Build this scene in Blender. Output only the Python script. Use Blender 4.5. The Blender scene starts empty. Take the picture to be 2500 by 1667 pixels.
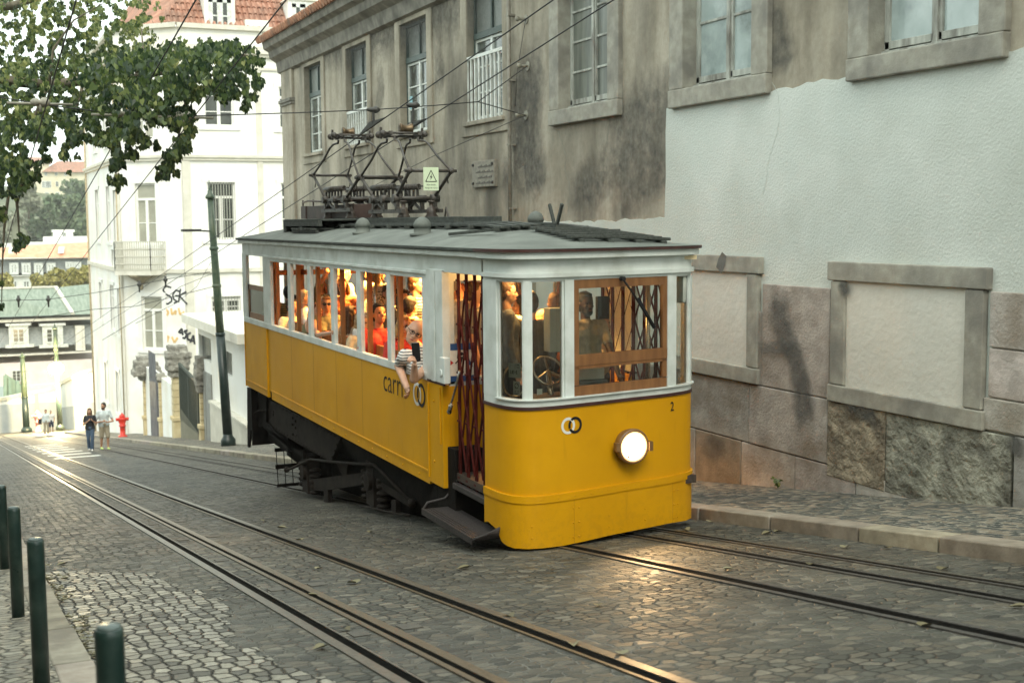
import bpy, bmesh, math, random
from mathutils import Vector as V, Matrix, noise
R=math.radians; PI=math.pi
random.seed(7)
sc=bpy.context.scene; COL=sc.collection
# ---------------------------------------------------------------- camera
RM=((0.40527328,0.08325723,-0.91039651),(0.9141609,-0.04558263,0.40278044),(-0.00796388,-0.99548504,-0.09458392))
CAM=V((0,0,1.6)); F=3100.
def ray(px,py):
    c=((px-1250)/F,(py-833.5)/F,1.)
    return V([sum(RM[i][j]*c[j] for j in range(3)) for i in range(3)])
def onX(px,py,X): d=ray(px,py); return CAM+d*(X/d.x)
def onY(px,py,Y): d=ray(px,py); return CAM+d*(Y/d.y)
def onZ(px,py,Z): d=ray(px,py); return CAM+d*((Z-1.6)/d.z)
def gnd(px,py,off=0.):
    d=ray(px,py); return CAM+d*((-1.6+off)/(d.z-.14*d.x))
def deep(px,py,t): return CAM+ray(px,py).normalized()*t
def gz(x): return .14*x if x>-124 else -17.36
cd=bpy.data.cameras.new('camera'); cam=bpy.data.objects.new('camera',cd); COL.objects.link(cam); sc.camera=cam
cd.sensor_width=36; cd.lens=F/2500*36; cd.clip_start=.1; cd.clip_end=4000
m=Matrix(((RM[0][0],-RM[0][1],-RM[0][2]),(RM[1][0],-RM[1][1],-RM[1][2]),(RM[2][0],-RM[2][1],-RM[2][2])))
cam.matrix_world=Matrix.Translation(CAM)@m.to_4x4()
cd.dof.use_dof=True; cd.dof.focus_distance=13.5; cd.dof.aperture_fstop=3.2
# ---------------------------------------------------------------- materials
MATS={}
def nt(name):
    mt=bpy.data.materials.new(name); mt.use_nodes=True
    n=mt.node_tree.nodes; l=mt.node_tree.links
    return mt,n,l,n['Principled BSDF']
def vmap(n,l,scale=(1,1,1),obj=False,rot=(0,0,0)):
    mp=n.new('ShaderNodeMapping'); mp.inputs['Scale'].default_value=scale; mp.inputs['Rotation'].default_value=rot
    if obj:
        t=n.new('ShaderNodeTexCoord'); l.new(t.outputs['Object'],mp.inputs['Vector'])
    else:
        g=n.new('ShaderNodeNewGeometry'); l.new(g.outputs['Position'],mp.inputs['Vector'])
    return mp.outputs['Vector']
def nz(n,l,vec,scale,detail=4,rough=.55):
    t=n.new('ShaderNodeTexNoise'); t.inputs['Scale'].default_value=scale; t.inputs['Detail'].default_value=detail; t.inputs['Roughness'].default_value=rough
    l.new(vec,t.inputs['Vector']); return t.outputs['Fac']
def ramp(n,l,fac,stops):
    r=n.new('ShaderNodeValToRGB'); e=r.color_ramp.elements
    e[0].position=stops[0][0]; e[0].color=(*stops[0][1],1); e[1].position=stops[-1][0]; e[1].color=(*stops[-1][1],1)
    for p,c in stops[1:-1]:
        q=e.new(p); q.color=(*c,1)
    l.new(fac,r.inputs['Fac']); return r.outputs['Color']
def mix(n,l,f,a,b,mode='MIX'):
    x=n.new('ShaderNodeMix'); x.data_type='RGBA'; x.blend_type=mode
    for s,v in ((0,f),(6,a),(7,b)):
        if isinstance(v,(int,float)): x.inputs[s].default_value=v
        elif isinstance(v,tuple): x.inputs[s].default_value=(*v,1)
        else: l.new(v,x.inputs[s])
    return x.outputs[2]
def math_(n,l,op,a,b=0.,c=None):
    x=n.new('ShaderNodeMath'); x.operation=op
    for i,v in enumerate((a,b,c)):
        if v is None: continue
        if isinstance(v,(int,float)): x.inputs[i].default_value=v
        else: l.new(v,x.inputs[i])
    return x.outputs[0]
def bump(n,l,p,h,strength,dist=.02,prev=None):
    b=n.new('ShaderNodeBump'); b.inputs['Strength'].default_value=strength; b.inputs['Distance'].default_value=dist
    l.new(h,b.inputs['Height'])
    if prev is not None: l.new(prev,b.inputs['Normal'])
    l.new(b.outputs['Normal'],p.inputs['Normal']); return b.outputs['Normal']
def mat(name,c1,c2=None,sc1=6,rough=.6,metal=0,bs=0,bscale=60,bd=.01,stretch=(1,1,1),c3=None,sc3=1.2,lo=.35,hi=.65,vcol=False,spec=.5,coat=0,alpha=1,emit=None,es=0,obj=False,rvar=0):
    if name in MATS: return MATS[name]
    mt,n,l,p=nt(name); p.inputs['Roughness'].default_value=rough; p.inputs['Metallic'].default_value=metal
    p.inputs['Specular IOR Level'].default_value=spec; p.inputs['Coat Weight'].default_value=coat
    vec=vmap(n,l,stretch,obj)
    col=None
    if c2:
        f=nz(n,l,vec,sc1,6); col=ramp(n,l,f,[(lo,c1),(hi,c2)])
    if c3:
        f=nz(n,l,vec,sc3,5); f2=ramp(n,l,f,[(.45,(0,0,0)),(.68,(1,1,1))]); col=mix(n,l,f2,col if col else c1,c3)
    if vcol:
        a=n.new('ShaderNodeAttribute'); a.attribute_name='Col'
        col=mix(n,l,1.,col if col is not None else c1,a.outputs['Color'],'MULTIPLY')
    if col is None: p.inputs['Base Color'].default_value=(*c1,1)
    else: l.new(col,p.inputs['Base Color'])
    if rvar:
        f=nz(n,l,vec,sc1*1.7,4); l.new(math_(n,l,'MULTIPLY_ADD',f,rvar,rough-rvar/2),p.inputs['Roughness'])
    if bs:
        bump(n,l,p,nz(n,l,vec,bscale,5),bs,bd)
    if emit: p.inputs['Emission Color'].default_value=(*emit,1); p.inputs['Emission Strength'].default_value=es
    MATS[name]=mt; return mt
def glassmat(name,tint=(.9,.95,.92),rough=.03,mixf=.12):
    if name in MATS: return MATS[name]
    mt,n,l,p=nt(name); n.remove(p)
    t=n.new('ShaderNodeBsdfTransparent'); t.inputs[0].default_value=(*tint,1)
    g=n.new('ShaderNodeBsdfGlossy'); g.inputs['Roughness'].default_value=rough
    fr=n.new('ShaderNodeFresnel'); fr.inputs[0].default_value=1.45
    f=math_(n,l,'MULTIPLY_ADD',fr.outputs[0],.9,mixf*.3)
    mx=n.new('ShaderNodeMixShader'); l.new(f,mx.inputs[0]); l.new(t.outputs[0],mx.inputs[1]); l.new(g.outputs[0],mx.inputs[2])
    l.new(mx.outputs[0],n['Material Output'].inputs[0]); MATS[name]=mt; return mt
def leafmat(name,cols,trans=.35,rough=.45):
    mt,n,l,p=nt(name); p.inputs['Roughness'].default_value=rough; p.inputs['Specular IOR Level'].default_value=.35
    a=n.new('ShaderNodeAttribute'); a.attribute_name='Col'
    col=ramp(n,l,a.outputs['Fac'],[(i/(len(cols)-1),c) for i,c in enumerate(cols)])
    l.new(col,p.inputs['Base Color'])
    t=n.new('ShaderNodeBsdfTranslucent'); l.new(col,t.inputs[0])
    mx=n.new('ShaderNodeMixShader'); mx.inputs[0].default_value=trans
    l.new(p.outputs[0],mx.inputs[1]); l.new(t.outputs[0],mx.inputs[2]); l.new(mx.outputs[0],n['Material Output'].inputs[0])
    MATS[name]=mt; return mt
# ---------------------------------------------------------------- mesh builder
class MB:
    def __init__(s): s.v=[]; s.f=[]; s.c=[]; s.cc=(1,1,1); s.sm=[]; s.s=False
    def q(s,*pts):
        b=len(s.v); s.v+= [V(p) for p in pts]; s.f.append(tuple(range(b,b+len(pts)))); s.c.append(s.cc); s.sm.append(s.s); return s
    def box(s,x0,x1,y0,y1,z0,z1,M=None):
        p=[V((x,y,z)) for x in (x0,x1) for y in (y0,y1) for z in (z0,z1)]
        if M is not None: p=[M@a for a in p]
        b=len(s.v); s.v+=p
        for f in ((0,1,3,2),(4,6,7,5),(0,4,5,1),(2,3,7,6),(0,2,6,4),(1,5,7,3)):
            s.f.append(tuple(b+i for i in f)); s.c.append(s.cc); s.sm.append(False)
        return s
    def bar(s,a,b,w,h,up=V((0,0,1))):
        a=V(a);b=V(b); d=b-a; L=d.length
        if L<1e-6: return s
        d/=L; r=d.cross(V(up))
        if r.length<1e-4: r=d.cross(V((0,1,0)))
        r.normalize(); u=r.cross(d)
        M=Matrix(((d.x,r.x,u.x,a.x),(d.y,r.y,u.y,a.y),(d.z,r.z,u.z,a.z),(0,0,0,1)))
        return s.box(0,L,-w/2,w/2,-h/2,h/2,M)
    def ring(s,c,d,r,n,ph=0,sy=1.):
        d=V(d).normalized(); a=d.orthogonal().normalized() if abs(d.z)<.9 else V((1,0,0)); a=(a-d*a.dot(d)).normalized(); b=d.cross(a)
        return [V(c)+a*(r*math.cos(ph+2*PI*i/n))+b*(r*sy*math.sin(ph+2*PI*i/n)) for i in range(n)]
    def loft(s,rings,cap=True,smooth=True,close=True):
        b=len(s.v); n=len(rings[0])
        for r in rings: s.v+=r
        for k in range(len(rings)-1):
            for i in range(n if close else n-1):
                j=(i+1)%n; s.f.append((b+k*n+i,b+k*n+j,b+(k+1)*n+j,b+(k+1)*n+i)); s.c.append(s.cc); s.sm.append(smooth)
        if cap:
            s.f.append(tuple(b+i for i in range(n))[::-1]); s.c.append(s.cc); s.sm.append(False)
            s.f.append(tuple(b+(len(rings)-1)*n+i for i in range(n))); s.c.append(s.cc); s.sm.append(False)
        return s
    def cyl(s,a,b,r0,r1=None,n=12,cap=True):
        a=V(a);b=V(b); r1=r0 if r1 is None else r1; d=b-a
        return s.loft([s.ring(a,d,r0,n),s.ring(b,d,r1,n)],cap)
    def lathe(s,o,axis,prof,n=20):
        o=V(o); axis=V(axis).normalized()
        return s.loft([s.ring(o+axis*h,axis,max(r,1e-4),n) for r,h in prof])
    def tube(s,pts,r,n=6,closed=False):
        pts=[V(p) for p in pts]; rr=[]
        for i,p in enumerate(pts):
            d=(pts[min(i+1,len(pts)-1)]-pts[max(i-1,0)])
            ra=r[i] if isinstance(r,(list,tuple)) else r
            rr.append((p,d.normalized(),ra))
        a=rr[0][1].orthogonal().normalized(); rings=[]
        for p,d,ra in rr:
            a=(a-d*a.dot(d)).normalized(); b=d.cross(a)
            rings.append([p+a*(ra*math.cos(2*PI*i/n))+b*(ra*math.sin(2*PI*i/n)) for i in range(n)])
        return s.loft(rings,True)
    def ball(s,c,r,n=10,m=7,M=None):
        if not isinstance(r,(tuple,list)): r=(r,r,r)
        rings=[]
        for k in range(m+1):
            t=PI*k/m; st=max(math.sin(t),.02)
            rg=[V((r[0]*st*math.cos(2*PI*i/n),r[1]*st*math.sin(2*PI*i/n),-r[2]*math.cos(t))) for i in range(n)]
            if M is not None: rg=[M@p for p in rg]
            rings.append([V(c)+p for p in rg])
        return s.loft(rings)
    def cap(s,a,ra,b,rb,n=10):
        a=V(a);b=V(b)
        s.cyl(a,b,ra,rb,n); s.ball(a,ra,n,6); s.ball(b,rb,n,6); return s
    def prism(s,poly,f0,f1):
        # poly: list of 2d; f0,f1 : functions 2d->3d for the two ends
        a=[V(f0(p)) for p in poly]; b=[V(f1(p)) for p in poly]; n=len(poly)
        s.q(*a[::-1]); s.q(*b)
        for i in range(n):
            j=(i+1)%n; s.q(a[i],a[j],b[j],b[i])
        return s
    def pY(s,poly,y0,y1): return s.prism(poly,lambda p:(p[0],y0,p[1]),lambda p:(p[0],y1,p[1]))
    def pX(s,poly,x0,x1): return s.prism(poly,lambda p:(x0,p[0],p[1]),lambda p:(x1,p[0],p[1]))
    def pZ(s,poly,z0,z1): return s.prism(poly,lambda p:(p[0],p[1],z0),lambda p:(p[0],p[1],z1))
    def wall(s,u0,u1,z0,z1,holes,P,depth):
        """P(u,z,d) -> point; holes (u0,u1,z0,z1); reveals go back by depth"""
        us=sorted({u0,u1,*[h[0] for h in holes],*[h[1] for h in holes]}); zs=sorted({z0,z1,*[h[2] for h in holes],*[h[3] for h in holes]})
        us=[u for u in us if u0<=u<=u1]; zs=[z for z in zs if z0<=z<=z1]
        for a,b in zip(us,us[1:]):
            for c,d in zip(zs,zs[1:]):
                mu=(a+b)/2; mz=(c+d)/2
                if any(h[0]<mu<h[1] and h[2]<mz<h[3] for h in holes): continue
                s.q(P(a,c,0),P(b,c,0),P(b,d,0),P(a,d,0))
        for h in holes:
            a,b,c,d=h
            s.q(P(a,c,0),P(a,d,0),P(a,d,depth),P(a,c,depth)); s.q(P(b,c,0),P(b,c,depth),P(b,d,depth),P(b,d,0))
            s.q(P(a,c,0),P(a,c,depth),P(b,c,depth),P(b,c,0)); s.q(P(a,d,0),P(b,d,0),P(b,d,depth),P(a,d,depth))
        return s
    def build(s,name,mt,parent=None,bevel=0,vcol=False,fixn=True,mods=None):
        me=bpy.data.meshes.new(name); o0=V((0,0,0))
        if parent is not None: o0=V(parent['_w'])
        me.from_pydata([tuple(p-o0) for p in s.v],[],s.f)
        if isinstance(mt,str): mt=MATS[mt]
        me.materials.append(mt)
        if any(s.sm): me.polygons.foreach_set('use_smooth',s.sm)
        if vcol:
            ca=me.color_attributes.new('Col','FLOAT_COLOR','CORNER'); data=[]
            for f,c in zip(s.f,s.c): data+= [c[0],c[1],c[2],1.]*len(f)
            ca.data.foreach_set('color',data)
        if fixn:
            bm=bmesh.new(); bm.from_mesh(me); bmesh.ops.recalc_face_normals(bm,faces=bm.faces); bm.to_mesh(me); bm.free()
        me.update()
        o=bpy.data.objects.new(name,me); COL.objects.link(o)
        if parent is not None: o.parent=parent
        o['_w']=tuple(o0)
        if bevel:
            b=o.modifiers.new('b','BEVEL'); b.width=bevel; b.segments=2; b.limit_method='ANGLE'; b.angle_limit=R(40)
        return o
def tag(o,label=None,cat=None,group=None,kind=None):
    if label: o['label']=label
    if cat: o['category']=cat
    if group: o['group']=group
    if kind: o['kind']=kind
    return o
def root(name,loc,label,cat,group=None):
    o=bpy.data.objects.new(name,None); COL.objects.link(o); o.location=loc; o['_w']=tuple(loc); o.empty_display_size=.2
    return tag(o,label,cat,group)
def struct(mb,name,mt,**k): return tag(mb.build(name,mt,**k),kind='structure')
def text(mb,s,P,size,yoff=0.,align='LEFT',sx=1.,bold=0.,d=.002):
    """flat lettering: P(u,v)->3d"""
    cu=bpy.data.curves.new('t','FONT'); cu.body=s; cu.size=size; cu.align_x=align; cu.offset=bold; cu.fill_mode='BOTH'; cu.resolution_u=4
    ob=bpy.data.objects.new('t',cu); COL.objects.link(ob); dg=bpy.context.evaluated_depsgraph_get(); dg.update()
    me=ob.evaluated_get(dg).to_mesh()
    for p in me.polygons:
        mb.q(*[P(me.vertices[i].co.x*sx,me.vertices[i].co.y) for i in p.vertices])
    ob.evaluated_get(dg).to_mesh_clear(); bpy.data.objects.remove(ob); bpy.data.curves.remove(cu); return mb
def annulus(mb,P,cx,cy,r0,r1,a0=0,a1=2*PI,n=40):
    for i in range(n):
        t=a0+(a1-a0)*i/n; u=a0+(a1-a0)*(i+1)/n
        mb.q(P(cx+r0*math.cos(t),cy+r0*math.sin(t)),P(cx+r1*math.cos(t),cy+r1*math.sin(t)),P(cx+r1*math.cos(u),cy+r1*math.sin(u)),P(cx+r0*math.cos(u),cy+r0*math.sin(u)))
# ---------------------------------------------------------------- world and light
w=bpy.data.worlds.new('World'); sc.world=w; w.use_nodes=True; n=w.node_tree.nodes; l=w.node_tree.links
bg=n['Background']; sk=n.new('ShaderNodeTexSky'); sk.sky_type='NISHITA'; sk.sun_disc=False
SE,SA=R(46),R(-12)          # sun: elevation, azimuth from +X towards +Y
sk.sun_elevation=SE; sk.sun_rotation=PI/2-SA
sk.dust_density=3
cl=mix(n,l,.82,sk.outputs['Color'],(13.6,15.2,14.2))
l.new(cl,bg.inputs['Color']); bg.inputs['Strength'].default_value=.1
sd=bpy.data.lights.new('sun','SUN'); sd.energy=1.05; sd.angle=R(25); sd.color=(1,.94,.8)
so=bpy.data.objects.new('sun',sd); COL.objects.link(so)
dv=V((math.cos(SE)*math.cos(SA),math.cos(SE)*math.sin(SA),math.sin(SE))); so.rotation_euler=dv.to_track_quat('Z','Y').to_euler()
sc.view_settings.view_transform='Standard'; sc.view_settings.look='None'; sc.view_settings.exposure=.7; sc.view_settings.gamma=1
sc.render.engine='CYCLES'
try:
    sc.cycles.max_bounces=5; sc.cycles.diffuse_bounces=3; sc.cycles.glossy_bounces=3; sc.cycles.caustics_reflective=False; sc.cycles.caustics_refractive=False; sc.cycles.transparent_max_bounces=12; sc.cycles.sample_clamp_indirect=6
except Exception: pass
# ---------------------------------------------------------------- ground materials
def cobble(name,cell,stretch,cols,mortar,edge=.06,bs=.9,bd=.03,rough=.45,rand=.8,mort2=None,warp=.12):
    mt,n,l,p=nt(name)
    v=vmap(n,l,(1/cell*stretch[0],1/cell*stretch[1],0))
    nn=n.new('ShaderNodeTexNoise'); nn.inputs['Scale'].default_value=1.3; l.new(v,nn.inputs['Vector'])
    ad=n.new('ShaderNodeVectorMath'); ad.operation='MULTIPLY_ADD'; l.new(nn.outputs['Color'],ad.inputs[0]); ad.inputs[1].default_value=(warp*4,warp*4,0); l.new(v,ad.inputs[2])
    v=ad.outputs[0]
    a=n.new('ShaderNodeTexVoronoi'); a.voronoi_dimensions='2D'; a.inputs['Randomness'].default_value=rand; a.inputs['Scale'].default_value=1; l.new(v,a.inputs['Vector'])
    e=n.new('ShaderNodeTexVoronoi'); e.voronoi_dimensions='2D'; e.feature='DISTANCE_TO_EDGE'; e.inputs['Randomness'].default_value=rand; e.inputs['Scale'].default_value=1; l.new(v,e.inputs['Vector'])
    sp=n.new('ShaderNodeSeparateColor'); l.new(a.outputs['Color'],sp.inputs[0])
    cl=ramp(n,l,sp.outputs[0],[(i/(len(cols)-1),c) for i,c in enumerate(cols)])
    gv=vmap(n,l); f=nz(n,l,gv,28,6); cl=mix(n,l,.55,cl,ramp(n,l,f,[(.3,(.35,.35,.35)),(.75,(1.25,1.25,1.25))]),'MULTIPLY')
    big=nz(n,l,gv,.55,4); cl=mix(n,l,.6,cl,ramp(n,l,big,[(.35,(.6,.6,.62)),(.65,(1.15,1.1,1.05))]),'MULTIPLY')
    md=ramp(n,l,nz(n,l,gv,.9,3),[(.42,mortar),(.62,mort2 or mortar)])
    em=n.new('ShaderNodeMapRange'); em.inputs[1].default_value=edge*.35; em.inputs[2].default_value=edge; l.new(e.outputs['Distance'],em.inputs[0])
    col=mix(n,l,em.outputs[0],md,cl); l.new(col,p.inputs['Base Color'])
    hm=n.new('ShaderNodeMapRange'); hm.interpolation_type='SMOOTHSTEP'; hm.inputs[1].default_value=0; hm.inputs[2].default_value=edge*1.7; l.new(e.outputs['Distance'],hm.inputs[0])
    h=math_(n,l,'ADD',hm.outputs[0],math_(n,l,'MULTIPLY',sp.outputs[1],.35))
    h=math_(n,l,'ADD',h,math_(n,l,'MULTIPLY',f,.35)); bump(n,l,p,h,bs,bd)
    rr=math_(n,l,'MULTIPLY_ADD',em.outputs[0],-(.85-rough),.85); l.new(math_(n,l,'ADD',rr,math_(n,l,'MULTIPLY',math_(n,l,'SUBTRACT',sp.outputs[2],.5),.25)),p.inputs['Roughness'])
    MATS[name]=mt; return mt
cobble('road_cobble',.088,(1,.8),[(.034,.035,.028),(.056,.056,.043),(.07,.07,.054),(.08,.082,.066),(.105,.092,.066),(.17,.16,.125)],(.013,.013,.01),.09,.8,.02,.62,.72,(.15,.145,.125))
cobble('light_cobble',.105,(.8,1.1),[(.08,.077,.062),(.12,.115,.093),(.22,.21,.17),(.29,.275,.22),(.34,.32,.26),(.38,.36,.3)],(.025,.024,.018),.085,1.,.03,.55,.55)
cobble('mosaic',.088,(1,1),[(.035,.043,.04),(.045,.052,.048),(.055,.062,.056),(.075,.08,.07),(.19,.155,.11),(.26,.22,.16),(.36,.32,.25)],(.3,.29,.24),.13,.8,.02,.65,.55,(.15,.14,.12),.06)
cobble('left_mosaic',.095,(1,.8),[(.16,.15,.12),(.24,.22,.17),(.34,.32,.25)],(.07,.065,.05),.09,.8,.02,.6,.75)
mat('kerb_stone',(.27,.24,.19),(.36,.33,.27),9,.75,bs=.4,bscale=50,c3=(.17,.15,.12),sc3=2.5,vcol=True)
mat('ground_dry',(.12,.11,.08),(.2,.19,.13),.3,.9)
mat('rail_top',(.16,.15,.13),(.24,.22,.19),30,.4,.9,rvar=.2); mat('rail_groove',(.003,.003,.003),(.008,.008,.007),20,.95,spec=.02)
mat('rail_dark',(.07,.065,.06),(.12,.11,.1),30,.5,.6)
mat('rail_gold',(.15,.125,.09),(.22,.18,.13),30,.42,.9,rvar=.2)
mat('white_mark',(.5,.49,.44),(.7,.68,.62),8,.7)
# ---------------------------------------------------------------- ground
mb=MB(); xs=[30,8]+[8-4*i for i in range(1,33)]+[-124]
def gs(mb,x0,x1,y0,y1,off,step=4):
    n=max(1,int(abs(x1-x0)/step)); 
    for i in range(n):
        a=x0+(x1-x0)*i/n; b=x0+(x1-x0)*(i+1)/n
        mb.q((a,y0,gz(a)+off),(b,y0,gz(b)+off),(b,y1,gz(b)+off),(a,y1,gz(a)+off))
gs(mb,-124,30,-60,60,-.06,30); mb.q((-1500,-1500,-17.5),(-124,-1500,-17.5),(-124,1500,-17.5),(-1500,1500,-17.5))
mb.q((-124,-1500,-17.46),(30,-1500,4.1),(30,-60,4.1),(-124,-60,-17.46)); mb.q((-124,60,-17.46),(30,60,4.1),(30,1500,4.1),(-124,1500,-17.46))
mb.q((30,-1500,4.1),(1500,-1500,4.1),(1500,1500,4.1),(30,1500,4.1))
struct(mb,'ground','ground_dry')
mb=MB(); gs(mb,-124,20,.6,7.4,0); gs(mb,-124,-60,-30,.6,0); struct(mb,'road','road_cobble')
# lighter limestone patch near the left kerb, ragged edge
mb=MB(); random.seed(3); x=-13.2
while x<3:
    dx=.16; y1=1.72+.12*math.sin(x*1.7)+random.uniform(-.07,.07)
    if x<-12.2: y1=.95+(x+13.2)*.75+random.uniform(-.08,.08)
    mb.q((x,.66,.14*x+.004),(x+dx,.66,.14*(x+dx)+.004),(x+dx,y1,.14*(x+dx)+.004),(x,y1,.14*x+.004)); x+=dx
struct(mb,'limestone_paving','light_cobble')
# pavements
mb=MB()
for a,b in ((-98,-40),(-40,20)):
    mb.q((a,7.34,.14*a+.12),(b,7.34,.14*b+.12),(b,9.2,.14*b+.12),(a,9.2,.14*a+.12))
struct(mb,'pavement','mosaic')
mb=MB(); mb.q((-60,-3.5,.14*-60+.12),(20,-3.5,2.92),(20,.5,2.92),(-60,.5,.14*-60+.12)); struct(mb,'pavement','left_mosaic')
def kerb(y0,y1,x0,x1,seed):
    random.seed(seed); mb=MB(); x=x0
    while x<x1:
        L=random.uniform(.85,1.5) if x>-40 else 3.; g=.012; c=random.uniform(.8,1.15); mb.cc=(c,c*random.uniform(.94,1.),c*random.uniform(.88,1.))
        e=random.uniform(-.012,.012); a,b=x+g,min(x+L,x1)-g; h=.128
        pts=lambda xx,o:[(xx,y0+e,.14*xx-.1),(xx,y1+e,.14*xx-.1),(xx,y1+e,.14*xx+h-o),(xx,y0+e,.14*xx+h-o)]
        A=[V(p) for p in pts(a,0)]; B=[V(p) for p in pts(b,0)]
        mb.loft([A,B],True,False); x+=L
    return struct(mb,'kerb','kerb_stone',vcol=True,bevel=.012)
kerb(7.2,7.46,-98,20,5); kerb(.44,.66,-60,20,6)
# rails (flush, sheets a few mm above the paving) 
def rail(name_m,y0,y1,off,x0=-123,x1=20,prof=True):
    mb=MB(); n=24
    for i in range(n):
        a=x0+(x1-x0)*i/n; b=x0+(x1-x0)*(i+1)/n
        if prof:
            A=[V((a,y0,gz(a)-.05)),V((a,y1,gz(a)-.05)),V((a,y1,gz(a)+off)),V((a,y0,gz(a)+off))]; B=[V((b,y0,gz(b)-.05)),V((b,y1,gz(b)-.05)),V((b,y1,gz(b)+off)),V((b,y0,gz(b)+off))]
            mb.loft([A,B],False,False)
        else: mb.q((a,y0,gz(a)+off),(b,y0,gz(b)+off),(b,y1,gz(b)+off),(a,y1,gz(a)+off))
    return struct(mb,'rail' if prof else 'rail_groove',name_m)
for (a,b,mm) in ((2.10,2.17,'rail_top'),(2.235,2.25,'rail_top'),(2.455,2.495,'rail_gold'),(2.54,2.61,'rail_gold'),(3.20,3.225,'rail_gold'),(3.30,3.37,'rail_top'),
    (5.15,5.2,'rail_dark'),(5.30,5.35,'rail_dark'),(6.01,6.05,'rail_dark'),(6.13,6.15,'rail_dark'),(6.41,6.44,'rail_dark'),(6.50,6.54,'rail_top')):
    rail(mm,a,b,.012)
for (a,b) in ((2.17,2.235),(2.495,2.54),(3.225,3.30),(5.2,5.30),(6.05,6.13),(6.44,6.50)): rail('rail_groove',a,b,.005,prof=False)
# slot inspection plates
mb=MB()
for k in range(7):
    x=-5.6-k*2.35
    for y0,y1 in ((2.30,2.42),(2.64,2.78)):
        for j in range(5): mb.box(x+j*.038,x+j*.038+.02,y0,y1,.14*x-.02,.14*(x+j*.038)+.010)
struct(mb,'slot_plates',mat('slot_iron',(.06,.055,.045),(.1,.09,.07),20,.6))
mb=MB()
for k in range(7):
    x=-46-3.4*k; mb.q((x,3.0,gz(x)+.006),(x+1.0,3.0,gz(x+1.)+.006),(x+1.0,4.5,gz(x+1.)+.006),(x,4.5,gz(x)+.006))
struct(mb,'road_marking','white_mark')
# ---------------------------------------------------------------- building materials
mat('old_plaster',(.33,.295,.23),(.46,.415,.335),1.1,.9,bs=.35,bscale=55,bd=.01,stretch=(1.2,1,.55),c3=(.17,.155,.125),sc3=.62,lo=.38,hi=.62)
def streaks(name):
    mt=MATS[name]; n=mt.node_tree.nodes; l=mt.node_tree.links; p=n['Principled BSDF']; old=p.inputs['Base Color'].links[0].from_socket
    v=vmap(n,l,(1.5,1,.3)); f=nz(n,l,v,1.3,5,.6); c=mix(n,l,.6,old,ramp(n,l,f,[(.34,(.5,.47,.42)),(.5,(.95,.95,.95)),(.7,(1.15,1.12,1.08))]),'MULTIPLY')
    v2=vmap(n,l); f2=nz(n,l,v2,9,8,.7); c=mix(n,l,.5,c,ramp(n,l,f2,[(.35,(.75,.73,.7)),(.6,(1.08,1.08,1.08))]),'MULTIPLY')
    l.new(c,p.inputs['Base Color'])
streaks('old_plaster')
mat('white_plaster',(.58,.62,.575),(.64,.67,.625),1.2,.85,bs=.75,bscale=34,bd=.012,c3=(.53,.56,.51),sc3=.8)
mat('blind_plaster',(.6,.58,.51),(.65,.63,.56),2,.85,bs=.5,bscale=14,bd=.02)
mat('stone_block',(.27,.26,.235),(.4,.385,.355),5,.85,bs=.6,bscale=30,bd=.02,c3=(.2,.175,.14),sc3=1.6,vcol=True)
mat('rough_block',(.17,.16,.135),(.4,.375,.32),4,.9,bs=1.,bscale=9,bd=.09,c3=(.1,.09,.075),sc3=2.2,vcol=True)
mat('stone_trim',(.27,.255,.21),(.38,.365,.31),6,.8,bs=.4,bscale=40,c3=(.2,.19,.165),sc3=2.4)
mat('grey_wood',(.34,.35,.31),(.5,.51,.46),14,.7,bs=.4,bscale=70,stretch=(1,1,.25),c3=(.16,.15,.13),sc3=6)
mat('green_wood',(.035,.06,.052),(.06,.09,.08),20,.5)
mat('white_paint',(.62,.65,.61),(.72,.74,.7),7,.4,bs=.12,bscale=90,c3=(.48,.48,.42),sc3=4)
mat('pane_dark',(.055,.07,.065),(.16,.18,.16),3,.12,spec=.8,c3=(.03,.035,.032),sc3=5)
mat('pane_screen',(.15,.165,.15),(.2,.215,.195),30,.45)
mat('pane_sky_pale',(.34,.41,.40),(.5,.57,.56),1.6,.16,spec=.7,c3=(.22,.27,.265),sc3=1.9)  # pale glass with the whitish sky reflection mixed into its colour
mat('pane_old',(.1,.11,.095),(.19,.2,.17),2.4,.3,stretch=(4,1,.4))
mat('roof_tile',(.34,.14,.075),(.5,.25,.15),5,.85,bs=.3,bscale=40,c3=(.22,.13,.09),sc3=2)
mat('eave_wood',(.16,.15,.125),(.25,.235,.2),5,.85,c3=(.09,.085,.07),sc3=2)
mat('plaque_stone',(.2,.185,.15),(.29,.27,.22),12,.7,bs=.2)
mat('pipe_grey',(.2,.18,.15),(.3,.28,.23),8,.6); mat('dark_iron',(.02,.02,.018),(.045,.042,.035),12,.55)
mat('crack',(.26,.25,.21))
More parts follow.
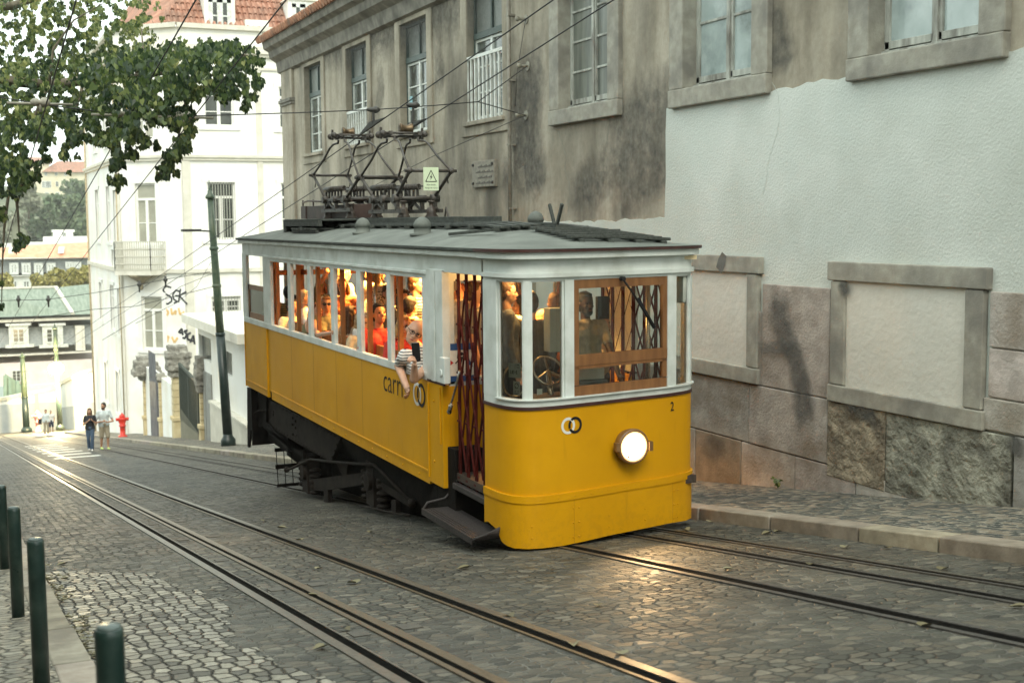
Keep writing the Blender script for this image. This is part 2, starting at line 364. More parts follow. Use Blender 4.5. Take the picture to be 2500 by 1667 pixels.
# ---------------------------------------------------------------- the old building on the right
B=root('old_building',(-14,9.1,-1.96),'long weathered plaster building beside the tram, patched in fresh white above a stone base','building')
P=lambda u,z,d:(u,9.1+d,z)
wins=[('A',-18.5,-16.85,3.36,5.7),('B',-14.74,-13.16,3.33,5.7),('C',-11.0,-9.42,3.31,5.7)]
for x in (-34.35,-30.4,-26.36,-22.5): wins.append(('W',x,x+1.68,3.45,5.78))
wins.append(('D',-7.3,-5.7,3.3,5.7)); wins.append(('D',-3.6,-2.,3.3,5.7))
blinds=[(-15.0,-13.2,-.24,.93),(-11.3,-9.5,-.26,.91),(-7.6,-5.8,-.26,.91)]
mb=MB(); mb.wall(-36.6,4,-6.2,6.5,[(a-.12,b+.12,c-.1,d+.1) for _,a,b,c,d in wins],P,.3)
mb.q((-36.6,9.1,-6.2),(-36.6,9.1,6.5),(-36.6,20,6.5),(-36.6,20,-6.2)); mb.q((4,9.1,-6.2),(4,20,-6.2),(4,20,6.5),(4,9.1,6.5))
mb.q((-36.6,20,-6.2),(-36.6,20,6.5),(4,20,6.5),(4,20,-6.2))
mb.build('wall','old_plaster',B,fixn=False)
# dark rooms behind the windows are closed by a back sheet
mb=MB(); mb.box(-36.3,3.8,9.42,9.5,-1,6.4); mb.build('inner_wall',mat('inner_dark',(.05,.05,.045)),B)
# corner pilaster with small capital
mb=MB(); mb.box(-36.75,-35.55,9.02,9.25,-6,6.3); mb.build('pilaster','old_plaster',B,bevel=.01)
mb=MB(); mb.box(-36.85,-35.5,8.95,9.25,5.0,5.1); mb.box(-36.8,-35.52,8.98,9.25,4.92,5.0); mb.build('capital','eave_wood',B,bevel=.01)
# eave cornice + tiles
ez=onY(730,45,8.5).z
prof=[(9.1,ez-.95),(8.98,ez-.9),(8.93,ez-.62),(8.75,ez-.5),(8.72,ez-.32),(8.58,ez-.25),(8.54,ez-.06),(9.4,ez-.06),(9.4,ez-.95)]
mb=MB(); mb.pX(prof,-36.95,4.3); mb.build('eave','eave_wood',B,bevel=.008)
mb=MB(); x=-37.1; random.seed(2)
while x<4.3:
    c=V((x,8.42,ez+random.uniform(-.01,.01))); e=V((x,12.4,ez+1.75))
    r=[[p for p in mb.ring(q,e-c,.1,10)] for q in (c,e)]; mb.loft(r); mb.box(x+.08,x+.16,8.52,8.6,ez-.04,ez-.01)
    x+=.235
mb.q((-37.1,8.5,ez-.03),(4.3,8.5,ez-.03),(4.3,12.4,ez+1.68),(-37.1,12.4,ez+1.68)); mb.q((-37.1,12.4,ez+1.68),(4.3,12.4,ez+1.68),(4.3,20.3,ez-.03),(-37.1,20.3,ez-.03))
mb.build('roof','roof_tile',B)
# white render patch with ragged outline
random.seed(11); top=[]
x=-19.5
while x<4:
    z=1.58 if x<-16.6 else (1.62 if x<-15.27 else 3.12+.02*math.sin(x*2.)); top.append((x,z+random.uniform(-.02,.02))); 
    if x<-15.27<=x+.14: top+=[(-15.28,1.62),(-15.25,2.2),(-15.26,2.8),(-15.24,3.11)]; x=-15.2
    x+=.14
poly=[(-19.5,-.45),(4,-.45)]+top[::-1]
mb=MB(); mb.q(*[(x,9.082,z) for x,z in poly]); 
for (a,b) in zip(poly[1:],poly[2:]+poly[:1]): mb.q((a[0],9.082,a[1]),(b[0],9.082,b[1]),(b[0],9.11,b[1]),(a[0],9.11,a[1]))
mb.build('white_render','white_plaster',B)
# plinth blocks
def blocks(name,mt,rows,seed,by=9.045):
    random.seed(seed); mb=MB()
    for z0,z1,xs,cs in rows:
        for i,(a,b) in enumerate(zip(xs,xs[1:])):
            k=random.uniform(.8,1.18); c=cs[i%len(cs)]; mb.cc=(c[0]*k,c[1]*k,c[2]*k); y=by+random.uniform(-.008,.008)
            mb.box(a+.006,b-.006,y,9.14,z0+.006,z1-.006)
    return mb.build(name,mt,B,vcol=True,bevel=.012)
pk=(1.05,1.,.98); gr=(.98,.99,1.); br=(.93,.93,.92); lt=(1.3,1.28,1.25); dk=(.8,.8,.8)
def seq(a,b,s,sd):
    random.seed(sd); o=[a]
    while o[-1]<b: o.append(o[-1]+s*random.uniform(.8,1.25))
    return o
blocks('plinth','stone_block',[(-2.2,-1.19,[-16.6,-15.5,-14.4,-13.33,-12.2,-11.1,-9.0,-7.2],[br,br,(.85,.75,.62),pk,(1.05,.97,.95),lt,lt]),
  (-1.19,-.44,[-16.2,-14.9,-13.15,-11.6],[br,br,pk]),(-1.19,-.44,[-8.85,-7.4,-6.,-4.2,-2.,0,2,4],[gr,pk]),
  (-.44,.82,[-12.9,-11.58],[(1.08,1.,.97)]),(.36,.9,[-9.2,-8.1],[(1.2,1.15,1.15)]),(-.12,.36,[-9.2,-7.95],[(1.3,1.2,1.2)]),(-.44,-.12,[-9.25,-7.95],[lt])]
  +[(z,z+.74,seq(-37,-16.4 if k else -16.2,1.3,k),[gr,br,pk,dk]) for k,z in enumerate((-1.19,-1.93,-2.67,-3.41,-4.15,-4.89,-5.63))],4)
blocks('rough_plinth','rough_block',[(-1.32,-.45,[-11.6,-10.62,-8.87],[(1.05,.95,.8),(.9,.95,.9)])],5,9.03)
blocks('plinth_top','stone_block',[(-.44,.47,[-13.2,-12.9],[pk])],9,9.05)
def blind(x0,x1,z0,z1,tw=.22):
    o=MB(); g=.008
    o.box(x0-tw-.05,x1+tw+.05,9.0,9.13,z1,z1+.21); o.box(x0-tw,x0-g,9.015,9.13,z0+g,z1-g); o.box(x1+g,x1+tw,9.015,9.13,z0+g,z1-g); o.box(x0-tw-.03,x1+tw+.03,9.005,9.13,z0-.19,z0)
    s=o.build('blind_window_frame','stone_trim',B,bevel=.012)
    f=MB(); f.box(x0-.008,x1+.008,9.05,9.12,z0,z1); f.build('infill','blind_plaster',s)
for i,b in enumerate(blinds): blind(*b,tw=.25 if i else .23)
def window_old(k,x0,x1,z0,z1):
    s=MB(); w=.34
    s.box(x0-w,x0,9.02,9.3,z0,z1+.3); s.box(x1,x1+w,9.02,9.3,z0,z1+.3); s.box(x0-w,x1+w,9.0,9.32,z0-.24,z0-.002); s.box(x0,x1,9.02,9.3,z1,z1+.3)
    s.build('window_surround','stone_trim',B,bevel=.015)
    f=MB(); y0,y1=9.24,9.3; m=(x0+x1)/2
    f.box(x0,x1,9.2,9.31,z0,z0+.05); f.box(x0+.01,x1-.01,y0,y1,z0+.07,z0+.15); f.box(x0,x0+.075,y0,y1,z0+.05,z1); f.box(x1-.075,x1,y0,y1,z0+.05,z1); f.box(m-.035,m+.035,y0-.025,y1,z0+.05,z1); f.box(m-.075,m+.075,y0,y1,z0+.05,z1)
    hs=[.83,1.6] if k=='B' else ([.56,1.03,1.5,1.97] if k=='A' else [1.1,1.9])
    for h in hs: f.box(x0+.07,x1-.07,y0+.01,y1-.01,z0+h,z0+h+.035)
    f.box(x0,x1,y0,y1,z1-.09,z1)
    fo=f.build('window','grey_wood',B,bevel=.004)
    p=MB(); p.box(x0+.05,m-.06,9.272,9.278,z0+.12,z1); p.box(m+.06,x1-.05,9.272,9.278,z0+.12,z1); p.build('pane','pane_old' if k=='A' else 'pane_sky_pale',fo)
def window_new(i,x0,x1,z0,z1):
    s=MB(); w=.3
    s.box(x0-w,x0,9.06,9.3,z0-.27,z1+.25); s.box(x1,x1+w,9.06,9.3,z0-.27,z1+.25); s.box(x0,x1,9.06,9.3,z1,z1+.25); s.box(x0,x1,9.06,9.3,z0-.27,z0-.08); s.box(x0-.1,x1+.1,9.0,9.3,z0-.08,z0-.002)
    s.build('window_surround','old_plaster',B,bevel=.012)
    g=MB(); y0,y1=9.22,9.3; m=(x0+x1)/2; zt=z1-.82
    g.box(x0,x0+.06,y0,y1,z0,z1); g.box(x1-.06,x1,y0,y1,z0,z1); g.box(x0+.06,x1-.06,y0,y1,z1-.06,z1); g.box(x0+.06,x1-.06,y0-.03,y1,zt,zt+.12); g.box(m-.03,m+.03,y0,y1,zt+.12,z1-.06); g.box(x0+.06,x1-.06,y0,y1,z0,z0+.05)
    go=g.build('window','green_wood',B,bevel=.004)
    f=MB(); a,b=x0+.062,x1-.062; f.box(a,a+.05,y0+.01,y1-.01,z0+.05,zt); f.box(b-.05,b,y0+.01,y1-.01,z0+.05,zt); f.box(m-.045,m+.045,y0+.0,y1-.01,z0+.05,zt); f.box(a,b,y0+.012,y1-.01,zt-.05,zt-.002); f.box(a,b,y0+.012,y1-.01,z0+.052,z0+.1)
    for h in (.52,.99): f.box(a,b,y0+.02,y1-.01,z0+h,z0+h+.03)
    f.build('casement','white_paint',go)
    p=MB(); p.box(a,b,9.262,9.268,z0+.06,zt); p.build('pane','pane_dark',go)
    p=MB(); p.box(a,b,9.262,9.268,zt+.1,z1-.06); p.build('transom_pane','pane_screen',go)
    if i in (1,3):
        h=.82 if i==1 else 1.2; r=MB(); r.box(x0-.04,x1+.02,9.07,9.12,z0-.06+h,z0+h); r.box(x0-.04,x1+.02,9.07,9.12,z0-.04,z0+.01); nb=9
        for j in range(nb+1):
            xx=x0-.01+(x1-x0)*j/nb; r.box(xx-.022,xx+.022,9.075,9.11,z0,z0+h-.05)
        r.build('railing','white_paint',go)
j=0
for k,a,b,c,d in wins:
    if k=='W': window_new(j,a,b,c,d); j+=1
    else: window_old(k,a,b,c,d)
# blue sticker, plaque, pipe, cracks
mb=MB(); a=onY(995,238,9.25); mb.box(a.x,a.x+.3,9.25,9.256,a.z-.28,a.z); mb.build('window_sticker',mat('sticker_blue',(.35,.6,.68)),B)
mb=MB(); mb.box(-22.2,-21.15,9.03,9.12,2.22,2.7); 
pq=mb.build('wall_plaque','plaque_stone',B,bevel=.01)
mb=MB(); random.seed(4)
for r,(s,sz) in enumerate((('FUNDADORES',.09),('NESTA CASA NASCEU',.075),('E VIVEU O POETA',.075),('1886',.09))):
    pass
for r in range(4):
    zz=2.6-.1*r
    for k in range(9+2*(r%2)):
        x=-22.0+.075*k+.1*((r+1)%2); mb.box(x,x+.05,9.024,9.03,zz-.022,zz+.012*(k%3))
mb.build('worn_engraving',mat('engrave',(.09,.08,.065)),pq)
mb=MB()
for x in (-22.13,-21.22):
    for z in (2.29,2.63): mb.cyl((x,9.03,z),(x,9.0,z),.03,.02,8)
mb.build('bolt','dark_iron',pq)
mb=MB(); mb.cyl((-20.38,9.0,1.2),(-20.38,9.0,6.0),.035,n=8); 
for z in (1.8,2.9,4,5.1): mb.box(-20.44,-20.32,8.97,9.1,z,z+.03)
mb.build('drain_pipe','pipe_grey',B)
def path(mb,pts,Y,w=.006,dy=.004):
    P3=[onY(a,b,Y) for a,b in pts]; Q=[]
    for a,b in zip(P3,P3[1:]):
        for k in range(4): Q.append(a.lerp(b,k/4)+V((random.uniform(-.012,.012),0,random.uniform(-.01,.01))))
    Q.append(P3[-1])
    for a,b in zip(Q,Q[1:]): mb.bar(a,b,w*random.uniform(.5,1.3),dy,(0,1,0))
mb=MB(); path(mb,[(1363,320),(1372,350),(1383,385),(1378,410),(1390,450),(1388,500),(1386,530)],9.098,.008); mb.build('crack','crack',B); mb=MB(); path(mb,[(1489,290),(1485,320),(1482,345),(1478,370)],9.098,.007); mb.build('crack','crack',B); mb=MB()
mb.build('crack','crack',B); mb=MB(); path(mb,[(1885,200),(1898,225),(1904,260),(1903,300),(1890,345),(1882,372),(1875,400),(1872,430),(1862,480)],9.08,.003); mb.build('crack',mat('crack_pale',(.49,.515,.475)),B)
# dark old spray smears on the stone
sm=mat('smear_grey',(.1,.1,.09),(.16,.155,.14),8,.9)
mb=MB()
def smear(mb,pts,wd,Y):
    P3=[onY(a,b,Y) for a,b in pts]; L=[];Rr=[]
    for i,p in enumerate(P3):
        d=(P3[min(i+1,len(P3)-1)]-P3[max(i-1,0)]).normalized(); nn=V((d.z,0,-d.x)); ww=wd[i]*.5+random.uniform(-.01,.01); L.append(p+nn*ww); Rr.append(p-nn*ww)
    for i in range(len(P3)-1): mb.q(L[i],L[i+1],Rr[i+1],Rr[i])
smear(mb,[(1768,620),(1762,640),(1755,660)],[.13,.16,.14],8.997)
mb.build('spray_smear',sm,B)
def smearmat(name,c,thr=.5):
    mt,n,l,p=nt(name); p.inputs['Base Color'].default_value=(*c,1); p.inputs['Roughness'].default_value=.9
    t=n.new('ShaderNodeBsdfTransparent'); mx=n.new('ShaderNodeMixShader'); a=n.new('ShaderNodeAttribute'); a.attribute_name='Col'
    f=nz(n,l,vmap(n,l),7,6,.65); g=math_(n,l,'MULTIPLY',a.outputs['Fac'],math_(n,l,'MULTIPLY',f,1.5)); cr=n.new('ShaderNodeMapRange'); cr.inputs[1].default_value=.1; cr.inputs[2].default_value=.75; l.new(g,cr.inputs[0])
    l.new(cr.outputs[0],mx.inputs[0]); l.new(t.outputs[0],mx.inputs[1]); l.new(p.outputs[0],mx.inputs[2]); l.new(mx.outputs[0],n['Material Output'].inputs[0]); MATS[name]=mt; return mt
smearmat('soft_smear',(.09,.088,.08))
def softsmear(pts,wd,Y,parent,k=1.):
    """dirt band, dense in the middle and fading to its edges"""
    me=MB(); P3=[onY(a,b,Y) for a,b in pts]; rows=[]
    for i,p in enumerate(P3):
        d=(P3[min(i+1,len(P3)-1)]-P3[max(i-1,0)]).normalized(); nn=V((d.z,0,-d.x)); rows.append([p+nn*wd[i]*t for t in (-.9,-.35,.35,.9)])
    vs=[];fs=[];cs=[]
    val=[0,k,k,0]
    for i in range(len(rows)-1):
        for j in range(3):
            b=len(vs); vs+=[rows[i][j],rows[i][j+1],rows[i+1][j+1],rows[i+1][j]]; fs.append((b,b+1,b+2,b+3))
            e0=0 if i==0 else 1; e1=0 if i==len(rows)-2 else 1
            cs+=[val[j]*e0,val[j+1]*e0,val[j+1]*e1,val[j]*e1]
    o0=V(parent['_w']); m2=bpy.data.meshes.new('stain'); m2.from_pydata([tuple(v-o0) for v in vs],[],fs); m2.materials.append(MATS['soft_smear'])
    ca=m2.color_attributes.new('Col','FLOAT_COLOR','CORNER'); dd=[]
    for c in cs: dd+=[c,c,c,1]
    ca.data.foreach_set('color',dd); o=bpy.data.objects.new('stain',m2); COL.objects.link(o); o.parent=parent; return o
softsmear([(1905,690),(1900,740),(1905,790),(1925,840),(1945,890),(1955,950),(1965,1010),(1972,1060)],[.2,.3,.34,.28,.26,.3,.3,.2],9.018,B,.62)
softsmear([(1830,850),(1870,850),(1920,845),(1960,842)],[.1,.13,.12,.1],9.0,B,.5)
softsmear([(2075,690),(2060,705),(2045,718)],[.1,.14,.1],9.005,B)
softsmear([(2440,1070),(2480,1090),(2500,1085)],[.1,.16,.12],9.01,B,.8)
softsmear([(2040,970),(2080,985),(2120,1010),(2180,1090)],[.05,.14,.18,.12],9.01,B,.6)
softsmear([(1700,1090),(1740,1095),(1790,1100)],[.15,.3,.15],9.02,B,.6)

for pts,wd,k in (([(1560,150),(1570,250),(1560,360),(1575,470),(1590,540)],[1.2,1.6,1.7,1.5,1.],.5),([(1440,350),(1450,420),(1440,480),(1460,540)],[.5,1.1,1.2,.9],.5),
  ([(1285,60),(1290,200),(1280,330),(1300,450),(1290,520)],[.7,1.,1.,.9,.6],.6),([(1120,340),(1150,430),(1130,520)],[.6,1.4,1.2],.35),([(1700,-20),(1890,60),(1905,150),(1900,210)],[.3,.5,.5,.3],.5),
  ([(700,150),(820,95),(960,40),(1110,-15),(1260,-70)],[1.1,1.2,1.3,1.3,1.2],.5),([(1060,70),(1075,180),(1065,300)],[.3,.5,.3],.5),([(920,110),(930,220),(915,330)],[.3,.5,.3],.4),([(1240,330),(1245,430),(1262,520)],[.4,.7,.5],.5)):
    softsmear(pts,wd,9.094,B,k)

H_=root('opposite_shade_house',(-14,-3.6,gz(-14)),'unseen plain tan house front added along the left pavement to shade the street','building')  # out-of-view facade added to dim the tram side and near wall
mb=MB(); mb.pY([(-48,gz(-48)-.5),(20,gz(20)-.5),(20,gz(20)+6.5),(4,gz(4)+6.5),(4,gz(-8)+6.8),(-12,gz(-8)+6.8),(-12,gz(-22)+6.8),(-28,gz(-22)+6.8),(-28,gz(-40)+6.8),(-48,gz(-40)+6.8)],-3.65,-6); mb.build('wall',mat('tan_front',(.25,.22,.17),(.34,.3,.24),1,.9,bs=.2),H_)
for x in range(-44,18,4):
    m=MB(); z=gz(x); m.box(x-.6,x+.6,-3.6,-3.66,z+3.4,z+5.2); o=m.build('window','grey_wood',H_); m=MB(); m.box(x-.5,x+.5,-3.58,-3.6,z+3.5,z+5.1); m.build('pane','pane_dark',o)
    if x%8==0: m=MB(); m.box(x-.55,x+.55,-3.6,-3.66,z-.3,z+2.4); m.build('door','green_wood',H_)
# ---------------------------------------------------------------- far setting
mat('far_white',(.86,.85,.8),(.91,.9,.86),.8,.8,c3=(.8,.76,.66),sc3=.5); mat('far_trim',(.6,.57,.48),(.72,.69,.6),2,.8)
mat('cream_stone',(.5,.4,.22),(.62,.52,.32),3,.85,bs=.3); mat('grey_rock',(.17,.16,.135),(.36,.34,.29),3,.95,bs=1,bscale=6,bd=.1)
mat('far_tile',(.3,.13,.08),(.5,.26,.18),2.2,.85,c3=(.24,.14,.1),sc3=.8); mat('win_dark',(.03,.035,.03),(.09,.095,.08),1.,.2); mat('win_curtain',(.3,.29,.23),(.42,.41,.33),1.,.4)
mat('gate_green',(.018,.028,.02),(.03,.042,.03),8,.5); mat('gate_panel',(.16,.15,.1),(.22,.2,.14),5,.7); mat('gate_grey',(.24,.24,.22),(.3,.3,.27),5,.6); mat('rust',(.42,.32,.18),(.58,.48,.32),6,.8)
W=root('white_building',(-72,10,-9.9),'tall white stucco house with a corner balcony and red tile roof behind the tram','building')
Ps=lambda u,z,d:(u,8.8+d,z)
s2=.70710678; A0=(-73.5,8.8)
Pc=lambda u,z,d:(A0[0]+u*s2-d*s2,A0[1]+u*s2+d*s2,z)
Pf=lambda u,z,d:(-70.65-d,u,z)
FX=-70.65; LC=(11.72-8.8)/s2
hs=[(-85.6,-84.0,-4.5,3.7),(-79.4,-77.8,-4.6,3.8),(-77.5,-76.6,-1.1,.5),(-73.5,-72.6,.5,3.1)]
hs=[(-85.7,-83.9,.55,3.75),(-79.6,-77.9,.55,3.8),(-76.2,-74.6,.5,3.5),(-85.4,-83.9,-4.5,-2.1),(-79.4,-77.6,-4.7,-2.0),(-75.9,-74.3,-4.7,-2.1),(-84.2,-82.8,-9.6,-7.1),(-78.2,-76.6,-9.6,-7.05),(-74.6,-73.9,-9.6,-6.9),(-85.6,-84,6.2,9),(-79.6,-78,6.2,9),(-77.9,-76.9,-.9,.1)]
mb=MB(); mb.wall(-91,-73.5,-14,12.1,hs,Ps,.25)
def chu(px,py): # u along the chamfer for a pixel
    d=ray(px,py); t=((A0[0]-A0[1])-(CAM.x-CAM.y))/(d.x-d.y); p=CAM+d*t; return (p.x-A0[0])/s2,p.z
c1=chu(334,592)[0]; c2=chu(383,592)[0]; c3=chu(345,725)[0]; c4=chu(395,725)[0]
hc=[(c1,c2,.45,3.8),(c3,c4,-5.35,-2.4),(c1,c2,6.2,9.)]
mb.wall(0,LC,-14,12.1,hc,Pc,.25)
def fy(px,py): p=onX(px,py,FX); return p.y,p.z
hf=[]
for (x0,y0,x1,y1) in ((505,445,577,585),(497,205,571,310),(516,725,588,762)):
    a=fy(x0,y0); b=fy(x1,y1); hf.append((a[0],b[0],b[1],a[1]))
hf.append((17.2,18.7,6.8,9.1)); hf.append((17.2,18.7,.7,3.8))
mb.wall(11.72,26,-14,12.1,hf,Pf,.25)
mb.q((-91,8.8,-14),(-91,8.8,12.1),(-91,26,12.1),(-91,26,-14)); mb.build('wall','far_white',W,fixn=False)
mb=MB()
def strip(z0,z1,d0,d1):
    mb.box(-91,-73.5,8.8-d0,8.8,z0,z1); mb.q(*[Pc(u,z,-d0) for u,z in ((-.1,z0),(LC+.1,z0),(LC+.1,z1),(-.1,z1))]); mb.q(*[Pc(u,z1,d) for u,d in ((0,-d0),(LC,-d0),(LC,0),(0,0))]); mb.q(*[Pc(u,z0,d) for u,d in ((0,-d0),(LC,-d0),(LC,0),(0,0))]); mb.box(FX,FX+d0,11.72,26,z0,z1)
strip(5.0,5.15,.14,0); strip(5.15,5.3,.22,0); strip(-1.1,-.88,.16,0); strip(9.95,10.08,.1,0); strip(10.65,10.8,.2,0); strip(10.8,10.98,.32,0); strip(10.98,11.2,.16,0); strip(12.05,12.3,.22,0)
mb.box(FX,FX+.1,11.78,12.2,-14,10.6); mb.box(FX,FX+.08,15.9,16.2,-14,10.6); mb.box(-74,-73.4,8.7,8.8,-14,10.6)
mb.build('cornice','far_trim',W)
# parapet balusters / panels suggestion and roof
mb=MB(); 
def rp(px,py,X): return onX(px,py,X)
b0=V((-91,9.2,12.25)); e0=V((FX-.5,11,12.25)); e1=V((FX-.5,26,12.25)); t0=V((-76.5,15.,17.8)); t1=V((-76.5,26,17.8)); s0=V((-73.9,9.3,12.25)); sb=V((-91,13,17.8))
mb.q(s0,e0,t0); mb.q(e0,e1,t1,t0); mb.q(b0,s0,t0,sb); 
mb.build('roof','far_tile',W,fixn=False)
mb=MB(); random.seed(5) # pantile rows
for k in range(13):
    t=(k+.5)/13; a=e0.lerp(t0,t); b=e1.lerp(t1,t)
    n_=int((b.y-a.y)/.3)
    for i in range(n_):
        y=a.y+(b.y-a.y)*i/n_; dz=random.uniform(-.01,.02); g=(t0-e0)/13; g=V((g.x,0,g.z))*.95
        p=V((a.x,y,a.z+.06+dz)); mb.loft([mb.ring(p-g*.5,g,.115,6),mb.ring(p+g*.5-V((0,0,.05)),g,.09,6)],True,False)
mb.build('roof_tiles','far_tile',W)
def dormer(px0,px1):
    y0=fy(px0,66)[0]; y1=fy(px1,66)[0]; X=FX-.7; d=MB(); d.box(X-2.6,X,y0-.35,y1+.35,12.1,14.0); 
    d.pX([(y0-.5,14.),(y1+.5,14.),(y1+.2,14.25),((y0+y1)/2,14.45),(y0-.2,14.25)],X-2.7,X+.12); o=d.build('dormer','far_white',W)
    f=MB(); m=(y0+y1)/2; f.box(X,X+.05,y0-.12,y0+.1,12.2,13.8); f.box(X,X+.05,y1-.1,y1+.12,12.2,13.8); f.box(X,X+.05,m-.16,m+.16,12.2,13.8); f.box(X,X+.05,y0-.12,y1+.12,13.6,13.9); f.box(X,X+.045,y0-.1,y1+.1,12.85,12.93); f.build('window_frame','white_paint',o)
    f=MB(); f.box(X,X+.02,y0,y1,12.2,13.7); f.build('pane','win_dark',o)
dormer(522,566); dormer(727,768)
mb=MB(); a=fy(604,66)[0]; mb.box(FX-1,FX-.5,a,a+1.3,12.2,12.75); mb.build('roof_hatch','far_white',W)
def far_win(Pn,h,style,par=W):
    a,b,c,d=h; m=(a+b)/2; zt=d-(d-c)*.28; f=MB()
    def bx(u0,u1,z0,z1,d0,d1):
        p=[V(Pn(u,z,dd)) for u in (u0,u1) for z in (z0,z1) for dd in (d0,d1)]
        k=len(f.v); f.v+=p
        for g in ((0,1,3,2),(4,6,7,5),(0,4,5,1),(2,3,7,6),(0,2,6,4),(1,5,7,3)): f.f.append(tuple(k+i for i in g)); f.c.append((1,1,1)); f.sm.append(False)
    w_=.09
    bx(a,a+w_,c,d,.12,.2); bx(b-w_,b,c,d,.12,.2); bx(a,b,d-w_,d,.121,.2); bx(a,b,c,c+w_*1.3,.121,.2); bx(m-w_,m+w_,c,zt,.11,.2); 
    if style!='flat': bx(a,b,zt,zt+.14,.1,.2); bx(a,b,c+(zt-c)*.48,c+(zt-c)*.48+.05,.13,.2)
    bx(a-.28,a,c-.12,d+.2,-.03,.02); bx(b,b+.28,c-.12,d+.2,-.03,.02); bx(a-.28,b+.28,d,d+.22,-.04,.02); bx(a-.35,b+.35,c-.2,c,-.08,.02)
    o=f.build('window',mat('far_frame',(.78,.77,.72),(.84,.83,.78),3,.6),par)
    f=MB(); f.q(Pn(a,c,.17),Pn(b,c,.17),Pn(b,d,.17),Pn(a,d,.17)); f.build('pane','win_curtain' if style=='curtain' else 'win_dark',o,fixn=False)
    if style=='bars':
        f=MB(); k=10
        for i in range(1,k): u=a+(b-a)*i/k; f.bar(Pn(u,c,.05),Pn(u,d,.05),.035,.035,(1,0,0))
        f.build('window_bars',mat('bars_pale',(.4,.4,.34)),o)
for i,h in enumerate(hf): far_win(Pf,h,'bars' if i in (0,2) else '')
for h in hc: far_win(Pc,h,'curtain')
for h in hs: far_win(Ps,h,'curtain' if h[2]<-6 else '')
# corner balcony
mb=MB(); z0=-.95; u0=chu(300,655)[0]; u1=chu(405,655)[0]; D=1.0
P5=lambda u,z,d:V(Pc(u,z,d))
base=[(u0,.0),(u0+.25,-D),(u1-.25,-D),(u1,0)]
mb.prism(base,lambda p:P5(p[0],z0-.25,p[1]),lambda p:P5(p[0],z0,p[1])); bal=mb.build('balcony','far_trim',W)
mb=MB(); ring_=base
for (a,b) in zip(ring_,ring_[1:]):
    A_=P5(a[0],0,a[1]); B_=P5(b[0],0,b[1]); L=(B_-A_).length; k=max(3,int(L/.14))
    mb.bar(A_+V((0,0,.62)),B_+V((0,0,.62)),.07,.05)
    mb.bar(A_+V((0,0,-.9)),B_+V((0,0,-.9)),.05,.05)
    for i in range(k+1):
        p=A_.lerp(B_,i/k); mb.bar(p+V((0,0,-.95)),p+V((0,0,.6)),.045,.045)
        if i<k:
            q_=A_.lerp(B_,(i+.5)/k)
            for zz in (-.6,-.2,.2): mb.ball(q_+V((0,0,zz)),.05,6,4)
mb.build('balcony_railing',mat('bal_iron',(.55,.53,.45)),bal)
mb=MB(); c=P5((u0+u1)/2,0,-.3); mb.lathe(c+V((0,0,-2.05)),(0,0,1),[(.04,0),(.12,.1),(.1,.3),(.25,.5),(.6,.7),(.75,.85)],12); mb.build('console',mat('cons',(.2,.17,.12),(.35,.3,.2),4),bal)
# drain pipes on the street side
mb=MB()
for x in (-90.4,-73.75): 
    mb=MB(); mb.cyl((x,8.7,-13 if x<-80 else -10.1),(x,8.7,11),.06,n=8); mb.build('drain_pipe','rust',W)
# graffiti
mat('spray_black',(.03,.03,.035)); mat('spray_orange',(.75,.5,.22))
def strokes(mb,pts,Pn,w_):
    for s in pts:
        q=[V(Pn(*p)) for p in s]
        for a,b in zip(q,q[1:]): mb.bar(a,b,w_,.02,(1,-1,0))
def cz(px,py): return chu(px,py)[0],chu(px,py)[1],-.012
G=[[(418,702),(405,698),(398,708),(405,718),(418,725),(420,735),(410,742),(400,740)],[(440,712),(430,708),(422,718),(424,730),(434,737)],[(441,705),(436,738)],[(455,712),(438,722),(450,735),(457,742)],[(425,740),(431,737)],[(428,722),(440,722)]]
mb=MB(); strokes(mb,[[cz(*p) for p in s] for s in G],lambda u,z,d:Pc(u,z,d),.09); mb.build('graffiti','spray_black',W)
G=[[(436,812),(444,802),(447,818)],[(438,812),(446,812)],[(458,806),(450,808),(456,816),(452,826),(446,824)],[(466,812),(458,816),(458,828),(464,830)],[(464,836),(472,818),(475,840)],[(466,832),(474,832)]]
mb=MB()
for s in G:
    q=[onX(a,b,FX+.115) if a>462 else V(Pc(*cz(a,b))) for a,b in s]
    for a,b in zip(q,q[1:]): mb.bar(a,b,.11,.02,(1,-.6,0))
mb.build('graffiti','spray_black',W)
G=[[(405,755),(412,762),(408,770)],[(418,752),(420,768),(430,758),(428,768)],[(436,752),(440,768),(450,762)],[(402,830),(412,820),(408,835)],[(420,822),(426,836),(434,824)]]
mb=MB(); strokes(mb,[[cz(*p) for p in s] for s in G],lambda u,z,d:Pc(u,z,d),.12); mb.build('graffiti','spray_orange',W)
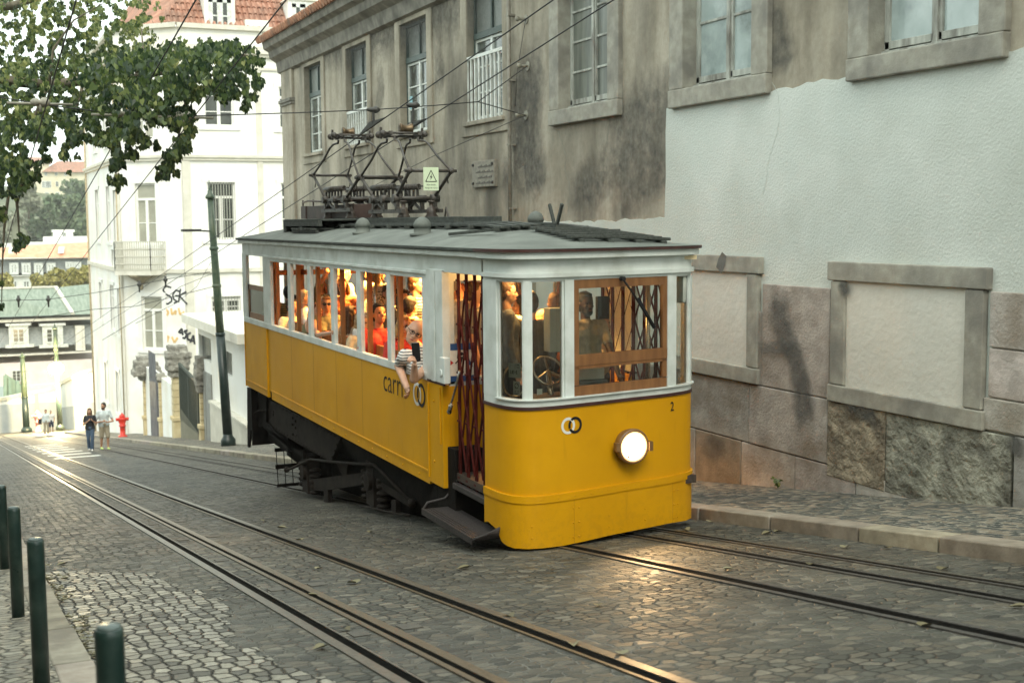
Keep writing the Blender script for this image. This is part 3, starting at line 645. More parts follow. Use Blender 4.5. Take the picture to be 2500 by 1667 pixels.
# ---------------------------------------------------------------- yard wall, gate, kiosk along the pavement
def gy(x): return .14*x+.12
mb=MB(); mb.pY([(-66.5,-9.6),(-58.2,-8.4),(-58.2,-5.6),(-66.5,-5.6)],8.9,9.15)
tag(mb.build('yard_wall','far_white'),'white rendered yard wall between the white house and the tall gate pillar','wall')
def pillar(name,px0,wd,pyb,pyt,co,cap_top,label,m1='cream_stone',Y=8.75):
    a=onY(px0,pyb,Y); zt=onY(px0,pyt,Y).z; zb=gy(a.x)-.3; zc=onY(px0,cap_top,Y).z; X0=a.x; X1=X0+wd; Y1=Y+wd
    r=root(name,(X0+wd/2,Y,gy(a.x)),label,'gate pillar'); zm=zb+(zt-zb)*.4
    mb=MB(); mb.box(X0,X1,Y,Y1,zb,zm); mb.box(X0+.04,X1-.04,Y+.04,Y1-.04,zm,zt); mb.box(X0-.05,X1+.05,Y-.05,Y1+.05,zm-.12,zm+.06); o=mb.build('shaft',m1,r,bevel=.03)
    mb=MB(); n_=6
    for k in range(1,n_): z=zm+(zt-zm)*k/n_; mb.box(X0+.035,X1-.035,Y+.035,Y1-.035,z,z+.025)
    mb.build('joint',mat('joint_dark',(.25,.19,.1)),o)
    h=zc-zt; random.seed(int(px0)); mb=MB(); mb.box(X0-co*.4,X1+co*.4,Y-co*.4,Y1+co*.4,zt,zt+h*.2)
    for k in range(4):
        z0=zt+h*(.2+.2*k); q=co*(1 if k in (0,1,2) else .6)*random.uniform(.75,1.1); mb.box(X0-q,X1+q,Y-q*random.uniform(.8,1.1),Y1+q*random.uniform(.7,1.1),z0,z0+h*.2)
        for j in range(3): yy=random.uniform(Y-q,Y1+q-.2); mb.box(X1,X1+q*1.2,yy,yy+.3,z0+.02,z0+h*.17)
    ro=mb.build('rough_cap','grey_rock',r); q1=ro.modifiers.new('r','REMESH'); q1.mode='VOXEL'; q1.voxel_size=.035; q2=ro.modifiers.new('d','DISPLACE'); tx=bpy.data.textures.get('rock') or bpy.data.textures.new('rock','CLOUDS'); tx.noise_scale=.22; q2.texture=tx; q2.strength=.13; return r
pillar('gate_pillar',420,.6,1066,920,.24,846,'tall cream stone pillar with a rough grey rock cap, left of the green gate')
pillar('gate_pillar',486,.38,1076,958,.14,872,'shorter cream stone pillar with a small rock cap, right of the green gate')
pillar('gate_pillar',350,.38,1062,930,.42,873,'slim pale stone jamb under a hanging grey rock, left of the narrow dark door')
pillar('gate_pillar',388,.3,1064,935,.06,915,'slim pale stone jamb just right of the narrow dark door')
mb=MB(); a=onY(369,1060,8.84); b=onY(387,1062,8.84); zt=onY(375,905,8.84).z; mb.box(a.x,b.x,8.84,8.9,gy(a.x)-.1,zt); 
for i in range(3): mb.box(a.x+.15,b.x-.15,8.82,8.84,gy(a.x)+.3+i*1.4,gy(a.x)+1.5+i*1.4)
tag(mb.build('narrow_door',mat('door_dark',(.07,.07,.08),(.14,.14,.15),3)),'narrow dark panelled door between two slim stone jambs','door')
# green gate
ga=onY(442,1066,8.9).x; gb=onY(485,1076,8.9).x; zt=onY(445,893,8.9).z; zt2=onY(483,935,8.9).z; gz0=gy((ga+gb)/2)
g=root('yard_gate',((ga+gb)/2,8.9,gz0),'tall dark green double gate with upright bars between the two cream pillars','gate')
mb=MB(); mz=onY(445,1000,8.9).z
mb.pY([(ga,gy(ga)-.05),(gb,gy(gb)-.05),(gb,mz-.45),(ga,mz)],8.9,8.95); mb.build('lower_panel','gate_panel',g)
mb=MB(); n_=26
for i in range(n_+1):
    x=ga+(gb-ga)*i/n_; mb.bar((x,8.92,mz-.5),(x,8.92,zt+(zt2-zt)*i/n_),.06 if i not in (0,n_//2,n_) else .14,.05,(0,1,0))
mb.bar((ga,8.92,zt),(gb,8.92,zt2),.1,.1); mb.build('bars','gate_green',g)
mb=MB(); mb.pY([(ga,mz),(gb,mz-.45),(gb,zt2-.05),(ga,zt-.05)],8.97,8.98); mb.build('back_sheet',mat('gate_mesh',(.03,.045,.03)),g)
# kiosk
K=root('kiosk',(-46,8.95,gy(-46)),'low white building with a flat overhanging roof behind the nearest green lamp post','building')
mb=MB(); kz=lambda px,py:onY(px,py,8.95).z
x0=-51.2; x1=-41.; zr=kz(520,800)
PK=lambda u,z,d:(u,8.95+d,z)
wa=onY(487,870,8.95); wb=onY(517,905,8.95); wc=onY(545,880,8.95); wd_=onY(568,935,8.95)
kh=[(wa.x,wb.x,wb.z+.3,wa.z+.9),(wc.x,wd_.x,wd_.z+.2,wc.z+.4)]
mb.wall(x0,x1,-8,zr,kh,PK,.2); mb.q((x1,8.95,-8),(x1,12,-8),(x1,12,zr),(x1,8.95,zr)); mb.q((x0,8.95,-8),(x0,12,-8),(x0,12,zr),(x0,8.95,zr)); mb.build('wall','far_white',K,fixn=False)
mb=MB(); mb.box(x0-.1,x1+.3,8.35,12.2,zr,zr+.35); mb.build('flat_roof',mat('kroof',(.7,.66,.56),(.78,.75,.66),3,.8),K,bevel=.02)
for h in kh:
    mb=MB(); a,b,c,d=h; mb.box(a,b,9.08,9.12,c,d); mb.build('pane','win_dark',K)
dx0=onY(490,1000,8.9).x; dx1=onY(517,1000,8.9).x; mb=MB(); mb.box(dx0,dx1,8.9,8.94,gy(dx0),kz(500,905)); mb.box((dx0+dx1)/2-.03,(dx0+dx1)/2+.03,8.88,8.9,gy(dx0),kz(500,905)); mb.build('door','gate_grey',K)
mb=MB(); mb.box(-47.7,-41.2,8.7,8.95,-7,kz(570,1010)); mb.box(-47.8,-41.2,8.66,8.95,kz(570,1010),kz(570,1010)+.1); mb.build('low_wall','far_trim',K,bevel=.01)
# ---------------------------------------------------------------- end walls
mat('end_wall',(.62,.64,.6),(.72,.73,.69),.6,.8); mat('wall_base',(.33,.36,.36),(.4,.43,.42),1.,.8); mat('coping',(.5,.47,.36),(.66,.63,.5),2,.9)
def sloped_wall(p0,p1,pxs,Pl,base,label,t=.4):
    """pxs: (px,pyb,pyt) list along the wall"""
    r=None; q=[(Pl(px,yb),Pl(px,yt)) for px,yb,yt in pxs]; c=(q[0][0]+q[-1][0])/2
    r=root('boundary_wall',c,label,'wall'); mb=MB(); b2=MB(); c2=MB()
    for (a,at),(b,bt) in zip(q,q[1:]):
        d=(b-a); d.z=0; d.normalize(); nn=V((-d.y,d.x,0)); 
        if nn.x<0 and abs(nn.x)>.5: nn=-nn
        if abs(nn.x)<.5 and nn.y>0: nn=-nn
        for M_,z0,z1,o0 in ((mb,None,0,0),(c2,0,.3,.12)):
            A_=V((a.x,a.y,a.z-1.5 if z0 is None else at.z)); A2=V((a.x,a.y,at.z+z1)); B_=V((b.x,b.y,b.z-1.5 if z0 is None else bt.z)); B2=V((b.x,b.y,bt.z+z1))
            M_.loft([[A_+nn*o0,A2+nn*o0,A2-nn*(t+o0),A_-nn*(t+o0)],[B_+nn*o0,B2+nn*o0,B2-nn*(t+o0),B_-nn*(t+o0)]],True,False)
        b2.q(a+nn*.03-V((0,0,.5)),b+nn*.03-V((0,0,.5)),b+nn*.03+V((0,0,base)),a+nn*.03+V((0,0,base)))
    mb.build('wall','end_wall',r); c2.build('coping','coping',r); b2.build('painted_base','wall_base',r); return r
sloped_wall(0,0,[(236,1053,912),(205,1053,922),(170,1051,938),(145,1049,952)],lambda x,y:onY(x,y,9.35),2.2,'white wall with a tiled sloping coping, right of the lit street lamp')
sloped_wall(0,0,[(140,1048,952),(70,1052,965),(0,1057,980),(-150,1064,1010)],lambda x,y:onX(x,y,-123.9),2.6,'long white wall with a grey painted base, behind the far couple')
mb=MB(); a=onX(88,1046,-123.8); b=onX(95,985,-123.8); mb.box(-123.86,-123.8,a.y,b.y,a.z-.3,b.z+1); tag(mb.build('wall_door',mat('wdoor',(.33,.34,.32))),'narrow grey door in the long white wall behind the far couple','door')
# ---------------------------------------------------------------- distant town
mat('slate',(.2,.22,.22),(.3,.32,.31),4,.6); mat('green_roof',(.17,.21,.165),(.27,.31,.25),.9,.8,stretch=(1,4,1)); mat('pink_wall',(.7,.6,.57),(.78,.7,.67),1,.8); mat('orange_roof',(.66,.3,.17),(.78,.4,.25),.8,.8); mat('pale_wall',(.7,.7,.64),(.8,.8,.74),.4,.8); mat('cream_wall',(.68,.6,.42),(.76,.69,.52),.3,.85); mat('teal_fence',(.45,.53,.5),(.55,.62,.58),2,.6,stretch=(1,6,1))
def slab(mb,X,px0,px1,pyt,pyb,depth):
    a=onX(px0,pyb,X); b=onX(px1,pyt,X); mb.box(X-depth,X,min(a.y,b.y),max(a.y,b.y),a.z,b.z); return a,b
def bwin(par,X,px0,px1,pyt,pyb,arch=False,fr='white_paint',glass='win_dark',w_=None):
    a=onX(px0,pyb,X); b=onX(px1,pyt,X); W_=b.y-a.y; H=b.z-a.z; e=w_ or W_*.16
    f=MB(); f.box(X,X+.12,a.y-e,a.y,a.z-e,b.z+e); f.box(X,X+.12,b.y,b.y+e,a.z-e,b.z+e); f.box(X,X+.12,a.y,b.y,b.z,b.z+e); f.box(X,X+.16,a.y,b.y,a.z-e,a.z); m=(a.y+b.y)/2; f.box(X,X+.08,m-e*.4,m+e*.4,a.z,b.z)
    for t in (.35,.68): f.box(X,X+.07,a.y,b.y,a.z+H*t-e*.15,a.z+H*t+e*.15)
    o=f.build('window',fr,par); g=MB(); g.box(X,X+.03,a.y,b.y,a.z,b.z); g.build('pane',glass,o)
# pink mansard building
X=-150; r=root('mansard_house',onX(100,1040,X),'pale pink house with a green hipped roof and white dormers','building')
mb=MB(); slab(mb,X,-200,250,875,1080,14); mb.build('wall','pink_wall',r)
mb=MB(); slab(mb,X+.6,-200,252,856,880,15); slab(mb,X+.4,-200,250,772,795,15); mb.build('cornice','far_trim',r)
mb=MB(); a=onX(-200,858,X); b=onX(250,858,X); c=onX(250,792,X-.8); d=onX(-200,792,X-.8); mb.loft([[V((X,a.y,a.z)),V((X-.9,a.y,c.z)),V((X-14,a.y,c.z)),V((X-14,a.y,a.z))],[V((X,b.y,a.z)),V((X-.9,b.y,c.z)),V((X-14,b.y,c.z)),V((X-14,b.y,a.z))]],True,False); mb.build('mansard','slate',r)
mb=MB(); e=X+.8; z=onX(100,771,e).z; y0=onX(-230,771,e).y; y1=onX(178,771,e).y; y2=onX(290,771,e).y; t=onX(140,727,X-5); t2=onX(78,712,X-7); 
rz=t2.z+.4; mb.q((e,y0,z),(e,y1,z),(X-7,t.y,rz),(X-7,t2.y-6,rz),(X-7,y0,rz-3)); mb.q((e,y1,z),(e,y2,z),(X-7,y2,rz+.5),(X-7,t.y,rz)); mb.q((X-7,y0,rz-3),(X-7,t2.y-6,rz),(X-7,t.y,rz),(X-7,y2,rz+.5),(X-16,y2,z),(X-16,y0,z)); mb.build('roof','green_roof',r,fixn=False)
mb=MB(); mb.bar((e,y1,z+.1),(X-7,t.y,rz+.1),.4,.2); mb.bar((X-7,t.y,rz+.1),(X-7,t2.y-6,rz+.1),.4,.2); mb.build('ridge','far_trim',r)
for a,b in ((34,56),(116,140)):
    d=MB(); p0=onX(a-11,845,X+.3); p1=onX(b+13,794,X+.3); d.box(X-1.5,X+.3,p0.y,p1.y,p0.z,p1.z); d.box(X-1.5,X+.5,p0.y-.3,p1.y+.3,p1.z,p1.z+.25); d.box(X-1,X+.45,p0.y-.4,p1.y+.5,p0.z-.2,p0.z+.15); o=d.build('dormer','white_paint',r); bwin(o,X+.3,a,b,804,834)
mb=MB()
for a,b in ((186,200),(203,206)): 
    p0=onX(a,856,X+.3); p1=onX(b,795,X+.3); mb.box(X-1,X+.3,p0.y,p1.y,p0.z,p1.z)
mb.build('pilaster','far_trim',r)
bwin(r,X,32,48,905,930)
mb=MB(); slab(mb,-132,-120,236,930,1030,.3); tag(mb.build('screen_fence','teal_fence'),'pale teal slatted screen standing above the white end walls','fence')
mb=MB()
for px in (12,24,43):
    a=onX(px,975,-128); b=onX(px,912+px*.4,-128); mb.bar((-128,a.y,a.z-1),(-128,b.y,b.z),.3,.3)
mb.pX([(onX(12,975,-128).y,onX(12,975,-128).z),(onX(62,975,-128).y,onX(62,975,-128).z),(onX(62,945,-128).y,onX(62,945,-128).z),(onX(12,912,-128).y,onX(12,912,-128).z)],-128.1,-128.15)
tag(mb.build('green_hoarding',mat('hoard',(.12,.2,.17),(.17,.26,.22),2)),'dark green sloping hoarding above the left end of the long white wall','fence')
# orange roofed palace
X=-260; r=root('orange_roof_house',onX(100,760,X),'long white mansard building under an orange tiled roof, beyond the yellow trees','building')
mb=MB(); slab(mb,X,-200,260,668,820,20); mb.build('wall','pale_wall',r)
mb=MB(); slab(mb,X-.5,-200,260,632,672,18); mb.build('mansard','slate',r)
mb=MB(); slab(mb,X+.8,-200,262,668,680,18); slab(mb,X+.5,-200,262,630,636,18); mb.build('cornice','pale_wall',r)
mb=MB(); e=X+1; z=onX(0,632,e).z; y0=onX(-200,632,e).y; y2=onX(262,632,e).y; q=onX(45,600,X-10); mb.q((e,y0,z),(e,y2,z),(X-10,y2,q.z+.6),(X-10,q.y,q.z),(X-10,y0,q.z-3)); mb.q((X-10,y0,q.z-3),(X-10,q.y,q.z),(X-10,y2,q.z+.6),(X-20,y2,z),(X-20,y0,z)); mb.build('roof','orange_roof',r,fixn=False)
for a in (30,60,90,121): bwin(r,X+.2,a,a+8,648,664,w_=.5)
for a in (30,60): bwin(r,X+.1,a,a+9,688,706,w_=.25)
for a in (165,184): bwin(r,X+.2,a,a+9,644,650,w_=.4)
mb=MB()
for (a,b) in ((141,157),(20,33)):
    p=onX(a,618,X-3); q=onX(b,606,X-6); mb.q((X-2.5,p.y,p.z),(X-2.5,p.y+(q.y-p.y)*.7,p.z),(X-5.5,q.y,q.z+.3),(X-5.5,q.y-(q.y-p.y)*.7,q.z+.3))
mb.build('skylight','white_paint',r,fixn=False)
X=-330; r=root('white_flat_house',onX(170,610,X),'low white flat roofed house with a small roof hut, above the orange roof','building')
mb=MB(); slab(mb,X,114,260,577,640,10); slab(mb,X+1,70,260,590,640,10); mb.build('wall','far_white',r); mb=MB(); slab(mb,X-2,134,178,566,580,6); slab(mb,X-1.8,131,182,561,567,7); o=mb.build('roof_hut','far_white',r); bwin(r,X-2,153,160,569,577)
X=-300; mb=MB(); slab(mb,X,8,60,594,640,6); tag(mb.build('white_shed','far_white'),'small plain white block at the left end of the orange roof','building')
# terrain + hill
mb=MB(); g_=[]; 
for X,py in ((-265,740),(-300,660),(-380,600),(-520,480),(-600,455),(-760,470)):
    g_.append([onX(px,py+(12 if X<-500 and px>120 else 0),X) for px in (-400,-100,60,160,300,500)])
g_=[[V((-262,p.y,-22)) for p in g_[0]]]+g_
for a,b in zip(g_,g_[1:]):
    for i in range(5): mb.q(a[i],a[i+1],b[i+1],b[i])
struct(mb,'hill',mat('hill_green',(.07,.09,.04),(.15,.16,.09),.05,.95),fixn=False)
X=-560; r=root('hilltop_palace',onX(150,500,X),'cream stone palace with arched windows and a red hipped roof on the far hill','building')
mb=MB(); slab(mb,X,88,260,418,520,18); slab(mb,X-3,60,120,396,520,18); mb.build('wall','cream_wall',r)
mb=MB(); e=X+2; z=onX(0,420,e).z; 
def hip(mb,a,b,c,d,pz,pt,X,dp=18):
    e=X+1.5; z=onX(0,pz,e).z; y0=onX(a,pz,e).y; y1=onX(b,pz,e).y; t0=onX(c,pt,X-dp/2); t1=onX(d,pt,X-dp/2); m=X-dp/2; k=X-dp-1.5
    mb.q((e,y0,z),(e,y1,z),(m,t1.y,t0.z),(m,t0.y,t0.z)); mb.q((e,y1,z),(k,y1,z),(m,t1.y,t0.z)); mb.q((k,y1,z),(k,y0,z),(m,t0.y,t0.z),(m,t1.y,t0.z)); mb.q((k,y0,z),(e,y0,z),(m,t0.y,t0.z))
hip(mb,102,270,140,250,419,394,X); hip(mb,40,130,60,110,396,384,X-3); mb.build('roof','far_tile',r,fixn=False)
for a in (104,112,119): bwin(r,X,a,a+4,444,457,w_=.3)
bwin(r,X,137,142,444,455); 
for a in (110,135,158): bwin(r,X,a,a+4,422,428,w_=.2)
for a in (112,138): bwin(r,X,a,a+6,471,480,w_=.3)
X=-505; mb=MB(); slab(mb,X,66,172,489,502,2); tag(mb.build('garden_wall','far_white'),'long low white garden wall among trees under the hilltop palace','wall')
# ---------------------------------------------------------------- distant trees
leafmat('leaf_far_dark',[(.09,.14,.07),(.15,.2,.105),(.24,.29,.16)],.15,.7); leafmat('leaf_far_yellow',[(.2,.2,.05),(.36,.32,.1),(.5,.44,.17)],.15,.7); leafmat('leaf_far_grey',[(.2,.21,.14),(.3,.31,.22),(.38,.38,.28)],.15,.7)
mat('bark',(.1,.085,.06),(.2,.17,.12),8,.9,bs=.5,bscale=20)
def far_tree(name,X,px,py,rx,ry,mt,label,group=None,seed=0,n=900,trunk=True,cat='tree'):
    random.seed(seed); c=onX(px,py,X); s=abs(X)/.91/F; rx*=s; ry*=s
    r=root(name,(c.x,c.y,c.z-ry-1.5),label,cat,group); mb=MB(); blobs=[(V((random.uniform(-.5,.5),random.uniform(-.75,.75),random.uniform(-.6,.65))),random.uniform(.28,.5)) for _ in range(12)]
    sz=max(rx,ry)*.09+.1
    for i in range(n):
        b,br=random.choice(blobs); d=V((random.gauss(0,1),random.gauss(0,1),random.gauss(0,1))).normalized()*random.uniform(.75,1.05)*br; p=b+d
        P_=c+V((p.x*rx,p.y*rx,p.z*ry)); a=V((random.gauss(0,1),random.gauss(0,1),random.gauss(0,1))).normalized(); e=a.orthogonal().normalized(); f=a.cross(e); k=sz*random.uniform(.6,1.4)
        g=random.uniform(0,1); mb.cc=(g,g,g)
        mb.q(P_+e*k,P_+f*k*.8,P_-e*k*.9,P_-f*k)
    mb.build('crown',mt,r,vcol=True,fixn=False)
    t=MB(); t.cyl((c.x,c.y,c.z-ry-2),(c.x,c.y,c.z),rx*.08,rx*.04,7)
    for b,br in blobs[:5]: t.cyl((c.x,c.y,c.z-ry*.4),c+V((b.x*rx,b.y*rx,b.z*ry)),rx*.03,rx*.01,5)
    t.build('trunk','bark',r); return r
g='dark green trees on the far hillside'
for i,(px,py,a,b,lab) in enumerate(((105,535,42,46,'rounded dark green tree under the white garden wall, left of centre'),(160,530,36,44,'darker green tree just right of the rounded one, above the white flat house'),(205,525,36,45,'dark green tree against the edge of the tall white house'),(190,468,34,36,'green tree beside the right end of the hilltop palace'),(170,560,40,24,'low dark green tree directly behind the roof hut'))):
    far_tree('hill_tree',-390-15*(i==3)*8,px,py,a,b,'leaf_far_dark',lab,g,20+i,1400)
for i,(px,py,a,b,lab) in enumerate(((20,560,34,50,'grey olive tree at the left edge under the hill palace'),(68,470,26,40,'grey green tree left of the hilltop palace windows'),(62,555,24,36,'grey olive tree between the palm and the dark green trees'))):
    far_tree('olive_tree',-370-i*10,px,py,a,b,'leaf_far_grey',lab,'grey olive trees on the hill',40+i,1300)
for i,(px,py,a,b,lab) in enumerate(((150,690,34,32,'yellow green tree above the middle of the green hipped roof'),(205,680,38,34,'yellow green tree touching the edge of the tall white house'),(98,692,24,20,'small yellow green tree left of the big pair'),(8,705,22,30,'yellow green tree at the left edge below the orange roof'))):
    far_tree('autumn_tree',-215,px,py,a,b,'leaf_far_yellow',lab,'yellow green trees in the square',60+i,1400)
c=onX(38,540,-300); r=root('palm_tree',(c.x,c.y,c.z-9),'shaggy pale palm with a skirt of dead fronds on the hillside at left','tree'); mb=MB(); mb.cyl((c.x,c.y,c.z-9),(c.x,c.y,c.z+1),1.2,.7,9); mb.build('trunk','leaf_far_grey',r)
mb=MB(); random.seed(3)
for i in range(70):
    a=random.uniform(0,2*PI); e=random.uniform(-.9,.9); L=random.uniform(2,3.6); p=c+V((0,0,1)); d=V((math.cos(a)*math.cos(e),math.sin(a)*math.cos(e),math.sin(e))); q=p+d*L+V((0,0,-.9)); s_=V((-d.y,d.x,0))*.22; m_=p+d*L*.5; g=random.random(); mb.cc=(g,g,g)
    mb.q(p-s_*.4,m_-s_,q,m_+s_,p+s_*.4)
mb.build('fronds','leaf_far_grey',r,vcol=True,fixn=False)
# ---------------------------------------------------------------- near plane tree / poplar hanging into the picture at top left
leafmat('leaf_near',[(.02,.04,.018),(.045,.075,.026),(.09,.13,.04),(.18,.22,.07),(.32,.33,.12)],.35,.4)
tr0=V((-22,-2.9,gz(-22)+.1))
DS=1.95
T=root('overhanging_tree',tr0,'leafy tree whose heart shaped leaves hang over the street at top left','tree')
clusters=[]
def cl_(depth,dens,*cs):
    for (x,y,r) in cs: clusters.append((x,y,r,depth*DS,dens*3.5))
cl_(10.5,1.3,(430,150,52),(500,145,52),(565,140,45),(610,135,22),(600,195,36),(560,215,36),(520,180,48),(612,240,17),(598,262,10),(640,150,9),(628,205,12),(440,190,40),(480,210,34))
cl_(10.2,1.35,(330,170,62),(280,200,60),(370,215,55),(420,225,42),(330,262,42),(300,292,36),(385,272,34),(250,180,50),(350,230,50),(440,250,25),(250,260,26),(290,330,30))
cl_(10,1.5,(432,300,24),(457,318,20),(445,350,22),(420,380,20),(405,405,18),(398,432,16),(458,285,20),(430,420,9))
cl_(10,1.5,(300,340,24),(292,370,18),(285,400,19),(280,432,16),(284,458,9),(300,440,8),(335,320,22),(350,345,18),(325,375,12),(385,350,10),(215,335,12),(225,300,18),(240,335,20),(265,335,18))
cl_(14,1.0,(60,40,80),(150,40,75),(240,40,66),(320,25,48),(20,120,75),(120,130,75),(200,120,62),(300,90,50),(270,120,40),(345,60,28),(375,15,16),(385,60,9),(395,45,6),(370,90,14))
cl_(12.5,1.15,(60,220,75),(150,235,62),(20,280,62),(90,290,50),(200,250,45),(130,190,60),(30,190,60))
cl_(11.5,1.5,(20,340,48),(60,385,40),(20,410,36),(50,440,28),(12,455,26),(35,470,18),(85,340,34),(95,310,30),(75,420,24),(5,520,16),(90,380,20))
cl_(11,1.5,(160,300,30),(178,325,26),(172,355,22),(155,378,12),(180,385,10),(130,300,20),(115,385,9),(145,340,14))
cl_(11,1.5,(48,592,13),(40,603,9),(60,585,10),(50,575,8),(2,600,7),(5,690,6),(2,745,7),(10,665,5))
cl_(12.8,.34,(-90,80,110),(-220,140,120),(-150,260,110),(-330,60,130),(-420,220,130),(-60,-90,110),(120,-90,110),(280,-70,90),(-250,-80,130),(-520,60,130),(-330,330,100))
cl_(13.5,.9,(170,420,6),(215,180,40),(340,120,35),(260,70,40))
random.seed(17); mb=MB()
heart=[(0,.0),(.36,-.22),(.52,.12),(.42,.5),(.18,.82),(0,1.12),(-.18,.82),(-.42,.5),(-.52,.12),(-.36,-.22)]
nl=0
for (x,y,r,dp,dn) in clusters:
    N=int(dn*r*r*.085)+6
    for i in range(N):
        a=random.uniform(0,2*PI); q=r*math.sqrt(random.random())*random.uniform(.7,1.22); px,py=x+q*math.cos(a),y+q*math.sin(a)*.95
        if noise.noise(V((px/(17 if dp>12*DS else 24),py/(17 if dp>12*DS else 24),dp*.25)))>(.04 if dp>13*DS else (.12 if dp>12*DS else .27)): continue
        p=deep(px,py,dp+random.gauss(0,1.8)*min(.9,r/45+.15))
        dn_=V((random.gauss(0,.45),random.gauss(0,.45),-1)).normalized()   # tip hangs down
        nn=V((random.gauss(0,1),random.gauss(0,1)-.3,random.gauss(0,.55)+.25)).normalized(); sx=dn_.cross(nn).normalized(); nn=sx.cross(dn_)
        k=random.uniform(.036,.076)*(1.08 if dp<12*DS else 1.); g=min(1,max(0,random.gauss(.36,.26)+.35*noise.noise(V((px/60,py/60,9)))+(.12 if dp>12*DS else 0)+(.15 if y<120 else -.05))); mb.cc=(g,g,g)
        f=random.uniform(.05,.3)
        L=[p+dn_*(v*k)+sx*(u*k)+nn*(abs(u)*k*f) for u,v in heart]
        b=len(mb.v); mb.v+=L; mb.f+=[(b,b+1,b+2,b+3,b+4,b+5),(b,b+5,b+6,b+7,b+8,b+9)]; mb.c+=[mb.cc]*2; mb.sm+=[False]*2; nl+=1
print('leaves',nl)
mb.build('foliage','leaf_near',T,vcol=True,fixn=False)
t=MB(); top=tr0+V((.3,.5,7.6)); t.tube([tr0-V((0,0,.3)),tr0+V((0,.1,2.2)),tr0+V((.15,.25,4.8)),top],[.3,.24,.2,.17],12)
def limb(pts,r0,r1):
    n_=len(pts); t.tube(pts,[r0+(r1-r0)*i/(n_-1) for i in range(n_)],7)
hub=top-V((0,0,1.2))
A_=deep(120,208,12.2*DS); Bp=deep(205,197,11*DS); Cc=deep(330,190,10.4*DS); limb([hub,hub.lerp(A_,.5)+V((0,0,.35)),A_,Bp,Cc,deep(450,165,10.4*DS),deep(560,130,10.5*DS),deep(620,140,10.5*DS)],.12,.014)
limb([hub,hub.lerp(deep(40,20,13.5*DS),.6)+V((0,0,.6)),deep(30,15,13.6*DS),deep(70,2,13.8*DS),deep(200,-40,14*DS)],.12,.05)
for s in ([(330,190),(310,250),(295,320),(285,400),(282,450)],[(450,165),(455,230),(448,290),(430,350),(400,420)],[(205,197),(190,250),(172,310),(160,370)],[(120,208),(90,270),(60,340),(40,430)],[(40,480),(45,540),(48,590)],[(450,165),(520,185),(590,215),(605,255)],[(260,190),(240,250),(225,300)],[(120,208),(130,120),(180,50),(250,10)],[(330,190),(350,130),(345,70)],[(20,480),(10,560),(6,640),(4,740)]):
    limb([deep(px,py,(10.5 if px>240 else 11.6)*DS) for px,py in s],.028,.007)
t.build('branches','bark',T)
# unseen trees added along the left pavement to shade the street
def side_tree(x,y,seed,label):
    random.seed(seed); b=V((x,y,gz(x)+.1)); r=root('shade_tree',b,label,'tree','unseen shade trees added on the left pavement'); t=MB(); t.tube([b-V((0,0,.3)),b+V((.1,0,3)),b+V((.2,.2,6))],[.3,.24,.15],10); 
    m_=MB()
    for k in range(14):
        c=b+V((random.uniform(-2.6,2.6),random.uniform(-2.4,2.2),random.uniform(4.8,8.6))); t.cyl(b+V((.15,.1,4.2)),c,.07,.02,5)
        for i in range(110):
            p=c+V((random.gauss(0,.6),random.gauss(0,.6),random.gauss(0,.45))); a=V((random.gauss(0,1),random.gauss(0,1),random.gauss(0,1))).normalized(); e=a.orthogonal().normalized(); f=a.cross(e); s=random.uniform(.1,.2); g=random.gauss(.4,.2); m_.cc=(g,g,g); m_.q(p+e*s,p+f*s*.8,p-e*s,p-f*s*.8)
    m_.build('foliage','leaf_near',r,vcol=True,fixn=False); t.build('trunk','bark',r)
side_tree(-34,-2.9,3,'broad leafy unseen tree added for shade further down the left pavement')
side_tree(-6,-2.9,5,'leafy unseen tree added for shade on the left pavement beside the bollards')
side_tree(.5,-2.6,6,'leafy unseen tree added for shade on the left pavement just behind the viewpoint')
side_tree(7,-2.8,8,'leafy unseen tree added for shade highest up the left pavement')
# ---------------------------------------------------------------- street furniture
mat('lamp_green',(.03,.055,.035),(.06,.09,.055),6,.45,c3=(.11,.13,.08),sc3=2); mat('lamp_dark',(.008,.02,.018),(.018,.032,.028),6,.4); mat('bollard_green',(.006,.022,.018),(.016,.04,.034),5,.32,bs=.1,bscale=60,c3=(.035,.06,.05),sc3=9,rvar=.25)
def post(loc,H,r,label,tilt=(0,0),arm=None,lit=False,name='street_lamp',group='green street lamp posts'):
    r0=root(name,loc,label,'street lamp',group); b=V(loc); tp=b+V((tilt[0],tilt[1],H)); L=lambda t:b.lerp(tp,t)
    mb=MB(); ax=(tp-b).normalized(); mb.lathe(b-ax*.1,ax,[(r*1.75,0),(r*1.75,.3),(r*1.5,.36),(r*1.2,.42),(r*1.12,.5)],16); mb.build('base','lamp_dark',r0)
    mb=MB(); mb.loft([mb.ring(L(.04),ax,r*1.12,14),mb.ring(L(.42),ax,r*1.02,14)]); mb.lathe(L(.42)-ax*.02,ax,[(r*1.02,0),(r*1.15,.02),(r*1.15,.1),(r,.12)],14); mb.build('lower_shaft','lamp_dark',r0)
    mb=MB(); mb.loft([mb.ring(L(.42),ax,r*.95,14),mb.ring(L(.6),ax,r*.9,14),mb.ring(L(.8),ax,r*.78,14),mb.ring(L(.93),ax,r*.7,14)])
    for t in (.6,.74): mb.lathe(L(t),ax,[(r*.8,0),(r*1.05,.02),(r*1.05,.1),(r*.8,.12)],14)
    mb.build('shaft','lamp_green',r0)
    mb=MB(); h=H*.07; mb.lathe(L(.93),ax,[(r*.7,0),(r*1.1,.03*h),(r*1.1,.15*h),(r*.6,.3*h),(r*.5,.42*h),(r*.25,.5*h),(r*.4,.56*h),(r*.12,.65*h),(.01,h)],12); mb.build('finial','lamp_green',r0)
    return r0,L
lp=gnd(558,1088,.12); top=onY(510,440,lp.y-.35)
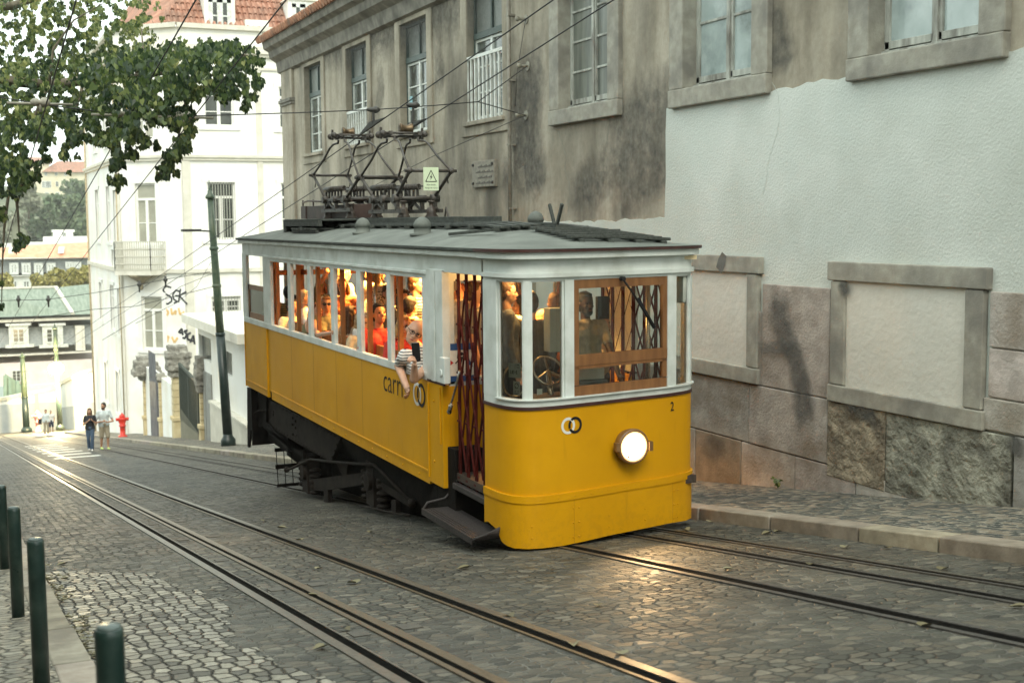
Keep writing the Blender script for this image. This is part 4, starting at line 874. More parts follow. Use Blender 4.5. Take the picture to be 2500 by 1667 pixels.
LP,LL=post(lp,top.z-lp.z,.14,'nearest tall green lamp post, leaning slightly, between the kiosk and the tram',(top.x-lp.x,-.35))
mb=MB(); c=LL(.81); mb.bar(c,c+V((.0,-.5,.03)),.05,.05); mb.box(c.x-.22,c.x+.22,c.y-.98,c.y-.4,c.z+.0,c.z+.08,None); 
o=mb.build('floodlight','dark_iron',LP)
p2=onX(65,1052,-118); post((p2.x,p2.y,p2.z),onX(50,858,-118).z-p2.z,.26,'far green lamp post with a dark foot, left of the far couple',(0,-.1))
p3=onX(147,1047,-112); P3r,L3=post((p3.x,p3.y,p3.z),onX(134,785,-112).z-p3.z,.2,'far slender green lamp post that carries the one lit lamp',(0,-.1))
lz=onX(137,900,-111.3)
mat('lamp_glow',(1,.9,.6),emit=(1,.86,.5),es=40)
mb=MB(); mb.ball(lz,(.5,.62,.5),16,11); mb.build('lit_lantern','lamp_glow',P3r)
mb=MB(); mb.bar(lz+V((-.7,.25,.35)),lz+V((.1,0,.35)),.1,.1); mb.build('lamp_arm','lamp_green',P3r)
def light(name,kind,loc,e,col,parent,size=.3,rot=None,**k):
    d=bpy.data.lights.new(name,kind); d.energy=e; d.color=col
    if kind=='POINT': d.shadow_soft_size=size
    if kind=='AREA': d.size=size; 
    if kind=='SPOT': d.shadow_soft_size=size
    for a,b in k.items(): setattr(d,a,b)
    o=bpy.data.objects.new(name,d); COL.objects.link(o); o.location=V(loc)-V(parent['_w']); o.parent=parent; 
    if rot is not None: o.rotation_euler=rot
    return o
light('lamp_light','POINT',lz+V((.9,-.3,-.6)),12000,(1,.78,.42),P3r,.4)
# bollards
def bollard(px,pyb,pyt,rad,label,Y=None):
    b=gnd(px[0],pyb,.12); 
    r=root('bollard',b,label,'bollard','dark green steel bollards along the left kerb'); H=.8
    mb=MB(); mb.lathe(b-V((0,0,.1)),(0,0,1),[(rad,0),(rad,H+.08),(rad*.97,H+.1),(rad*.86,H+.105)],24); mb.build('post','bollard_green',r)
    mb=MB(); mb.lathe(b+V((0,0,H+.004)),(0,0,1),[(rad*.86,0),(rad*.8,.008),(.001,.012)],24); mb.build('top_plate',mat('bollard_top',(.05,.075,.07),(.1,.13,.12),12,.35),r)
    return b
b1=bollard((45,),1505,0,.045,'second bollard from the left edge, standing complete in the picture')
b0=bollard((12,),1388,0,.045,'bollard cut by the left edge of the picture')
def bollard_at(x,y,rad,label):
    b=V((x,y,gz(x)+.12)); r=root('bollard',b,label,'bollard','dark green steel bollards along the left kerb'); H=.8
    mb=MB(); mb.lathe(b-V((0,0,.1)),(0,0,1),[(rad,0),(rad,H+.08),(rad*.97,H+.1),(rad*.86,H+.105)],24); mb.build('post','bollard_green',r)
    mb=MB(); mb.lathe(b+V((0,0,H+.004)),(0,0,1),[(rad*.86,0),(rad*.8,.008),(.001,.012)],24); mb.build('top_plate','bollard_top',r)
# third: top at (86,1315); fourth: top at (267,1527)
def from_top(px,py,xx): 
    # find X so that post top (ground+.12+.93+.01) projects on the pixel
    d=ray(px,py); t=(-1.6+.93)/(d.z-.14*d.x); return CAM+d*t
q=from_top(86,1315,0); bollard_at(q.x,q.y,.044,'third bollard from the left, scuffed, base below the picture'); print('b3',q)
q=from_top(266,1528,0); bollard_at(q.x,q.y,.044,'nearest bollard, only its top standing in the bottom left corner'); print('b4',q,b1,b0)
# hydrants
def hydrant(px,pyb,X,H,label,mt='hydrant_red'):
    b=onX(px,pyb,X) if X else gnd(px,pyb,.12); r=root('fire_hydrant',b,label,'hydrant'); s=H/1.15
    mb=MB(); mb.lathe(b,(0,0,1),[(.22*s,0),(.22*s,.06*s),(.13*s,.09*s),(.12*s,.5*s),(.17*s,.53*s),(.17*s,.57*s),(.13*s,.6*s),(.2*s,.82*s),(.22*s,.88*s),(.22*s,.94*s),(.12*s,.97*s)],18); mb.build('barrel',mt,r)
    mb=MB(); mb.lathe(b+V((0,0,.96*s)),(0,0,1),[(.13*s,0),(.15*s,.05*s),(.12*s,.12*s),(.05*s,.17*s),(.04*s,.22*s)],14); mb.build('bonnet',mt,r)
    for dy in (-1,1):
        mb=MB(); mb.cyl(b+V((0,dy*.15*s,.87*s)),b+V((0,dy*.3*s,.87*s)),.07*s,.08*s,12); mb.build('outlet',mt,r)
mat('hydrant_red',(.62,.03,.015),(.75,.06,.03),5,.4); mat('hydrant_worn',(.45,.06,.05),(.7,.5,.45),6,.6)
hydrant(300,1066,None,1.2,'bright red fire hydrant on the pavement beside the white house'); hydrant(93,1054,-112,1.75,'faded red and white hydrant beside the far lamp post','hydrant_worn')
# ---------------------------------------------------------------- overhead wires
mat('wire',(.012,.012,.012)); mat('insulator',(.2,.19,.15),(.3,.28,.22),8,.5)
def wire(name,pts,r,label,cat='wire',group=None,mt='wire'):
    mb=MB(); mb.tube(pts,r,6); o=mb.build(name,mt); return tag(o,label,cat,group)
def trolley(Y,c,label,x0=-95,x1=12):
    pts=[V((x0+(x1-x0)*i/12,Y,.14*(x0+(x1-x0)*i/12)+c)) for i in range(13)]; return wire('trolley_wire',pts,.008,label,group='trolley wires over the tracks')
trolley(5.65,5.43,'left trolley wire of the pair above the tram')
trolley(6.25,5.42,'right trolley wire of the pair above the tram')
trolley(2.24,5.42,'left trolley wire over the empty track, crossing the leaves')
trolley(3.06,5.42,'right trolley wire over the empty track, crossing the white house cornice')
trolley(1.15,5.3,'leftmost trolley wire, running down through the hanging leaves')
def Wp(px,py,Y): return onY(px,py,Y)
sp=[Wp(-60,228,1.05),Wp(0,238,1.3),Wp(100,252,1.7),onY(290,281,2.24),onY(462,284,3.06),onY(720,276,4.9),onY(915,268,5.75),onY(1060,258,6.35),onY(1167,250,7.2)]
X0=-17.6
sp=[onX(px,py,X0) for px,py in ((-200,205),(0,238),(100,255),(290,279),(462,284),(720,276),(915,268),(1060,258),(1167,249))]
wire('span_wire',sp,.008,'long span wire crossing the picture above the pantographs','wire')
yk=onX(1167,249,X0)
for e,lab in (((1287,162),'upper short stay wire fixed to the brown wall'),((1283,282),'lower short stay wire fixed to the brown wall')): wire('stay_wire',[yk,onY(e[0],e[1],9.08)],.008,lab)
wire('stay_wire',[onY(1283,282,9.05),onY(1065,378,8.6),onY(760,530,7.9),onY(640,600,7.4)],.006,'thin guy wire running down from the brown wall behind the front pantograph')
for i,(px,py,lab) in enumerate(((98,250,'pale insulator on the span wire among the leaves at left'),(300,278,'insulator hanger on the span wire above the left trolley wire'),(447,283,'insulator hanger on the span wire in front of the white house'))):
    c=onX(px,py,X0); mb=MB(); mb.lathe(c-V((0,.12,0)),(0,1,0),[(.02,0),(.05,.04),(.05,.09),(.03,.11),(.06,.15),(.06,.2),(.02,.24)],10); mb.cyl(c,c-V((0,0,.12)),.02,n=6); mb.cyl(c-V((0,.4,.02)),c+V((0,.4,-.02)),.018,n=6); tag(mb.build('insulator','insulator'),lab,'insulator')
for i,(px,py,Y,lab) in enumerate(((905,268,5.65,'dark wedge hanger where the span wire meets the left trolley wire'),(1045,258,6.25,'dark wedge hanger where the span wire meets the right trolley wire'))):
    c=onX(px,py,X0); q=V((c.x-.1,Y,.14*(c.x)+5.42)); c=V((X0,Y,c.z)); mb=MB(); mb.lathe(c-V((0,.1,0)),(0,1,0),[(.015,0),(.035,.05),(.035,.1),(.05,.12),(.05,.15),(.015,.2)],10)
    a=V((X0+.55,Y,.14*(X0+.55)+5.43)); b=V((X0-.75,Y,.14*(X0-.75)+5.43)); mb.prism([(0,0),(1,0),(.45,1)],lambda p:(b.x+(a.x-b.x)*p[0],Y-.015,b.z+(a.z-b.z)*p[0]+.09*p[1]),lambda p:(b.x+(a.x-b.x)*p[0],Y+.015,b.z+(a.z-b.z)*p[0]+.09*p[1])); mb.bar(c,V((X0,Y,.14*X0+5.45)),.03,.03,(0,1,0)); tag(mb.build('wire_hanger','dark_iron'),lab,'wire hanger')
for (px,py,lab) in ((1287,162,'upper rusty anchor eye bolted to the brown wall'),(1283,282,'lower rusty anchor eye bolted to the brown wall'),(1283,48,'small wall anchor near the top beside the grey pipe')):
    c=onY(px,py,9.08); mb=MB(); mb.cyl(c+V((0,.05,0)),c-V((0,.14,0)),.025,n=8); mb.cyl(c+V((0,.03,0)),c,.08,n=10); mb.ball(c-V((0,.15,0)),.045,8,6); tag(mb.build('wall_anchor','insulator'),lab,'wall anchor')
wire('stay_wire',[onY(1283,48,9.0),onY(1262,180,9.04),onY(1258,260,9.04)],.005,'thin vertical cable hanging between the wall anchors')
def Xw(X,*ps): return [onX(a,b,X) for a,b in ps]
wire('span_wire',Xw(-52,(-60,737),(0,734),(118,731),(230,715),(340,695),(404,682),(513,664)),.012,'distant span wire crossing the green hipped roof and the corner balcony')
for a in (45,118,340,404): 
    c=onX(a,731 if a<200 else (695 if a<400 else 683),-52); mb=MB(); mb.cyl(c+V((0,0,.15)),c-V((0,0,.3)),.05,.03,8); mb.ball(c,.09,8,6); tag(mb.build('insulator','dark_iron'),{45:'small dark hanger on the distant span wire, far left',118:'small dark hanger on the distant span wire over the green roof',340:'small dark hanger below the corner balcony',404:'small dark hanger right of the corner balcony'}[a],'insulator')
wire('span_wire',Xw(-60,(0,778),(100,775),(228,755),(330,748),(520,700)),.014,'lower distant cable sagging across the mansard dormers','wire')
wire('span_wire',Xw(-47,(515,640),(480,700),(430,740),(330,790)),.008,'thin cable drooping from the near lamp post to the white house','wire')
wire('span_wire',Xw(-44,(518,668),(440,700),(350,770),(250,830)),.008,'second thin cable drooping down from the near lamp post','wire')
# ---------------------------------------------------------------- fallen leaves
leafmat('leaf_fallen',[(.09,.075,.04),(.17,.15,.085),(.26,.24,.15)],.05,.7)
random.seed(21)
spots=[(1400,1578),(1515,1598),(1870,1305),(1900,1300),(2065,1338),(2165,1340),(1675,1296),(2305,1392),(1735,1275),(645,1272),(765,1455),(730,1320),(780,1390),(846,1540),(690,1290),(150,1380),(155,1415),(1780,1392),(2480,1485),(2260,1530),(905,1300),(1130,1390),(1245,1507),(780,1585),(1460,1480),(860,1425),(1980,1380)]
base=None
def leafmesh(p,k,a,g):
    mb=MB(); mb.cc=(g,g,g); ca,sa=math.cos(a),math.sin(a); s=.14
    pts=[]
    for u,v in heart:
        x=(u*ca-(v-.45)*sa)*k; y=(u*sa+(v-.45)*ca)*k; pts.append(V((p.x+x,p.y+y,p.z+s*x+.012+abs(u)*k*.5)))
    b=len(mb.v); mb.v+=pts; mb.f+=[(0,1,2,3,4,5),(0,5,6,7,8,9)]; mb.c+=[mb.cc]*2; mb.sm+=[False]*2; return mb
for (px,py) in spots:
    off=.0 if not (px>1700 and py<1275) else 0
    p=gnd(px,py,.0); o=leafmesh(p,random.uniform(.06,.1),random.uniform(0,6.28),random.random()).build('fallen_leaf','leaf_fallen',vcol=True,fixn=False)
    tag(o,'small dry fallen leaf lying on the cobbles','leaf','fallen leaves scattered on the cobbles')
mb=MB()
for i in range(420):
    x=-14.5+random.random()**1.2*7.5; y=.69+abs(random.gauss(0,.08)); g=random.random(); mb.cc=(g,g,g)
    t=leafmesh(V((x,y,.14*x+random.uniform(.0,.04))),random.uniform(.02,.05),random.uniform(0,6.28),g)
    if noise.noise(V((x*1.1,0,3)))<-.02: continue
    b=len(mb.v); mb.v+=t.v; mb.f+=[tuple(b+i for i in f) for f in t.f]; mb.c+=t.c; mb.sm+=t.sm
tag(mb.build('leaf_litter','leaf_fallen',vcol=True,fixn=False),'drift of dry leaves and grit along the left kerb','leaf litter',kind='stuff')
mb=MB()
for i in range(26):
    c=onY(1900,1185,9.0)+V((random.gauss(0,.05),-.03+random.gauss(0,.02),random.uniform(0,.1))); a=V((random.gauss(0,1),random.gauss(0,1),random.gauss(0,1))).normalized()*.03; e=a.orthogonal().normalized()*.02; mb.cc=(.5,.5,.5); mb.q(c-a,c+e,c+a,c-e)
tag(mb.build('weed','leaf_near',vcol=True,fixn=False),'tiny green weed growing where the stone wall meets the pavement','plant')
# ---------------------------------------------------------------- the tram
def proj(p):
    d=V(p)-CAM; c=[sum(RM[i][j]*d[i] for i in range(3)) for j in range(3)]; return c[0]/c[2]*F+1250,c[1]/c[2]*F+833.5
mat('tram_yellow',(.58,.28,.002),(.66,.325,.003),2.2,.5,bs=.06,bscale=40,c3=(.54,.255,.002),sc3=1.1,coat=0,rvar=.15,spec=.2)
mt=MATS['tram_yellow']; n=mt.node_tree.nodes; l=mt.node_tree.links; p=n['Principled BSDF']; old=p.inputs['Base Color'].links[0].from_socket
g=n.new('ShaderNodeNewGeometry'); sp=n.new('ShaderNodeSeparateXYZ'); l.new(g.outputs['Position'],sp.inputs[0]); mr=n.new('ShaderNodeMapRange'); mr.inputs[1].default_value=-.95; mr.inputs[2].default_value=-1.6; l.new(sp.outputs[2],mr.inputs[0])
f=nz(n,l,vmap(n,l,(1,1,1)),14,8,.7); k=math_(n,l,'MULTIPLY',mr.outputs[0],math_(n,l,'GREATER_THAN',f,.53)); k2=math_(n,l,'MULTIPLY',k,.16)
f3=ramp(n,l,nz(n,l,vmap(n,l,(5,5,.5)),3,6),[(.62,(0,0,0)),(.8,(.3,.3,.3))]); l.new(mix(n,l,f3,mix(n,l,k2,old,(.12,.07,.02)),(.25,.12,.01)),p.inputs['Base Color'])
mat('tram_white',(.6,.65,.62),(.68,.715,.69),5,.45,bs=.12,bscale=70,c3=(.5,.53,.49),sc3=3)
mat('tram_maroon',(.035,.012,.01),(.06,.02,.016),12,.5); mat('tram_roof',(.115,.128,.113),(.165,.18,.16),3,.8,bs=.3,bscale=60,c3=(.095,.105,.093),sc3=1.2); mat('roof_wood',(.028,.032,.027),(.06,.067,.058),9,.75,bs=.3,bscale=50,stretch=(1,3,3))
mat('wood_brown',(.17,.07,.022),(.25,.115,.04),14,.5,stretch=(1,1,.2),bs=.1); mat('wood_orange',(.2,.075,.02),(.3,.12,.035),10,.45,stretch=(1,1,.2)); mat('under',(.006,.005,.004),(.013,.01,.008),7,.85,spec=.1,bs=.6,bscale=35); mat('girder',(.014,.01,.008),(.028,.021,.016),6,.8,spec=.18,bs=.4,bscale=40)
mat('gate_red',(.055,.008,.006),(.1,.014,.01),14,.7,spec=.15); mat('step_metal',(.018,.014,.014),(.04,.032,.03),30,.55,bs=.8,bscale=90,rvar=.2); mat('panto_metal',(.03,.026,.022),(.075,.062,.05),14,.5,bs=.3,bscale=60); mat('copper',(.09,.06,.035),(.17,.12,.07),20,.45,.7); mat('porcelain',(.05,.035,.028),(.09,.07,.055),10,.4)
mat('interior_cream',(.62,.5,.3),(.7,.58,.36),3,.6); mat('floor_wood',(.03,.02,.014),(.06,.04,.028),12,.7,stretch=(.2,2,1)); mat('ink_black',(.008,.008,.01),rough=.6,spec=.3); mat('ink_white',(.72,.72,.68)); mat('paper',(.7,.69,.64),(.78,.77,.72),20,.7); mat('chrome',(.4,.38,.34),(.5,.48,.44),9,.25,1)
glassmat('clear_glass',(.86,.88,.84),.02,.1); glassmat('dull_glass',(.5,.6,.52),.1,.3)
mat('sign_green',(.62,.72,.5)); mat('sign_blue',(.02,.08,.25)); mat('sign_red',(.5,.03,.03)); mat('grey_enamel',(.4,.43,.38),(.47,.5,.44),6,.4); mat('dark_red',(.12,.02,.02))
T=root('tram',(-17,5.81,gz(-17)),'yellow and white funicular tram number 2 full of passengers, headlight on','tram')
ctl=[(4.68,-11.42),(4.68,-11.25),(4.683,-11.06),(4.70,-10.88),(4.75,-10.73),(4.84,-10.635),(4.96,-10.60),(5.15,-10.605),(5.35,-10.635),(5.65,-10.69),(5.92,-10.75),(6.2,-10.80),(6.45,-10.85),(6.63,-10.905),(6.77,-10.965),(6.87,-11.04),(6.93,-11.13),(6.945,-11.25),(6.945,-11.42)]
def cr(p0,p1,p2,p3,t): return tuple(.5*((2*b)+(-a+c)*t+(2*a-5*b+4*c-d)*t*t+(-a+3*b-3*c+d)*t**3) for a,b,c,d in zip(p0,p1,p2,p3))
PLN=[]
for i in range(1,len(ctl)-2):
    for k in range(8): PLN.append(cr(ctl[i-1],ctl[i],ctl[i+1],ctl[i+2],k/8))
PLN.append(ctl[-2]); PLN=[V((x,y,0)) for y,x in PLN]; NP=len(PLN)
NRM=[]
for i in range(NP):
    d=PLN[min(i+1,NP-1)]-PLN[max(i-1,0)]; NRM.append(V((d.y,-d.x,0)).normalized())
def s_at(px,z=.4):
    lo=0
    for i in range(NP-1):
        a=proj(PLN[i]+V((0,0,z)))[0]; b=proj(PLN[i+1]+V((0,0,z)))[0]
        if a<=px<=b: return i+(px-a)/(b-a)
    return 0 if px<proj(PLN[0]+V((0,0,z)))[0] else NP-1
def fp(s,z,o=0.):
    i=min(int(s),NP-2); t=s-i; return PLN[i].lerp(PLN[i+1],t)+NRM[i].lerp(NRM[i+1],t)*o+V((0,0,z))
def srange(s0,s1):
    return [s0]+[i for i in range(int(s0)+1,int(math.ceil(s1))) if i-s0>.05 and s1-i>.05]+[s1]
def fstrip(mb,s0,s1,z0,z1,o1,o0,smooth=True):
    zf0=z0 if callable(z0) else (lambda s:z0); zf1=z1 if callable(z1) else (lambda s:z1)
    rings=[[fp(s,zf0(s),o1),fp(s,zf1(s),o1),fp(s,zf1(s),o0),fp(s,zf0(s),o0)] for s in srange(s0,s1)]
    b=len(mb.v)
    for j in range(4):
        k=(j+1)%4; b=len(mb.v)
        for r in rings: mb.v+=[r[j],r[k]]
        for i in range(len(rings)-1): mb.f.append((b+2*i,b+2*i+1,b+2*i+3,b+2*i+2)); mb.c.append(mb.cc); mb.sm.append(j in(0,2) and smooth)
    mb.q(*rings[0]); mb.q(*rings[-1]); return mb
def zpx(px,py,s): p=fp(s,0); return onX(px,py,p.x).z
bot=[(1195,1272),(1208,1284),(1214,1290),(1221,1305),(1228,1322),(1240,1331),(1256,1337),(1290,1339),(1323,1337),(1373,1331),(1430,1319),(1485,1306),(1560,1291),(1634,1276),(1672,1270),(1684,1264),(1691,1250),(1700,1240)]
def botz(s):
    px=proj(fp(s,-1.5))[0]
    for (a,b),(c,d) in zip(bot,bot[1:]):
        if a<=px<=c: return zpx(px,b+(d-b)*(px-a)/(c-a),s)
    return zpx(1195,1272,s) if px<1300 else zpx(1695,1244,s)
E0,E1=0,NP-1
# yellow apron of the cab
mb=MB(); fstrip(mb,E0,E1,-.99,-.155,0,-.04); mb.build('front_panel','tram_yellow',T)
mb=MB(); fstrip(mb,E0,E1,botz,-1.0,.012,-.03); sk_=mb.build('front_skirt','tram_yellow',T)
mb=MB(); fstrip(mb,E0,E1,-1.035,-.965,.022,0); mb.build('belt_moulding','tram_yellow',T,bevel=.004)
mb=MB(); ss=[s_at(p,-1.3) for p in (1298,1398,1412,1485,1573,1643,1652)]
for i,s in enumerate(ss):
    for z in ([-1.12,-1.26,-1.4,-1.52] if i in (1,2,5,6) else [-1.25,-1.36,-1.46]):
        if z>botz(s)+.02: mb.ball(fp(s,z,.014),.0085,8,5)
for k in range(7): mb.ball(fp(s_at(1320+40*k,-1.1),-1.0,.026),.006,6,4)
mb.build('rivets','tram_yellow',sk_)
mb=MB()
for p in (1400,1640): s=s_at(p,-1.3); fstrip(mb,s,s+.05,botz,-1.04,.0135,0,False)
mb.build('panel_seam',mat('seam',(.22,.1,.004)),sk_)
mb=MB(); fstrip(mb,E0,E1,-.155,-.125,.014,-.02); mb.build('maroon_line','tram_maroon',T)
SB,ST=-.055,1.045
mb=MB(); fstrip(mb,E0,E1,-.125,SB,.004,-.06); fstrip(mb,s_at(1212),s_at(1689),SB-.012,SB,.03,0); fstrip(mb,E0,E1,ST,1.262,.0,-.06)
posts=[(1190,1213),(1278,1297),(1379,1401),(1629,1650),(1684,1700)]
for a,b in posts:
    s0=s_at(a) if a>1190 else 0; s1=s_at(b) if b<1700 else NP-1; fstrip(mb,s0,s1,SB,ST,.006,-.06)
mb.build('front_frame','tram_white',T,bevel=.004)
mb=MB(); fstrip(mb,E0,E1,1.075,1.115,.028,0); fstrip(mb,E0,E1,1.235,1.25,.02,0); fstrip(mb,E0,E1,1.25,1.31,.075,0); mb.build('front_cornice','tram_white',T,bevel=.008)
mb=MB(); fstrip(mb,E0,E1,1.31,1.34,.105,0); mb.build('roof_edge_strip','tram_maroon',T,bevel=.004)
openings=[(1213,1278),(1297,1379),(1650,1684)]
for a,b in openings:
    f=MB(); s0,s1=s_at(a),s_at(b); fstrip(f,s0,s1,SB,ST,-.03,-.034); f.build('window_pane','clear_glass',T)
    f=MB(); d=(s1-s0)*.06; fstrip(f,s0,s0+d,SB,ST,-.012,-.05); fstrip(f,s1-d,s1,SB,ST,-.012,-.05); fstrip(f,s0,s1,ST-.012,ST,-.01,-.05); f.build('window_bead','tram_white',T)
# wooden windscreen
s0,s1=s_at(1401),s_at(1629); ws=MB(); zm0=zpx(1515,858,s_at(1515)); zm1=zpx(1515,884,s_at(1515)); L_=s1-s0
fstrip(ws,s0,s1,SB,SB+.09,-.005,-.045); fstrip(ws,s0,s1,zm1,zm0,.0,-.045); fstrip(ws,s0,s1,ST-.085,ST,-.005,-.045)
fstrip(ws,s0,s0+L_*.055,SB+.1,ST-.08,-.004,-.045); fstrip(ws,s1-L_*.065,s1,SB+.1,ST-.08,-.004,-.045); fstrip(ws,s0,s1,zm1-.03,zm1-.003,-.004,-.04)
wso=ws.build('windscreen','wood_brown',T,bevel=.004)
f=MB(); fstrip(f,s0+L_*.05,s1-L_*.06,SB+.08,zm1-.025,-.025,-.029); fstrip(f,s0+L_*.05,s1-L_*.06,zm0,ST-.08,-.025,-.029); f.build('pane','clear_glass',wso)
# wiper
a=fp(s_at(1515),zpx(1517,680,s_at(1517)),.03); b=fp(s_at(1590,.6),zpx(1590,800,s_at(1590)),.045); f=MB(); f.tube([a,a.lerp(b,.3)+V((.02,0,0)),b],.011,6); f.cyl(a-V((.03,0,0)),a+V((.03,0,0)),.022,n=10); c_=fp(s_at(1552,.6),zpx(1552,728,s_at(1552)),.03); f.bar(c_,b,.02,.03); f.build('wiper','ink_black',wso)
# interlocking ring emblem + number on the front
def emblem(par,P,c,r,w_,gap,sx=1.):
    m1=MB(); annulus(m1,lambda u,v:P(c[0]+u*sx,c[1]+v),-gap,0,r-w_,r); m1.build('ring_emblem','ink_white',par,fixn=False)
    m2=MB(); P2=lambda u,v:P(c[0]+u*sx,c[1]+v,.0015); annulus(m2,P2,gap,0,r-w_,r,R(-150),R(132)); m2.build('ring_emblem','ink_black',par,fixn=False)
    m3=MB(); annulus(m3,lambda u,v:P(c[0]+u*sx,c[1]+v,.003),gap,0,r-w_,r,R(140),R(202)); m3.build('ring_emblem','ink_black',par,fixn=False)
al=[0]
for i in range(1,NP): al.append(al[-1]+(PLN[i]-PLN[i-1]).length)
def s_of(L):
    for i in range(NP-1):
        if al[i]<=L<=al[i+1]: return i+(L-al[i])/(al[i+1]-al[i])
    return NP-1
def l_of(s): i=min(int(s),NP-2); return al[i]+(s-i)*(al[i+1]-al[i])
PF=lambda u,v,o=0:fp(s_of(u),v,.004+o)
sc_=s_at(1395,-.3); zc=zpx(1395,1038,sc_); emblem(T,PF,(l_of(sc_),zc),.08,.026,.04)
mb=MB(); sn=s_at(1636,-.3); zn=zpx(1636,1003,sn); Ln=l_of(sn); text(mb,'2',lambda u,v:PF(Ln+u,zn+v),.13,sx=.85,bold=.002); mb.build('number','ink_black',T,fixn=False)
# headlight
sh=s_at(1531,-.6); hz=zpx(1531,1085,sh); hc_=fp(sh,hz,0); hn=V((1,.02,0)).normalized(); r_=.17
mb=MB(); mb.lathe(hc_-hn*.03,hn,[(r_*.8,0),(r_*.92,.05),(r_,.1),(r_*1.03,.145),(r_*.98,.165),(r_*.86,.168),(r_*.84,.15),(.02,.13)],36)
mb.box(hc_.x+.1,hc_.x+.16,hc_.y-r_*1.2,hc_.y-r_*.95,hz-.03,hz+.05); mb.box(hc_.x+.1,hc_.x+.16,hc_.y+r_*.95,hc_.y+r_*1.18,hz-.05,hz+.04)
HL=mb.build('headlight',mat('lamp_brown',(.16,.08,.03),(.24,.13,.05),8,.4),T)
mat('headlight_glow',(1,.9,.7),emit=(1,.8,.48),es=14)
mb=MB(); mb.lathe(hc_+hn*.13,hn,[(r_*.74,0),(r_*.6,.014),(r_*.35,.026),(.004,.03)],32); mb.build('lens','headlight_glow',HL)
mb=MB(); mb.lathe(hc_+hn*.118,hn,[(r_*.86,0),(r_*.86,.012),(r_*.74,.016),(r_*.72,.0)],32); mb.build('warm_glow_rim',mat('rim_glow',(.9,.6,.3),emit=(1,.6,.25),es=1.6),HL)  # emissive ring paints the warm edge of the headlight's glow
mb=MB(); mb.cyl(hc_+hn*.15+V((0,-.07,-.09)),hc_+hn*.158+V((0,-.07,-.09)),.014,n=9); mb.build('lens_chip',mat('chip',(.5,.35,.18)),HL)
light('headlight_beam','SPOT',hc_+hn*.22,85,(1,.62,.28),HL,.06,rot=V((-1,.12,.42)).to_track_quat('Z','Y').to_euler(),spot_size=R(78),spot_blend=.7)
